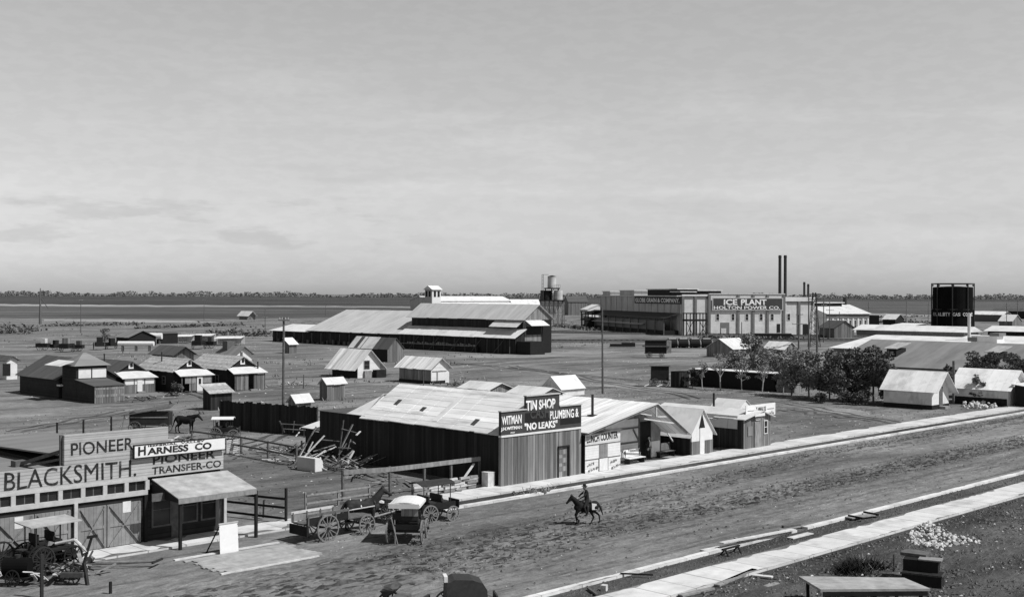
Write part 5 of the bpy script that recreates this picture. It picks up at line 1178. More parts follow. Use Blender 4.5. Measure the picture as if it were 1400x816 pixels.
# tall wooden derrick mast at far left
g = G(55, 443); t = thing('braced_mast', 'tall mast with a stay far out on the left', 'mast', g.x, g.y); Y = Wd(g.x, g.y).y; h = CH+ray(55, 394)[1]*Y
MB().beam((0, 0, 0), (0, 0, h), .9, .9, .3).build('mast', 'old_wood', t); MB().beam((2.2, -2.2, h*.45), (0, 0, h*.75), .25).build('stay', 'old_wood', t)
# steel lattice mast right of the ice plant
g = G(1113, 474); t = thing('lattice_tower', 'steel lattice power mast with crossarms by the ice plant', 'mast', g.x, g.y, -TH); Y = Wd(g.x, g.y).y; h = CH+ray(1113, 400)[1]*Y
for sx_ in (-1, 1):
    for sy_ in (-1, 1): MB().beam((sx_*1.3, sy_*1.1, 0), (sx_*.35, sy_*.3, h), .14).build('leg', 'iron', t)
n = 9
for i in range(n):
    a, b = i/n, (i+1)/n; wa, wb = 1.3-.95*a, 1.3-.95*b
    m = MB().beam((-wa, -wa*.85, a*h), (wb, -wb*.85, b*h), .09).beam((wa, -wa*.85, a*h), (-wb, -wb*.85, b*h), .09).beam((-wa, wa*.85, a*h), (wb, wb*.85, b*h), .09)
    m.build('lattice_brace', 'iron', t)
for zz_ in (h*.97, h*.88, h*.78): MB().box(-1.6, 1.6, -.45, -.3, zz_-.08, zz_+.08).build('crossarm', 'iron', t)

def fence(name, label, pts, h, post=.12, rails=(), rw=.14, rt=.05, m='old_wood', step=None, jitter=0.0, cat='fence', mp=None):
    """pts in grid coords"""
    t = thing(name, label, cat, pts[0][0], pts[0][1]); o = Vector(pts[0])
    k = 0
    for a, b in zip(pts, pts[1:]):
        a = Vector(a)-o; b = Vector(b)-o; L = (b-a).length; n = max(1, int(round(L/(step or L)))); d = (b-a)/n
        for i in range(n+(b == Vector(pts[-1])-o)):
            p = a+d*i; hh = h*(1+jitter*(RND.random()-.5)); MB().beam((p.x, p.y, -.1), (p.x+RND.uniform(-.04, .04), p.y, hh), post).build('post', mp or m, t)
        for i in range(n):
            p, q = a+d*i, a+d*(i+1)
            for z in rails:
                z0 = z+jitter*.3*(RND.random()-.5); z1 = z+jitter*.3*(RND.random()-.5); nn = Vector((-d.y, d.x)).normalized()*(-post/2-rt/2)
                MB().beam((p.x+nn.x, p.y+nn.y, z0), (q.x+nn.x, q.y+nn.y, z1), rt, rw).build('rail', m, t)
    return t
# board fence behind the corral
a, b = G(300, 586), G(432, 597); t = thing('board_fence', 'tall dark close board fence behind the corral', 'fence', a.x, a.y); d = b-a; L = d.length; ang = math.atan2(d.y, d.x)
t.rotation_euler = (0, 0, TH+ang); m = MB()
k = 0; x = 0
Hf = 2.75
while x < L: w = RND.uniform(.2, .32); m.box(x, x+w-.015, RND.uniform(0, .02), .05, 0, Hf*RND.uniform(.95, 1.02)); x += w
m.build('boards', 'dark_boards', t)
for z in (.6, 2.1): MB().box(0, L, .055, .14, z, z+.12).build('rail', 'old_wood', t)
for i in range(6): MB().beam((i*L/5, .2, 0), (i*L/5, .2, Hf), .12).build('post', 'old_wood', t)
p0 = G(262, 612); p1 = G(330, 621); p2 = G(405, 636)
fence('corral_fence', 'long round pole corral fence running from the shop roof to the junk pile', [(p0.x, p0.y), (p1.x, p1.y), (p2.x, p2.y)], 1.5, .13, (1.42, .75), .13, .13, 'old_wood', 4.0, .12)
a, b = G(306, 704), G(391, 714)
t = fence('rail_gate_fence', 'sagging three rail fence beside the shop awning', [(a.x, a.y), (b.x, b.y)], 1.9, .12, (.25, .85, 1.35), .13, .05, 'black_wood', 6, .1)
MB().beam((1.0, -2.6, .1), (1.3, -2.2, 1.0), .1).build('brace', 'black_wood', t)
fence('rail_fence', 'fence of single pale top rail and dark posts beside the tin shop', [(45.6, 60.6), (48.6, 59.6), (51.3, 59.4), (53.6, 59.3), (56.1, 59.2)], 1.95, .14, (1.78,), .3, .05, 'bare_wood', None, .06, mp='old_wood')
p = [G(418, 697), G(505, 683)]
fence('rail_fence', 'low two rail fence behind the standing harnessed horse', [(q.x, q.y) for q in p], 1.0, .1, (.4, .85), .1, .05, 'bare_wood', 2.4, .2)
t = thing('prop_board', 'pale plank propped against the fence by the tin shop corner', 'plank', 55.2, 58.6); MB().beam((-1.9, -.1, .05), (.3, .5, 1.5), .16, .05).build('plank', 'pale_wood', t)
t = thing('timber_block', 'squat pale timber block at the tin shop corner', 'block', 55.75, 57.95); MB().box(-.32, .32, -.3, .3, 0, 1.0).box(-.33, .33, -.31, .31, 1.001, 1.06).build('block', 'pale_wood', t)
# rows of pale split billets stacked along the pavement
t = thing('billet_stack', 'low stack of pale rough billets behind the dark topped carriage', 'stack', 49.6, 58.5)
for row in range(5):
    x = 0
    while x < 5.6:
        L = RND.uniform(.6, 1.5); MB().beam((x, RND.uniform(-.05, .1), .08+row*.17), (x+L, RND.uniform(-.05, .1), .08+row*.17+RND.uniform(-.03, .03)), .17, .14).build('billet', RND.choice(('bench_top', 'pale_wood', 'bare_wood')), t); x += L+RND.uniform(.03, .3)
a = thing('corral_fence', 'thin post and rail fence on the open ground behind the blacksmith roof', 'fence', *G(112, 598))
for i, (px, py) in enumerate(((114, 598), (152, 593), (78, 602))):
    q = G(px, py)-G(112, 598); MB().beam((q.x, q.y, 0), (q.x, q.y, 1.6), .13).build('post', 'black_wood', a)
q = [G(p_, r_)-G(112, 598) for p_, r_ in ((78, 602), (114, 598), (152, 593))]
for u_, v_ in zip(q, q[1:]): MB().beam((u_.x, u_.y, 1.45), (v_.x, v_.y, 1.5), .06).build('rail', 'old_wood', a)

# ============================================================= HORSES AND PEOPLE
def capsule(bm, p, q, r0, r1, n=12, m=5):
    p, q = Vector(p), Vector(q); d = q-p; L = d.length; d = d.normalized() if L > 1e-5 else Vector((0, 0, 1))
    a = d.cross(Vector((0, 0, 1)))
    if a.length < 1e-3: a = Vector((1, 0, 0))
    a.normalize(); b = d.cross(a); rings = []
    for i in range(m): t = -math.pi/2+math.pi/2*i/(m-1); rings.append((p+d*(math.sin(t)*r0), max(1e-4, math.cos(t)*r0)))
    for i in range(m): t = math.pi/2*i/(m-1); rings.append((q+d*(math.sin(t)*r1), max(1e-4, math.cos(t)*r1)))
    R_ = [[bm.verts.new(c+a*(math.cos(2*math.pi*j/n)*r)+b*(math.sin(2*math.pi*j/n)*r)) for j in range(n)] for c, r in rings]
    for x, y in zip(R_, R_[1:]):
        for j in range(n): bm.faces.new((x[j], x[(j+1) % n], y[(j+1) % n], y[j]))
    bm.faces.new(R_[0][::-1]); bm.faces.new(R_[-1])
def organic(name, caps, m, parent, voxel=.03, it=6):
    """one continuous skin grown over the limbs"""
    bm = bmesh.new()
    for c in caps: capsule(bm, *c)
    me = bpy.data.meshes.new(name); bm.to_mesh(me); bm.free()
    o = bpy.data.objects.new(name, me); COL.objects.link(o)
    r = o.modifiers.new('r', 'REMESH'); r.mode = 'VOXEL'; r.voxel_size = voxel
    s = o.modifiers.new('s', 'SMOOTH'); s.iterations = it; s.factor = .5
    dg = bpy.context.evaluated_depsgraph_get(); dg.update()
    me2 = bpy.data.meshes.new_from_object(o.evaluated_get(dg)); bpy.data.objects.remove(o)
    me2.materials.clear(); me2.materials.append(M[m]); me2.polygons.foreach_set('use_smooth', [True]*len(me2.polygons))
    o = bpy.data.objects.new(name, me2); COL.objects.link(o)
    if parent is not None: o.parent = parent
    return o
def horse(label, px, py, heading, legs, neck=(1.0, 1.95), head=(1.38, 1.62), coat='horse_dark', group=None, scale=1.0):
    g = G(px, py); t = thing('horse', label, 'horse', g.x, g.y, heading-TH, group)
    nx, nz = neck; hx, hz_ = head; S = scale
    c = [((-.55, 0, 1.16), (.4, 0, 1.13), .29, .30), ((-.62, 0, 1.22), (-.3, 0, 1.2), .28, .28), ((.42, 0, 1.2), (.6, 0, 1.12), .28, .22), ((-.1, 0, 1.05), (.1, 0, 1.04), .29, .29),
         ((.5, 0, 1.32), ((.5+nx)/2+.06, 0, (1.32+nz)/2+.06), .24, .17), (((.5+nx)/2+.06, 0, (1.32+nz)/2+.06), (nx, 0, nz), .17, .125),
         ((nx, 0, nz-.02), (nx*.55+hx*.45, 0, nz*.55+hz_*.45), .13, .10), ((nx*.55+hx*.45, 0, nz*.55+hz_*.45), (hx, 0, hz_), .095, .07)]
    for s_ in (-1, 1): c.append(((nx-.03, s_*.07, nz+.08), (nx+.0, s_*.09, nz+.24), .04, .012))
    c.append(((.2, 0, 1.36), (.35, 0, 1.4), .17, .15))
    for (kind, y, pts) in legs:
        rr = [.14, .065, .045, .05] if kind == 'f' else [.2, .10, .055, .045, .05]
        for (a, ra), (b, rb) in zip(zip(pts, rr), list(zip(pts, rr))[1:]): c.append(((a[0], y, a[1]), (b[0], y, b[1]), ra, rb))
        e = pts[-1]; c.append(((e[0], y, e[1]), (e[0]+.06, y, max(.05, e[1]-.07)), .05, .06))
    b = organic('body', c, coat, t, .028, 5)
    organic('tail', [((-.86, 0, 1.3), (-1.0, 0, 1.05), .06, .08), ((-1.0, 0, 1.05), (-1.06-.1*(coat == 'horse_dark'), 0, .55), .08, .03)], 'iron', t, .02, 3)
    m = MB()
    for i in range(9):
        k = i/8; x = .5+(nx-.5)*k-.12*(1-abs(2*k-1))*.2; z = 1.5+(nz+.12-1.5)*k; m.slab((x-.1, -.015, z), (x+.08, -.015, z+.06), (x+.02, .015, z-.22), (x-.16, .015, z-.24), .02)
    m.build('mane', 'iron', t); t.scale = (S, S, S)
    return t
STAND = [('f', .16, [(.5, 1.0), (.52, .52), (.5, .14), (.53, .07)]), ('f', -.16, [(.48, 1.0), (.46, .52), (.43, .14), (.46, .07)]),
         ('h', .17, [(-.6, 1.1), (-.5, .8), (-.76, .52), (-.7, .14), (-.66, .07)]), ('h', -.17, [(-.62, 1.1), (-.56, .8), (-.84, .52), (-.82, .14), (-.78, .07)])]
LOPE = [('f', .16, [(.52, 1.0), (.78, .68), (.6, .36), (.5, .3)]), ('f', -.16, [(.5, 1.0), (.62, .52), (.55, .14), (.6, .07)]),
        ('h', .17, [(-.58, 1.1), (-.3, .78), (-.48, .48), (-.3, .15), (-.25, .07)]), ('h', -.17, [(-.62, 1.1), (-.62, .8), (-.95, .55), (-1.02, .16), (-.98, .08)])]
# the ridden horse
hd = math.radians(196)
rh = horse('dark saddle horse loping along the dirt street under its rider', 801, 716.5, hd, LOPE, neck=(.98, 1.78), head=(1.3, 1.42), scale=.88)
MB().box(-.3, .28, -.33, .33, 1.12, 1.2).build('x', 'leather', rh) if 0 else None
organic('saddle', [((-.28, -.2, 1.44), (-.28, .2, 1.44), .09, .09), ((.2, -.12, 1.46), (.2, .12, 1.46), .08, .08), ((-.2, 0, 1.42), (.15, 0, 1.42), .2, .18), ((0, .32, 1.2), (0, .36, .75), .1, .05), ((0, -.32, 1.2), (0, -.36, .75), .1, .05)], 'leather', rh, .03, 4)
MB().slab((-.62, -.3, 1.34), (-.3, -.31, 1.38), (-.3, .31, 1.38), (-.62, .3, 1.34), .05).slab((-.62, -.34, .98), (-.3, -.34, .98), (-.3, -.31, 1.38), (-.62, -.3, 1.34), .03).slab((-.62, .34, .98), (-.3, .34, .98), (-.3, .31, 1.38), (-.62, .3, 1.34), .03).build('saddle_blanket', 'old_canvas', rh)
MB().path([(1.28, .08, 1.5), (.9, .12, 1.6), (.42, .12, 1.72)], .012, 5).path([(1.28, -.08, 1.5), (.9, -.12, 1.6), (.42, -.12, 1.72)], .012, 5).build('reins', 'leather', rh)
def hand(c, w, d, s=1):
    """palm and five bent fingers from the wrist w along d"""
    w, d = Vector(w), Vector(d).normalized(); a = d.cross(Vector((0, 0, 1))).normalized(); b = a.cross(d)
    c.append((w, w+d*.07, .03, .036))
    for i, L in enumerate((.06, .07, .066, .05)):
        o = w+d*.085+a*((i-1.5)*.019); k = o+d*L*.5; c.append((o, k, .0095, .009)); c.append((k, k+d*L*.3-b*L*.35, .009, .0075))
    c.append((w+d*.02+a*.03*s, w+d*.06+a*.055*s-b*.02, .012, .009))
def person(label, loc, z, heading, joints, clothes):
    t = bpy.data.objects.new('person', None); COL.objects.link(t); t.location = (loc.x, loc.y, z); t.rotation_euler = (0, 0, heading); tag(t, label, 'person')
    J = {k: Vector(v) for k, v in joints.items()}
    c = [(J['pel'], J['chest'], .16, .17), (J['chest'], J['neck'], .16, .09), (J['neck'], J['head'], .06, .07)]
    c += [(J['head']+Vector((0, 0, .03)), J['head']+Vector((.02, 0, .12)), .092, .10), (J['head']+Vector((.06, 0, -.02)), J['head']+Vector((.07, 0, .02)), .06, .07), (J['head']+Vector((.11, 0, .045)), J['head']+Vector((.125, 0, .02)), .018, .02)]
    for s_, q in ((1, 'l'), (-1, 'r')):
        sh = J['chest']+Vector((0, s_*.19, .1)); c += [(J['chest']+Vector((0, 0, .12)), sh, .12, .085), (sh, J['elb_'+q], .075, .055), (J['elb_'+q], J['hand_'+q], .05, .035)]
        c += [(J['head']+Vector((.01, s_*.095, .03)), J['head']+Vector((0, s_*.1, .07)), .022, .022)]
        c += [(J['pel']+Vector((0, s_*.09, -.02)), J['knee_'+q], .12, .078), (J['knee_'+q], J['foot_'+q], .072, .048), (J['foot_'+q], J['foot_'+q]+Vector((.17, 0, -.04)), .05, .04)]
        hand(c, J['hand_'+q], J['hand_'+q]-J['elb_'+q], s_)
    b = organic('body', c, clothes[0], t, .016, 3)
    me = b.data; me.materials.append(M['skin']); me.materials.append(M[clothes[1]])
    for p in me.polygons:
        x = p.center
        if (x-(J['head']+Vector((.02, 0, .04)))).length < .16 and x.z > J['neck'].z+.05: p.material_index = 1
        elif min((x-J['hand_l']).length, (x-J['hand_r']).length) < .03 or any((x-J['hand_'+q]).length < .22 and (x-J['hand_'+q]).dot(J['hand_'+q]-J['elb_'+q]) > 0 for q in 'lr'): p.material_index = 1
        elif abs(x.y) < .07 and x.x > J['chest'].x and J['pel'].z+.05 < x.z < J['neck'].z and p.normal.x > .5: p.material_index = 2
    hd_ = J['head']
    for s_ in (-1, 1): MB().blob(hd_+Vector((.105, s_*.035, .065)), .014, 1, 0).build('eye', 'void', t)
    MB().box(hd_.x+.10, hd_.x+.122, -.025, .025, hd_.z-.012, hd_.z-.004).build('mouth', 'rust', t)
    MB().cyl(hd_+Vector((.02, 0, .14)), hd_+Vector((.02, 0, .15)), .2, .19, 16).cyl(hd_+Vector((.02, 0, .15)), hd_+Vector((.01, 0, .26)), .11, .09, 14).build('hat', 'cloth_dark', t)
    MB().blob(hd_+Vector((-.045, 0, .07)), (.07, .098, .085), 2, .1).build('hair', 'iron', t)
    return t
    return t
p = P(801, 716.5)
rd = person('horseman in dark coat and pale shirt front riding along the street', p, 0, hd,
       dict(pel=(-.05, 0, 1.62), chest=(.0, 0, 2.02), neck=(.04, 0, 2.24), head=(.08, 0, 2.34), elb_l=(.2, .27, 1.9), hand_l=(.42, .1, 1.74), elb_r=(.25, -.28, 1.92), hand_r=(.48, -.12, 1.76),
            knee_l=(.24, .36, 1.22), foot_l=(.08, .42, .78), knee_r=(.24, -.36, 1.22), foot_r=(.08, -.42, .78)), ('cloth_dark', 'cloth_white')); rd.scale = (.92, .92, .92); rd.location.z = -.1
p = MAN_AT
person('man in dark clothes standing in the doorway of the lunch shed', p, .08, TH-math.radians(80),
       dict(pel=(0, 0, .92), chest=(.02, 0, 1.28), neck=(.02, 0, 1.5), head=(.04, 0, 1.6), elb_l=(-.02, .3, 1.1), hand_l=(.12, .26, .92), elb_r=(-.02, -.29, 1.1), hand_r=(.08, -.27, .86),
            knee_l=(.03, .11, .5), foot_l=(0, .12, .07), knee_r=(.04, -.11, .5), foot_r=(.02, -.13, .07)), ('cloth_dark', 'old_canvas'))
# the standing harnessed horse and the dark one in the back lot
h2 = horse('dark bay harnessed horse standing behind the dray', 496, 724, math.radians(12), STAND, neck=(.95, 1.92), head=(1.36, 1.66), coat='horse_bay', scale=1.14)
organic('collar', [((.62, -.2, 1.0), (.55, -.22, 1.35), .06, .06), ((.55, -.22, 1.35), (.5, 0, 1.6), .06, .06), ((.5, 0, 1.6), (.55, .22, 1.35), .06, .06), ((.55, .22, 1.35), (.62, .2, 1.0), .06, .06)], 'leather', h2, .03, 3)
MB().path([(.55, -.33, 1.2), (-.9, -.34, 1.0)], .03, 5).path([(-.1, -.34, 1.15), (-.1, 0, 1.47), (-.1, .34, 1.15)], .03, 5).path([(-.75, -.33, 1.1), (-.6, 0, 1.52), (-.75, .33, 1.1)], .025, 5).build('harness', 'old_canvas', h2)
h3 = horse('black horse standing in front of the dark covered wagon in the back lot', 254, 592, math.radians(-8), STAND, neck=(1.12, 1.5), head=(1.45, 1.15), coat='horse_dark', scale=1.1)

# ============================================================= WAGONS
def wheel(t, x, y, r, n=12, m='wheel_pale', z=None, w=.07, tilt=0.0):
    z = r if z is None else z
    rim = MB().ring((0, 0, 0), r, w, .07, 28).build('wheel', m, t); rim.location = (x, y, z); rim.rotation_euler = (tilt, RND.random(), 0)
    MB().cyl((0, -.14, 0), (0, .14, 0), .085, .065, 10).build('hub', 'iron', rim)
    s = MB()
    for i in range(n): a = 2*math.pi*i/n; s.beam((math.cos(a)*.07, 0, math.sin(a)*.07), (math.cos(a)*(r-.06), 0, math.sin(a)*(r-.06)), .045, .045)
    s.build('spokes', m, rim)
def running_gear(t, xr, xf, y, rr, rf, m='wheel_pale'):
    for s in (-1, 1): wheel(t, xr, s*y, rr, 14, m); wheel(t, xf, s*y, rf, 12, m)
    for x, r in ((xr, rr), (xf, rf)): MB().beam((x, -y, r), (x, y, r), .09).build('axle', 'iron', t)
    MB().beam((xr, 0, min(rr, rf)+.06), (xf, 0, min(rr, rf)+.06), .09).build('reach', 'old_wood', t)
# dray
g = G(446, 735.5); t = thing('dray_wagon', 'flat dray with slatted pale side boards in front of the harnessed horse', 'wagon', g.x, g.y, math.radians(2))
running_gear(t, -.55, 2.1, .85, .72, .55)
MB().box(-1.7, 2.6, -.62, .62, .95, 1.02).build('bed', 'old_wood', t)
for s in (-1, 1):
    MB().box(-1.8, 1.0, s*.66-.03, s*.66+.03, 1.42, 1.55).build('side_rail', 'pale_wood' if s > 0 else 'old_wood', t); MB().box(-1.8, 1.0, s*.66-.02, s*.66+.02, 1.04, 1.36).build('side_board', 'bare_wood' if s > 0 else 'black_wood', t)
    for x in (-1.7, -.8, .1, .95): MB().box(x-.04, x+.04, s*.66-.05, s*.66+.05, .98, 1.5).build('stake', 'old_wood', t)
MB().box(-1.85, -1.78, -.75, .75, .45, .95).build('tail_board', 'black_wood', t)
MB().path([(2.2, 0, .6), (5.2, 0, .85)], .05, 6).build('tongue', 'bare_wood', t)
# white topped delivery wagon seen from behind
def canopy_wagon(label, px, py, rot, top, body='black_wood', rr=.6, rf=.5, h=2.1, wheels='wheel_pale', L=2.2, W=.62, group=None, curtain=True):
    g = G(px, py); t = thing('canopy_wagon', label, 'wagon', g.x, g.y, rot-TH, group)
    running_gear(t, -.75, .85, W+.18, rr, rf, wheels)
    MB().box(-L/2, L/2, -W, W, .72, .78).build('bed', body, t)
    for s in (-1, 1): MB().box(-L/2, L/2, s*W-.025, s*W+.025, .781, 1.12).build('side_panel', body, t)
    MB().box(-L/2-.05, -L/2, -W, W, .781, 1.05).build('tail_gate', body, t)
    for x in (-.45, .45): MB().box(x-.2, x+.25, -W+.03, W-.03, 1.1, 1.2).box(x-.28, x-.2, -W+.03, W-.03, 1.2, 1.55).build('seat', 'leather', t)
    for x in (-L/2+.08, L/2-.35):
        for y in (-W+.02, W-.02): MB().beam((x, y, .8), (x, y, h-.1), .04).build('canopy_post', 'iron', t)
    n = 8; vs = []; m = MB()
    for i in range(n+1): y = -W-.08+(2*W+.16)*i/n; z = h+.1-.16*abs(2*i/n-1)**2.5; vs.append((y, z))
    poly = vs+[(y, z-.05) for y, z in reversed(vs)]
    m.prism_x(poly, -L/2-.12, L/2-.1); m.build('canopy', top, t)
    if curtain: MB().box(-L/2-.15, -L/2-.122, -W-.08, W+.08, h-.22, h+.02).box(-L/2-.12, L/2-.1, -W-.11, -W-.082, h-.2, h-.06).box(-L/2-.12, L/2-.1, W+.082, W+.11, h-.2, h-.06).build('valance', top, t)
    if curtain: MB().box(-L/2-.06, -L/2-.02, -W, W*.2, h-.62, h-.12).build('curtain', 'grey_boards', t)
    MB().box(L/2, L/2+.35, -.5, .5, .66, .72).box(L/2+.33, L/2+.37, -.5, .5, .72, 1.15).build('dash', 'leather', t)
    return t
t = canopy_wagon('canopy wagon with bright white top seen from behind, nearest the street', 557, 738.5, math.radians(86), 'white_paint', rr=.62, rf=.52, h=2.12, W=.72)
MB().path([(-1.3, .3, .05), (-1.6, .6, 1.5)], .035, 5).path([(-1.2, .45, .05), (-1.1, .5, 1.3)], .03, 5).build('shafts', 'bare_wood', t)
t = canopy_wagon('dark topped carriage with pale wheels, behind the white topped wagon', 592, 712, math.radians(40), 'leather', rr=.55, rf=.45, h=2.25, W=.6, L=2.3, curtain=False)
g = G(530, 712); t = thing('spring_wagon', 'low open spring wagon between the horse and the white topped wagon', 'wagon', g.x, g.y, math.radians(100)); running_gear(t, -.6, .9, .7, .55, .45)
MB().box(-1.3, 1.5, -.55, .55, .8, .86).build('bed', 'bare_wood', t)
for s in (-1, 1): MB().box(-1.3, 1.5, s*.56-.02, s*.56+.02, .861, 1.12).build('side_board', 'old_wood', t)
m = MB()
for i in range(7): m.blob((RND.uniform(-1, 1.1), RND.uniform(-.35, .35), .98), (.22, .18, .14))
m.build('load_of_sacks', 'pale_wood', t)
# two rigs cut by the bottom edge
g = G(550, 856); t = thing('buggy', 'dark folded top buggy with cluttered seat at the bottom edge', 'buggy', g.x, g.y, math.radians(-62)); running_gear(t, -.75, .75, .62, .6, .52, 'iron')
MB().box(-.9, .9, -.42, .42, .75, .82).box(-.9, .9, -.44, -.41, .82, 1.0).box(-.9, .9, .41, .44, .82, 1.0).build('body', 'black_wood', t)
MB().box(-.35, .2, -.46, .46, 1.05, 1.2).build('seat', 'old_wood', t)
m = MB()
for i in range(5): m.prism_y([(-.5-.02*i, 1.2+.05*i), (-.2-.06*i, 1.5+.04*i), (-.75+.02*i, 1.45-.03*i)], -.5, .5) if i == 0 else None
m.build('folded_top', 'leather', t); MB().blob((-.45, .1, 1.5), (.28, .5, .16), 2).build('folded_hood', 'rust', t); MB().box(.9, 1.0, -.42, .42, .8, 1.25).build('dash', 'leather', t)
g = G(640, 853); t = thing('hooded_buggy', 'black hooded buggy with spoked wheels at the bottom edge', 'buggy', g.x, g.y, math.radians(-35)); running_gear(t, -.7, .8, .66, .62, .5, 'wheel_pale')
MB().box(-.95, 1.1, -.48, .48, .75, .82).build('body', 'black_wood', t)
m = MB().prism_y([(-.95, .83), (-.9, 1.75), (-.6, 1.9), (.1, 1.86), (.5, 1.72), (.68, 1.45), (.72, .83)], -.55, .55); m.build('hood', 'leather', t); MB().box(-1.0, -.86, -.4, .2, 1.78, 2.0).build('parcel', 'white_paint', t)
MB().box(1.05, 1.12, -.45, .45, .82, 1.2).build('dash', 'leather', t)
# covered wagon and light buggy in the back lot
g = G(208, 592); t = thing('covered_wagon', 'dark board sided wagon with slanting roof behind the shop front', 'wagon', g.x, g.y, -TH+.05); running_gear(t, -1.4, 1.2, .8, .6, .5, 'old_wood')
MB().box(-1.9, 1.7, -.75, .75, .8, 2.0).build('body', 'dark_siding', t); MB().slab((-2.6, -.95, 1.75), (1.9, -.95, 2.5), (1.9, .95, 2.7), (-2.6, .95, 1.9), .07).build('roof', 'old_wood', t); MB().box(-1.8, 1.6, -.79, -.755, 1.5, 1.6).build('side_rail', 'bare_wood', t); MB().beam((-2.6, -.8, .2), (-2.3, -.8, 1.8), .08).build('prop', 'bare_wood', t)
t = canopy_wagon('light buggy with pale flat top beside the board fence', 307, 601, math.radians(5), 'white_paint', rr=.6, rf=.5, h=1.95, W=.55, L=1.9, curtain=False)
# freight wagons by the railway and the sapling row
def box_wagon(label, px, py, L, h, rot=-TH, pole_=True):
    g = G(px, py); t = thing('freight_wagon', label, 'wagon', g.x, g.y, rot); running_gear(t, -L*.3, L*.3, .9, .6, .5, 'old_wood')
    MB().box(-L/2, L/2, -.85, .85, .9, 1.0).build('bed', 'black_wood', t); MB().box(-L/2+.1, L/2-.1, -.8, .8, 1.001, 1.0+h).build('box', 'black_wood', t)
    MB().box(-L/2-.1, L/2+.1, -.95, .95, 1.0+h+.002, 1.08+h).build('lid', 'old_wood', t)
    if pole_: MB().path([(-L*.4, -.4, .5), (-L*.9, -1.2, .1)], .08, 6).build('tongue', 'pale_wood', t); MB().path([(L*.2, -1, .4), (-L*.25, -1.8, .1)], .08, 6).build('loose_pole', 'pale_wood', t)
    return t
box_wagon('dark box wagon with drooping tongue at the left end of the sapling row', 902, 528, 2.6, 1.9)
t = box_wagon('tall dark freight wagon standing beside the railway track', 896, 489, 4.4, 2.6, -TH, False); MB().box(-2.6, 2.8, -1.1, 1.1, 2.3, 2.5).build('side_ledge', 'old_wood', t); MB().box(2.21, 3.2, -.8, .8, 1.0, 3.6).build('end_box', 'bare_wood', t)
for i, px in enumerate((919, 934, 950, 966)):
    g = G(px, 475.5); t = thing('round_tank', ('first', 'second', 'third', 'fourth')[i]+' from the left of four dark round topped tanks by the track', 'tank', g.x, g.y, -TH, 'dark tanks by the track')
    MB().cyl((-1.15, 0, 1.15), (1.15, 0, 1.15), 1.15, 1.15, 16).build('tank', 'black_wood', t); MB().cyl((1.151, 0, 1.2), (1.5, 0, 1.3), 1.0, .8, 14).build('end', 'grey_boards', t); MB().box(-.9, .9, -.6, .6, 2.2, 2.38).build('cover', 'pale_roof', t)
    for x in (-.7, .7): MB().box(x-.12, x+.12, -.9, .9, -.05, .35).build('cradle', 'old_wood', t)
for i, (px, L) in enumerate(((843, 3.2), (859, 3.2))):
    g = G(px, 475); t = thing('flat_car', ('low', 'taller')[i]+' dark loaded flat truck lying left of the freight wagon', 'truck', g.x, g.y, -TH); MB().box(-L/2, L/2, -1, 1, .3, .9+i*.3).build('load', 'black_wood', t); MB().box(-L/2-.2, L/2+.2, -1.1, 1.1, .2, .298).build('deck', 'old_wood', t)
g = G(1056, 462); t = thing('coal_bin', 'long low dark coal bin at the foot of the ice plant wall', 'bin', g.x, g.y, -TH); MB().prism_y([(-6.8, 0), (-6.4, 1.3), (5.6, 1.3), (7, 0)], -1, 1).build('bin', 'black_wood', t); MB().box(-6.4, 5.6, -1.1, 1.1, 1.302, 1.45).build('rim', 'old_wood', t)
# ============================================================= YARD CLUTTER
def sticks(name, label, cat, px, py, n, L, spread, m=('bare_wood', 'old_wood', 'pale_wood'), lean=.5, part='board', zup=1.0):
    t = at(name, label, cat, px, py)
    for i in range(n):
        x, y = RND.uniform(-spread, spread), RND.uniform(-spread*.6, spread*.6); a = RND.uniform(0, 6.3); l = L*RND.uniform(.5, 1)
        dx, dy = math.cos(a)*l*(1-lean), math.sin(a)*l*(1-lean)
        MB().beam((x, y, .05+RND.random()*.3), (x+dx, y+dy, .08+RND.random()*.3+l*lean*zup*RND.uniform(.4, 1)), RND.uniform(.06, .18), .05).build(part, RND.choice(m), t)
    return t
def leaning(name, label, px, py, segs, m='bare_wood'):
    """rack of poles drawn in the plane facing the street: (x0,z0,x1,z1,width)"""
    t = at(name, label, 'lumber', px, py, -TH)
    for i, (x0, z0, x1, z1, w, mm) in enumerate(segs): MB().beam((x0, (i % 3)*.22, max(z0, .03)), (x1, .5+(i % 4)*.18, z1), w, .06).build('timber', mm, t)
    return t
pp = 18.2      # photo pixels per metre at this distance
def px_m(x, y, ox, oy): return ((x-ox)/pp, (oy-y)/pp)
segs = []
for (xa, ya, xb, yb_, w, mm) in ((402, 638, 415, 611, .2, 'pale_wood'), (415, 613, 430, 585, .18, 'bare_wood'), (404, 640, 418, 622, .1, 'bare_wood'), (416, 624, 440, 598, .14, 'pale_wood'), (420, 618, 426, 605, .1, 'pale_wood'), (414, 626, 429, 612, .08, 'bare_wood'), (428, 617, 455, 610, .1, 'bare_wood'), (441, 619, 456, 613, .1, 'pale_wood'), (419, 626, 433, 621, .12, 'pale_wood'), (430, 590, 432, 592, .2, 'bare_wood')):
    x0, z0 = px_m(xa, ya, 415, 641); x1, z1 = px_m(xb, yb_, 415, 641); segs.append((x0, z0, x1, z1, w, mm))
leaning('leaning_planks', 'pale planks leaning crosswise behind the white trough', 415, 641, segs)
segs = []
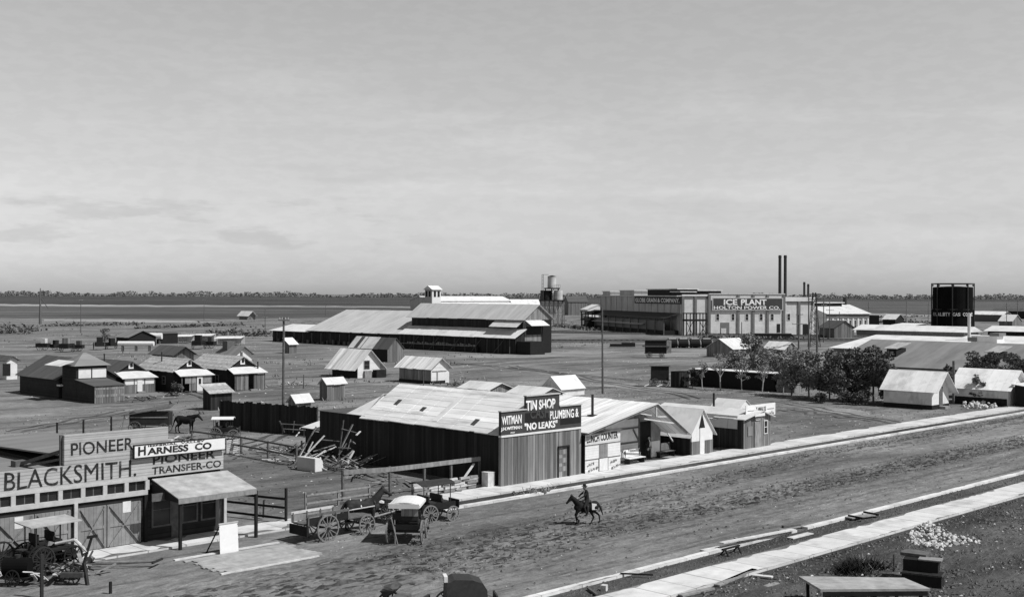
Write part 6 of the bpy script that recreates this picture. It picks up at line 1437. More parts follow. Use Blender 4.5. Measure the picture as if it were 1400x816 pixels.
for (xa, ya, xb, yb_, w, mm) in ((462, 633, 468, 576, .1, 'old_wood'), (466, 612, 480, 582, .2, 'bare_wood'), (466, 642, 480, 617, .2, 'bare_wood'), (470, 642, 481, 619, .12, 'pale_wood'), (450, 641, 476, 621, .08, 'bare_wood'), (453, 642, 480, 618, .08, 'pale_wood'), (448, 641, 474, 625, .08, 'old_wood'), (466, 587, 484, 594, .1, 'old_wood'), (474, 616, 478, 602, .12, 'bare_wood'), (463, 622, 472, 608, .1, 'old_wood'), (486, 596, 490, 592, .12, 'pale_wood'), (479, 604, 482, 609, .15, 'bare_wood'), (462, 612, 478, 614, .1, 'old_wood'), (440, 602, 462, 605, .14, 'old_wood'), (458, 638, 486, 630, .1, 'bare_wood')):
    x0, z0 = px_m(xa, ya, 466, 642); x1, z1 = px_m(xb, yb_, 466, 642); segs.append((x0, z0, x1, z1, w, mm))
leaning('pole_rack', 'tangle of poles stacked upright against the tin shop rear wall', 466, 642, segs)
g = G(431, 645); t = thing('trough', 'white sheet metal trough standing on end of the junk pile', 'trough', g.x, g.y, math.radians(8))
MB().prism_x([(-.1, 0), (.95, 0), (1.05, .35), (.9, .85), (.6, .95), (-.1, .95)], -.62, .0).build('x', 'white_paint', t) if 0 else None
MB().prism_y([(0, 0), (.75, 0), (.82, .35), (.72, .75), (.5, .95), (0, .98)], 0, 1.9).build('shell', 'white_paint', t); MB().box(-.03, -.003, .02, 1.88, .02, .95).build('side', 'tank_grey', t)
sticks('scrap_pile', 'low scatter of pale scrap boards left of the white trough', 'scrap', 396, 632, 16, 1.6, 1.6, lean=.08)
sticks('scrap_pile', 'scrap heaped along the foot of the corral fence', 'scrap', 365, 622, 18, 1.5, 2.6, lean=.05)
sticks('lumber_pile', 'dark lumber lying along the tin shop side wall', 'lumber', 505, 650, 14, 3.2, 1.4, ('old_wood', 'black_wood', 'bare_wood'), lean=.03)
sticks('lumber_pile', 'loose boards behind the two rail fence', 'lumber', 540, 660, 8, 2.6, 1.2, ('old_wood', 'bare_wood'), lean=.03)
sticks('lumber_pile', 'tangled heap of dark and pale sticks under the pole rack', 'lumber', 470, 640, 34, 2.4, 1.7, ('bare_wood', 'old_wood', 'pale_wood', 'bare_wood'), lean=.35)
sticks('lumber_pile', 'broken boards heaped between the trough and the pole rack', 'lumber', 448, 630, 30, 2.2, 1.6, ('bare_wood', 'old_wood', 'pale_wood', 'black_wood'), lean=.3)
sticks('scrap_pile', 'broken frames heaped before the hay rack frame', 'scrap', 398, 618, 24, 1.8, 1.8, ('old_wood', 'pale_wood', 'black_wood'), lean=.3)
sticks('scrap_pile', 'iron rods and broken shafts tangled around the plows', 'scrap', 85, 788, 34, 1.6, 1.5, ('iron', 'rust', 'black_wood', 'bare_wood', 'pale_wood'), lean=.3, part='rod')
sticks('scrap_pile', 'iron scrap heaped behind the tank cart', 'scrap', 50, 778, 26, 1.5, 1.3, ('iron', 'rust', 'black_wood'), lean=.3, part='rod')
# rack of wagon frames before the board fence
segs = []
for (xa, ya, xb, yb_, w, mm) in ((384, 575, 417, 578, .1, 'old_wood'), (386, 583, 418, 586, .12, 'bare_wood'), (380, 592, 417, 597, .12, 'old_wood'), (384, 575, 381, 592, .1, 'old_wood'), (417, 580, 416, 597, .1, 'old_wood'), (401, 572, 398, 590, .08, 'old_wood'), (380, 571, 384, 590, .12, 'old_wood'), (404, 595, 407, 590, .08, 'pale_wood'), (409, 584, 411, 581, .08, 'pale_wood')):
    x0, z0 = px_m(xa, ya, 400, 612); x1, z1 = px_m(xb, yb_, 400, 612); segs.append((x0, z0, x1, z1, w, mm))
leaning('hay_rack', 'skeleton hay rack frame before the board fence', 400, 612, segs)
t = at('striped_crate', 'slatted chicken crate at the end of the harness sign', 'crate', 318, 620)
for k in range(7): MB().box(-.6, .6, -.05, .0, .1+k*.16, .18+k*.16).build('slat', 'pale_wood', t)
for x in (-.6, .6): MB().box(x-.04, x+.04, .002, .06, 0, 1.25).build('upright', 'old_wood', t)
sticks('scrap_pile', 'dark scrap on the ground below the black horse', 'scrap', 243, 604, 16, 1.3, 1.6, ('old_wood', 'rust', 'pale_wood'), lean=.1)
sticks('scrap_pile', 'dark brush and boards before the white porch cottage', 'scrap', 195, 547, 22, 2.4, 2.6, ('old_wood', 'rust', 'black_wood'), lean=.08)
sticks('scrap_pile', 'scraps between the shingled cottages and the outhouse', 'scrap', 245, 540, 12, 1.4, 2, ('pale_wood', 'old_wood'), lean=.1)
sticks('scrap_pile', 'scattered scrap on the lot right of the cottages', 'scrap', 358, 531, 12, 1.4, 2, ('pale_wood', 'old_wood'), lean=.1)
sticks('scrap_pile', 'heap of household junk near the short post', 'scrap', 402, 527, 18, 1.5, 1.8, ('pale_wood', 'old_wood', 'black_wood'), lean=.2)
sticks('scrap_pile', 'junk and wheels right of the small whitewashed house', 'scrap', 625, 527, 22, 1.6, 1.7, ('old_wood', 'black_wood', 'rust'), lean=.25)
sticks('scrap_pile', 'junk beside the white gabled house', 'scrap', 520, 515, 14, 1.4, 1.5, ('old_wood', 'black_wood', 'pale_wood'), lean=.2)
# the machinery dump and canvas row at far left
def machine(label, px, py, s=1.0, m='rust'):
    t = at('farm_machine', label, 'machine', px, py, RND.uniform(0, 3), 'idle farm machines in the far yard'); 
    for sgn_ in (-1, 1): wheel(t, 0, sgn_*.8*s, .55*s, 8, 'black_wood')
    MB().box(-1.0*s, .8*s, -.6*s, .6*s, .5*s, 1.1*s).build('frame', 'black_wood', t); MB().beam((.8*s, 0, .6*s), (2.4*s, 0, .4*s), .12).build('tongue', 'old_wood', t); MB().box(-.6*s, .1*s, -.4*s, .4*s, 1.101*s, 1.8*s).build('hopper', m, t)
for lab, px, py, s, m in (('dark machine with pale hopper at the left of the far yard row', 58, 479, 1.5, 'pale_wood'), ('dark boxy machine second in the far yard row', 78, 479, 1.3, 'black_wood'), ('tall dark machine in the middle of the far yard row', 92, 481, 1.7, 'grey_boards'), ('rusty machine right of the tall one in the far yard', 106, 480, 1.3, 'rust'), ('long dark machine beside the little far tree', 136, 478, 1.6, 'black_wood'), ('dark machine before the gabled sheds of the far yard', 152, 477, 1.4, 'black_wood'), ('dark heap machine before the pale canvas row', 272, 477, 1.8, 'black_wood'), ('dark wagon gear at the right of the pale canvas row', 286, 476, 1.5, 'rust')): machine(lab, px, py, s, m)
t = at('boiler', 'long pale boiler lying before the dark gabled sheds', 'boiler', 186, 480, -TH); MB().cyl((-4, 0, 1.7), (4, 0, 1.7), .55, .55, 14).build('shell', 'white_paint', t)
for x in (-3, 0, 3): MB().box(x-.15, x+.15, -.5, .5, 0, 1.25).build('stand', 'old_wood', t)
t = at('tank', 'pale horizontal tank at the gable of the dark sheds', 'tank', 213, 470, -TH); MB().cyl((-1.6, 0, 2), (1.6, 0, 2), .8, .8, 14).build('shell', 'white_paint', t)
for x in (-1, 1): MB().box(x-.15, x+.15, -.5, .5, 0, 1.3).build('stand', 'old_wood', t)
for lab, p0, p1, base in (('left stretch of the pale canvas row in the far yard', 238, 262, 469), ('middle stretch of pale canvas sheltering machines', 262, 290, 468), ('right stretch of the pale canvas row in the far yard', 292, 330, 472)):
    a, b = P(p0, base), P(p1, base); L = (b-a).length; t = at('canvas_shelter', lab, 'shelter', p0, base, -TH)
    MB().slab((0, -.3, 1.7), (L, -.3, 1.8), (L, 4.5, 2.2), (0, 4.5, 2.1), .05).build('awning', 'old_canvas', t); MB().box(0, L, 4.3, 4.4, .2, 2.0).build('back', 'canvas', t)
    for i in range(5): MB().beam((i*L/4, -.2, 0), (i*L/4, -.2, 1.7), .12).build('post', 'old_wood', t)
# street side: implements before the blacksmith shop
g = G(66, 775); t = thing('surrey', 'old wagon with flat grey sheet top among the implements', 'wagon', g.x, g.y, math.radians(6)); running_gear(t, -.8, .9, .65, .62, .5, 'black_wood')
MB().box(-1.1, 1.2, -.5, .5, .8, .9).build('bed', 'black_wood', t); MB().slab((-1.3, -.75, 2.15), (1.3, -.75, 2.15), (1.3, .75, 2.25), (-1.3, .75, 2.25), .05).build('flat_top', 'bench_top', t)
for x in (-.9, .9):
    for y in (-.5, .5): MB().beam((x, y, .9), (x, y, 2.1), .05).build('top_post', 'iron', t)
for x, y in ((-.5, 0), (.35, .1)): MB().box(x-.2, x+.2, y-.4, y+.4, 1.2, 1.3).box(x-.28, x-.2, y-.4, y+.4, 1.3, 1.7).build('seat', 'black_wood', t)
g = G(30, 786); t = thing('hay_rake', 'spoke wheeled hay rake with curved iron tines', 'rake', g.x, g.y, math.radians(20))
for y in (-1.3, 1.3): wheel(t, 0, y, .72, 12, 'iron')
MB().beam((0, -1.3, .72), (0, 1.3, .72), .08).build('axle', 'iron', t)
for i in range(13):
    y = -1.15+i*.19; MB().path([(0, y, .74), (-.35, y, .9), (-.75, y, .75), (-.9, y, .4), (-.7, y, .08)], .018, 5).build('tine', 'iron', t)
MB().path([(0, 0, .75), (2.2, .1, .6)], .05, 6).build('shaft', 'old_wood', t); MB().box(-.2, .15, -.2, .2, 1.15, 1.2).build('seat', 'iron', t); MB().beam((0, 0, .7), (-.05, 0, 1.15), .05).build('seat_spring', 'iron', t)
g = G(26, 800); t = thing('oil_tank', 'small black tank cart silhouetted at the lower left corner', 'tank', g.x, g.y, math.radians(-45)); t.scale = (.66, .66, .8); MB().cyl((-1.0, 0, 1.05), (.75, 0, 1.05), .52, .52, 20).build('tank', 'tank_black', t); MB().cyl((-.1, 0, 1.5), (-.1, 0, 1.72), .2, .2, 12).build('filler', 'iron', t)
for s in (-1, 1): wheel(t, -.2, s*.66, .5, 10, 'black_wood')
MB().box(-1.2, 1.0, -.4, .4, .42, .52).build('frame', 'black_wood', t)
g = G(112, 800); t = thing('mower_bar', 'iron mower with cutter bar standing upright near the corner', 'mower', g.x, g.y, -TH)
MB().beam((.25, 0, 0), (.05, .1, 1.0), .13).beam((.05, .1, 1.0), (.4, .1, 2.15), .1).beam((.2, .1, 2.12), (.65, .1, 2.2), .12).build('upright_bar', 'iron', t); wheel(t, -.5, 0, .45, 9, 'iron'); MB().box(-.9, .1, -.2, .2, .4, .6).build('gear_case', 'rust', t); MB().path([(.2, .1, 1.5), (-.4, .2, 2.0), (-1.3, .3, 1.8)], .07, 6).build('handle', 'pale_wood', t)
for i, (px, py, rz, lab) in enumerate(((72, 800, .3, 'walking plow with pale bent handles in the implement row'), (92, 786, .9, 'walking plow with dark handles behind the upright mower'), (50, 795, -.4, 'small plow lying nearest the tank cart'))):
    g = G(px, py); t = thing('walking_plow', lab, 'plow', g.x, g.y, rz)
    MB().path([(-.5, 0, .3), (.2, 0, .45), (1.1, 0, .4)], [.06, .07, .05], 6).build('beam', 'old_wood', t); MB().slab((-.5, -.02, .02), (.25, -.02, .02), (.05, .25, .4), (-.45, .2, .35), .03).build('share', 'rust', t)
    for s in (-1, 1): MB().path([(-.3, s*.05, .3), (-.9, s*.25, .75), (-1.35, s*.32, .85)], .03, 5).build('handle', 'pale_wood' if i != 1 else 'old_wood', t)
for i, (px, py) in enumerate(((84, 770), (98, 766), (120, 778), (66, 792), (104, 792), (40, 770))):
    g = G(px, py); t = thing('implement_frame', ('disc harrow frame close to the shop doors', 'seat and spring of an implement before the doors', 'iron shoe beside the long shafts', 'rusty drag frame in front of the wagon', 'tangled iron frame left of the upright mower', 'axle frame under the flat topped wagon')[i], 'implement', g.x, g.y, RND.uniform(0, 3))
    for k in range(5): MB().beam((RND.uniform(-.7, .7), RND.uniform(-.5, .5), RND.uniform(.05, .5)), (RND.uniform(-.9, .9), RND.uniform(-.5, .5), RND.uniform(.2, 1.0)), .07).build('bar', RND.choice(('iron', 'rust', 'bare_wood')), t)
    d = MB()
    MB().cyl((0, -.03, .3), (0, .03, .3), .3, .3, 16).build('disc', 'iron', t)
    if i < 2: MB().box(-.2, .2, -.2, .2, 1.0, 1.05).beam((0, 0, .4), (0, 0, 1.0), .06).build('seat', 'iron', t)
g = G(165, 777); t = thing('shafts', 'pair of long wagon shafts lying on the dirt pointing to the sandwich board', 'shafts', g.x, g.y, -TH); MB().path([(-2, -.35, .25), (1.6, .2, .3)], .05, 6).build('shaft', 'old_wood', t); MB().path([(-2, .35, .2), (1.6, .3, .3)], .05, 6).build('shaft', 'bare_wood', t); MB().beam((1.55, -.2, .32), (1.75, .75, .32), .09).build('yoke', 'iron', t)
g = G(151, 812); t = thing('post', 'short dark post cut by the bottom edge near the corner', 'post', g.x, g.y); MB().box(-.05, .05, -.05, .05, 0, .55).build('post', 'black_wood', t)
g = G(57, 818); t = thing('post', 'thin iron post in front of the implements at lower left', 'post', g.x, g.y); MB().box(-.06, .06, -.06, .06, 0, 1.9).build('post', 'iron', t)

# ---- near side of the street
q = P(1122, 805, .95); q2 = P(1272, 804, .95); q3 = P(1092, 787, .95); q4 = P(1236, 789, .95)
t = bpy.data.objects.new('work_platform', None); COL.objects.link(t); t.location = (q.x, q.y, 0); tag(t, 'long plank work table with dark trestle legs at the bottom right', 'table')
L3 = lambda p, z: (p.x-q.x, p.y-q.y, z)
MB().slab(L3(q, .95), L3(q2, .95), L3(q4, .95), L3(q3, .95), .1).build('top', 'bench_top', t)
for k in (.08, .5, .92):
    for u_, v_, kk in ((q, q2, .06), (q3, q4, -.06)): c = u_.lerp(v_, k); MB().beam(L3(c+Vector((0, kk*3)), 0), L3(c+Vector((0, kk)), .84), .12).build('leg', 'black_wood', t)
MB().beam(L3(q+Vector((.1, .03)), .74), L3(q2+Vector((-.1, .03)), .74), .05, .18).build('apron', 'black_wood', t)
for i, (px, py, z, L, h, m, rz, lab) in enumerate(((1262, 800, 0, 1.7, .62, 'black_wood', -.5, 'large dark crate at the bottom of the crate stack'), (1260, 797, .63, 1.5, .5, 'black_wood', -.45, 'dark crate in the middle of the stack'), (1252, 792, 1.14, 1.15, .14, 'old_wood', -.6, 'dark plank lid tilted on top of the crate stack'))):
    g = G(px, py); t = thing('crate', lab, 'crate', g.x, g.y, rz-TH, z=z)
    MB().box(-L/2, L/2, -.45, .45, 0, h).build('box', m, t)
    if i == 1: MB().box(-.1, L/2+.15, -.5, .2, h+.002, h+.06).build('lid', 'bare_wood', t)
    elif i == 0: MB().box(-L/2-.05, L/2+.05, -.48, .48, h-.08, h-.002).build('rim', 'rust', t)
g = G(1222, 782); t = thing('stake', 'thin iron stake left of the dark crates', 'stake', g.x, g.y); MB().beam((0, 0, 0), (0, 0, .85), .04).build('stake', 'iron', t)
# white rubble heap: every stone its own
protos = []
for i in range(5):
    protos.append(MB().blob((0, 0, 0), (.17, .12, .10), 1, .45).build('broken_stone', 'stone_white'))
tri = [((1256, 719), (1278, 716), (1318, 745)), ((1256, 719), (1240, 742), (1318, 745)), ((1240, 742), (1284, 752), (1318, 745)), ((1318, 745), (1312, 733), (1348, 742))]
for i in range(230):
    A_, B_, C_ = RND.choices(tri, (3, 4, 3, .8))[0]; u_, v_ = RND.random(), RND.random()
    if u_+v_ > 1: u_, v_ = 1-u_, 1-v_
    q = G(A_[0]+(B_[0]-A_[0])*u_+(C_[0]-A_[0])*v_+RND.gauss(0, 2), A_[1]+(B_[1]-A_[1])*u_+(C_[1]-A_[1])*v_+RND.gauss(0, 1))
    o = protos[i] if i < 5 else protos[i % 5].copy()
    if i >= 5: COL.objects.link(o)
    s = RND.uniform(.3, 1.05); w = Wd(q.x, q.y); o.location = (w.x, w.y, .05+.12*RND.random()); o.scale = (s, s, s); o.rotation_euler = (RND.uniform(-.6, .6), RND.uniform(-.6, .6), RND.random()*6)
    tag(o, 'broken white stone in the rubble heap beside the near pavement', 'stone', 'stones of the white rubble heap')
for i in range(40):
    g = G(RND.uniform(1318, 1362), RND.uniform(553, 560)); o = protos[i % 5].copy(); COL.objects.link(o); w = Wd(g.x, g.y); s = RND.uniform(.8, 2.2); o.scale = (s, s, s); o.location = (w.x, w.y, RND.uniform(.05, .5)); o.rotation_euler = (RND.random(), RND.random(), RND.random()*6)
    tag(o, 'pale stone piled in front of the right hand tent house', 'stone', 'stones heaped by the tent house')
# boards lying about on the near kerb
def board(label, p, q, w, t_=.05, m='pale_wood', z=.03, z2=None, name='loose_board'):
    a, b = G(*p), G(*q); t = thing(name, label, 'board', a.x, a.y); MB().beam((0, 0, z+t_/2), (b.x-a.x, b.y-a.y, (z if z2 is None else z2)+t_/2), w, t_).build('board', m, t)
for lab, p, q, w, th_, m, z, z2 in (
    ('long raised board over the near kerb at the trestle', (986, 752), (1085, 729), .32, .06, 'pale_wood', .35, .2), ('pale board end on the dirt left of the trestle', (960, 754), (985, 749), .3, .05, 'pale_wood', .05, .05),
    ('dark stick across the near kerb', (848, 788), (893, 790), .1, .06, 'black_wood', .13, .13), ('dark stick at the bottom of the near kerb', (804, 806), (816, 815), .12, .08, 'old_wood', .05, .05),
    ('long plank lying beside the near pavement', (980, 802), (1032, 780), .3, .08, 'bare_wood', .03, .03), ('plank near the bottom edge by the pavement', (930, 816), (974, 806), .3, .08, 'bare_wood', .03, .03),
    ('short pale board on the weedy lot', (1028, 788), (1056, 791), .32, .07, 'pale_wood', .05, .05), ('small grey board on the weedy lot', (1046, 804), (1063, 799), .28, .06, 'bare_wood', .05, .05),
    ('pale planks spanning the gap in the near kerb', (1160, 711), (1198, 706), .55, .05, 'bare_wood', .12, .12), ('dark cross tie left of the kerb gap', (1160, 709), (1180, 713), .12, .1, 'black_wood', .15, .15), ('dark cross tie right of the kerb gap', (1181, 704), (1201, 708), .12, .1, 'black_wood', .15, .15),
    ('long thin board along the street side of the kerb', (1065, 727), (1158, 709), .18, .05, 'bare_wood', .06, .06), ('flat board on the verge by the kerb', (1080, 737), (1108, 730), .4, .05, 'pale_wood', .04, .04), ('dark board edge on the street near the kerb', (1070, 722), (1094, 720), .2, .12, 'old_wood', .05, .05),
    ('chip of board beside the far kerb', (1005, 738), (1014, 743), .16, .06, 'bare_wood', .1, .1)):
    board(lab, p, q, w, th_, m, z, z2)
g = G(1000, 757); t = thing('sawhorse', 'low sawhorse carrying the raised board at the near kerb', 'sawhorse', g.x, g.y)
for x in (-.6, .5): MB().beam((x, -.25, 0), (x+.05, 0, .34), .07).build('leg', 'black_wood', t); MB().beam((x, .25, 0), (x+.05, 0, .34), .07).build('leg', 'black_wood', t)
MB().box(-.8, .7, -.05, .05, .3, .38).build('beam', 'black_wood', t)
g = G(826, 807); t = thing('block', 'small pale block on the near kerb', 'block', g.x, g.y, .4); MB().box(-.14, .14, -.12, .12, .0, .26).build('block', 'pale_wood', t)
# dirt and brush heap by the far kerb
t = at('brush_heap', 'small heap of brush and dirt on the strip before the tin shop', 'heap', 736, 674)
m = MB()
for i in range(26): m.blob((RND.gauss(0, .75), RND.gauss(0, .3), RND.uniform(.02, .18)), RND.uniform(.07, .2), 1, .4, .7)
struct(m.build('clods', 'clod', t), 'stuff'); m = MB()
for i in range(60): x, y = RND.gauss(0, .8), RND.gauss(0, .3); m.beam((x, y, .02), (x+RND.uniform(-.5, .5), y+RND.uniform(-.3, .3), RND.uniform(.1, .45)), .03, .02)
struct(m.build('twigs', 'straw', t), 'stuff')

# ============================================================= TREES AND WEEDS
def leaves(n, cl, size, m, name, parent):
    """many leaf-sized faces in clumps: cl = list of (centre, radii)"""
    vs = []; fs = []; tot = sum(r[0]*r[1]*r[2] for _, r in cl)
    for c, r in cl:
        k = max(6, int(n*r[0]*r[1]*r[2]/tot))
        for i in range(k):
            while True:
                q = Vector((RND.uniform(-1, 1), RND.uniform(-1, 1), RND.uniform(-1, 1)))
                if q.length < 1 and (q.length > .45 or RND.random() < .35): break
            if noise.noise(Vector((c[0], c[1], c[2]))*3+q*2.2) < -.12: continue
            o = Vector((c[0]+q.x*r[0], c[1]+q.y*r[1], c[2]+q.z*r[2])); s = size*RND.uniform(.5, 1.4)
            a = Vector((RND.gauss(0, 1), RND.gauss(0, 1), RND.gauss(0, .6))).normalized(); b = a.cross(Vector((RND.gauss(0, 1), RND.gauss(0, 1), RND.gauss(0, 1)))).normalized()
            j = len(vs); vs += [o-a*s, o+b*s*.5, o+a*s, o-b*s*.5]; fs.append((j, j+1, j+2, j+3))
    mb = MB(); mb.v = [tuple(v) for v in vs]; mb.f = fs; return mb.build(name, m, parent, fix=False)
def tree(label, px, py, top, width, n=1500, m='leaf', bark='bark', size=.24, low=.3, group=None, clumps=9, sparse=1.0, name='tree'):
    g = G(px, py); t = thing(name, label, 'tree', g.x, g.y, 0, group); Y = Wd(g.x, g.y).y; h = CH+ray(px, top)[1]*Y; w = width/F*Y/2
    tr = MB(); bend = Vector((RND.uniform(-.1, .1)*h, RND.uniform(-.1, .1)*h, 0)); tr.cyl((0, 0, -.05), bend*.4+Vector((0, 0, h*.45)), .03*h*.6, .016*h, 8); cl = []
    for i in range(clumps):
        a = RND.uniform(0, 6.28); rr = w*math.sqrt(RND.random())*(.95 if clumps > 20 else .75); z = h*(low+(1-low)*RND.uniform(.1, .86)); tp = 1-.45*max(0, (z/h-.6)/.4)
        c = Vector((math.cos(a)*rr*tp, math.sin(a)*rr*tp, z)); r = w*RND.uniform(.3, .5)*sparse; cl.append((c, (r, r, r*RND.uniform(.6, .95))))
        tr.cyl(bend*.4*RND.uniform(.5, 1)+Vector((0, 0, h*RND.uniform(.25, .45))), c, .012*h, .004*h, 5)
    cl.append((Vector((bend.x, bend.y, h*.88)), (w*.35, w*.35, h*.12)))
    tr.build('trunk', bark, t); leaves(n, cl, size, m, 'crown', t); return t
gt = 'bushy trees by the long low shed'
for (lab, px, py, top, w, n, m, lo, sz) in (
    ('dense dark tree, rightmost of the bushy row, beside the canvas tent house', 1194, 549, 472, 70, 9000, 'leaf_dark', .04, .17), ('broad dark tree left of the rightmost bushy tree', 1162, 548, 474, 72, 9000, 'leaf', .05, .17), ('mid grey rounded tree in the middle of the bushy row', 1134, 546, 476, 66, 7500, 'leaf', .06, .16),
    ('dark bushy tree just left of the middle of the row', 1106, 543, 478, 58, 6500, 'leaf_grey', .07, .16), ('pale grey feathery tree at the left of the bushy row', 1082, 541, 474, 50, 4500, 'leaf_grey', .1, .15),
    ('tall slim grey tree standing higher than the sapling row', 1030, 516, 454, 46, 5500, 'leaf_grey', .08, .18), ('grey feathery tree behind the sapling row, right of the tall slim one', 1058, 522, 474, 58, 6500, 'leaf_grey', .05, .18), ('low grey bush behind the middle saplings', 1010, 520, 478, 44, 3800, 'leaf_grey', .06, .17)):
    tree(lab, px, py, top, w, n, m, 'bark', sz, lo, gt, 34, .62)
gs = 'saplings with pale trunks along the low shed'
for (lab, px, py, top, w) in (('first pale trunked sapling from the left of the low shed', 960, 531, 492, 22), ('second sapling from the left with forked pale trunk', 985, 533, 481, 30), ('third sapling, thin and dark', 1014, 534, 492, 26), ('fourth sapling with straight pale trunk', 1042, 536, 490, 30), ('fifth sapling at the right end of the low shed', 1071, 539, 492, 32)):
    tree(lab, px, py, top, w, 900, 'leaf_grey', 'bark_pale', .11, .34, gs, 11, .8, 'sapling')
for (lab, px, py, top, w, n, m) in (('dark bush at the left end of the low shed', 947, 530, 503, 22, 700, 'leaf_dark'), ('low dark shrub at the foot of the bushy trees, left', 1120, 551, 537, 24, 600, 'leaf_dark'), ('low dark shrub at the foot of the bushy trees, middle', 1152, 552, 536, 30, 700, 'leaf_dark'), ('low dark shrub at the foot of the bushy trees, right', 1178, 553, 534, 30, 700, 'leaf_dark'),
    ('dark hedge tree behind the right tent house, left part', 1328, 543, 479, 58, 3600, 'leaf_dark'), ('dark hedge tree behind the right tent house, middle part', 1355, 544, 480, 60, 3600, 'leaf_dark'), ('dark hedge tree behind the right tent house, right part', 1384, 546, 482, 60, 3400, 'leaf_dark'), ('small thin tree in front of the right tent house', 1338, 553, 511, 22, 420, 'leaf'), ('little dark tree in the far yard at left', 143, 470, 448, 16, 500, 'leaf_dark'), ('shrub beside the porch of the shingled cottage', 239, 541, 521, 22, 500, 'leaf'),
    ('small bush between the tent houses', 1296, 540, 497, 14, 300, 'leaf_dark'), ('bush on the low apron roof side of the warehouse', 1268, 527, 497, 20, 300, 'leaf_dark')):
    tree(lab, px, py, top, w, int(n*2), m, 'bark', .15, .02 if 'shrub' in lab or 'bush' in lab else .15, None, 8, name='shrub' if ('shrub' in lab or 'bush' in lab) else 'tree')
# weed clump on the vacant lot
def blades(name, pts, h, m, parent=None, w=.03, lean=.5, n=20):
    vs = []; fs = []
    for (x, y, s) in pts:
        for i in range(n):
            a = RND.uniform(0, 6.28); l = h*s*RND.uniform(.4, 1.1); bx_, by_ = x+RND.gauss(0, .18*s), y+RND.gauss(0, .18*s)
            tx, ty = bx_+math.cos(a)*l*lean*RND.random(), by_+math.sin(a)*l*lean*RND.random(); p = Vector((math.cos(a+1.57), math.sin(a+1.57), 0))*w*s
            j = len(vs); vs += [(bx_-p.x, by_-p.y, 0), (bx_+p.x, by_+p.y, 0), (tx, ty, l)]; fs.append((j, j+1, j+2))
    mb = MB(); mb.v = vs; mb.f = fs; return mb.build(name, m, parent, fix=False)
t = at('weed_clump', 'dark tumbled clump of dry weeds in front of the work table', 'weeds', 1172, 779)
struct(blades('stems', [(RND.gauss(0, .75), RND.gauss(0, .35), RND.uniform(.6, 1.4)) for i in range(70)], .4, 'black_wood', t, .045, 2.2, 22), 'stuff'); blades('dry_stems', [(RND.gauss(0, .9), RND.gauss(0, .5), RND.uniform(.7, 1.3)) for i in range(10)], .45, 'straw', t, .02, 2.0, 6)

# ---- stuff: grass, clods, pebbles, far woods
def scatter(n, arange, brange, cond=None):
    out = []
    while len(out) < n:
        a, b = RND.uniform(*arange), RND.uniform(*brange)
        if cond is None or cond(a, b): out.append((a, b))
    return out
def vis(a, b, z=0):
    p = Wd(a, b)
    return p.y > 44 and abs(p.x) < p.y*.47
o = blades('dry_grass', [(a, b, RND.uniform(.5, 1.2)) for a, b in scatter(450, (35, 110), (5, 30.8), lambda a, b: vis(a, b) and noise.noise(Vector((a*.3, b*.3, 0))) > -.15)], .2, 'straw', None, .018, 1.3, 5); o.rotation_euler = (0, 0, TH); o['kind'] = 'stuff'
o = blades('weeds', [(a, b, RND.uniform(.5, 1.3)) for a, b in scatter(350, (35, 120), (5, 31), lambda a, b: vis(a, b) and noise.noise(Vector((a*.25, b*.25, 7))) > 0)], .16, 'leaf_dark', None, .03, 1.3, 5); o.rotation_euler = (0, 0, TH); o['kind'] = 'stuff'
def pebbles(name, n, ar, br, size, m, cond=vis, z0=0.0, flat=.6):
    mb = MB(); vs = []; fs = []
    T0 = [(1, 0, 0), (-.5, .87, 0), (-.5, -.87, 0), (.1, .05, 1)]
    for a, b in scatter(n, ar, br, cond):
        s = size*RND.uniform(.4, 1.5); t = RND.random()*6.3; c, q = math.cos(t), math.sin(t); j = len(vs)
        for x, y, z in T0: x *= RND.uniform(.6, 1.3); vs.append((a+(x*c-y*q)*s, b+(x*q+y*c)*s, z0+z*s*flat))
        fs += [(j, j+1, j+3), (j+1, j+2, j+3), (j+2, j, j+3)]
    mb.v = vs; mb.f = fs; o = mb.build(name, m, fix=False); o.rotation_euler = (0, 0, TH); o['kind'] = 'stuff'; return o
pebbles('clods', 4500, (36, 150), (36, 53), .085, 'clod', lambda a, b: vis(a, b) and (abs(b-43.4) < 1.9 or abs(b-(46+(a-47)*.145 if a < 86 else 51.6)) < 1.2 or RND.random() < .06 or (a < 46 and 40.5 < b < 47)), .03)
pebbles('gravel', 500, (36, 110), (36, 53), .04, 'stone_white', vis, .03)
pebbles('lot_clods', 5000, (36, 95), (9, 31), .1, 'clod', vis, .05)
pebbles('lot_stones', 350, (36, 95), (9, 31), .07, 'stone_white', vis, .06)
pebbles('verge_clods', 2500, (38, 130), (33.6, 35.2), .07, 'clod', vis, 0)
pebbles('yard_litter', 1000, (30, 150), (58.5, 125), .085, 'stone_white', lambda a, b: vis(a, b) and noise.noise(Vector((a*.12, b*.12, 3))) > .05, 0, .35)
pebbles('yard_clods', 5000, (30, 150), (58.5, 125), .09, 'clod', vis, 0, .6)
pebbles('far_litter', 700, (60, 260), (90, 320), .14, 'stone_white', lambda a, b: vis(a, b) and noise.noise(Vector((a*.05, b*.05, 8))) > .1, 0, .4)
# tufts of dry grass and scrub in the middle distance
o = blades('scrub', [(a, b, RND.uniform(.8, 2.2)) for a, b in scatter(1600, (60, 420), (95, 480), lambda a, b: vis(a, b) and noise.noise(Vector((a*.03, b*.03, 5))) > .12)], .28, 'leaf_grey', None, .07, .9, 5); o.rotation_euler = (0, 0, TH); o['kind'] = 'stuff'
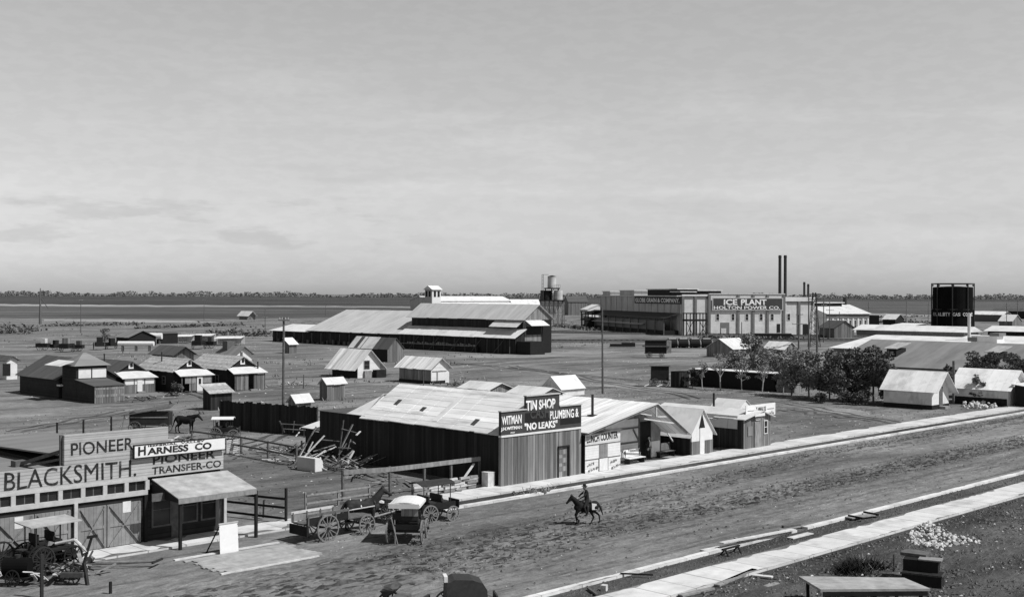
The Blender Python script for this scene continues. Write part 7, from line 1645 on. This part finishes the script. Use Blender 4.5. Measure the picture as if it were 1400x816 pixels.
# brushy line along the ditch and reeds behind the cottages
def far_brush(name, segs, n, h, m, size):
    vs = []; fs = []
    for i in range(n):
        (p, q, hh) = RND.choice(segs); k = RND.random(); a, b = P(*p), P(*q); c = a.lerp(b, k); dist = c.length; j_ = noise.noise(Vector((k*14, len(vs)*0, p[0])))
        z = abs(RND.gauss(0, .5))*hh*(1+j_); o = Vector((c.x+RND.gauss(0, 1.2), c.y+RND.gauss(0, 2.5), z)); s = size*RND.uniform(.5, 1.5)
        A = Vector((RND.gauss(0, 1), RND.gauss(0, 1), RND.gauss(0, .8))).normalized(); B_ = A.cross(Vector((RND.gauss(0, 1), RND.gauss(0, 1), RND.gauss(0, 1)))).normalized(); j = len(vs)
        vs += [o-A*s, o+B_*s*.6, o+A*s, o-B_*s*.6]; fs.append((j, j+1, j+2, j+3))
    mb = MB(); mb.v = [tuple(v) for v in vs]; mb.f = fs; o = mb.build(name, m, fix=False); o['kind'] = 'stuff'; return o
far_brush('ditch_brush', [((0, 452), (48, 453), 1.5), ((-60, 455), (40, 456), 2), ((285, 457), (372, 460), 1.4), ((190, 449), (330, 445), 1.0), ((60, 446), (190, 444), .9), ((1190, 441), (1290, 443), 1.2), ((760, 446), (812, 452), 1.0), ((960, 462), (1130, 466), .7), ((1180, 434), (1400, 431), 1.0)], 5200, 2, 'leaf', .55)
# eucalyptus rows along the horizon
def woods():
    vs = []; fs = []
    x = -160
    while x < 1560:
        x += RND.uniform(1.5, 7); base = 406.3+.0036*(x-700)*1.0+RND.uniform(-.6, .4); d = noise.noise(Vector((x*.012, 3, 0)))+.45*noise.noise(Vector((x*.07, 8, 0)))
        if x > 560: d += .1
        p = P(x, base+1.2); D = p.length
        h = max(5, (13+d*13+RND.uniform(-3, 4)))*(D/4200)
        if d < -.35 and RND.random() < .6: h *= .45
        for i in range(int(22+h*1.5)):
            t = RND.random(); r = h*.28*(1-.4*t); o = Vector((p.x+RND.gauss(0, r*1.3), p.y+RND.gauss(0, r), h*(.12+.85*t))); s = D/4200*RND.uniform(1.3, 2.8)
            A = Vector((RND.gauss(0, 1), RND.gauss(0, .5), RND.gauss(0, 1))).normalized(); B_ = A.cross(Vector((RND.gauss(0, .4), 1, RND.gauss(0, .4)))).normalized(); j = len(vs)
            vs += [o-A*s, o+B_*s*.8, o+A*s, o-B_*s*.8]; fs.append((j, j+1, j+2, j+3))
    mb = MB(); mb.v = [tuple(v) for v in vs]; mb.f = fs; o = mb.build('far_woods', 'far_leaf', fix=False); o['kind'] = 'stuff'
woods()
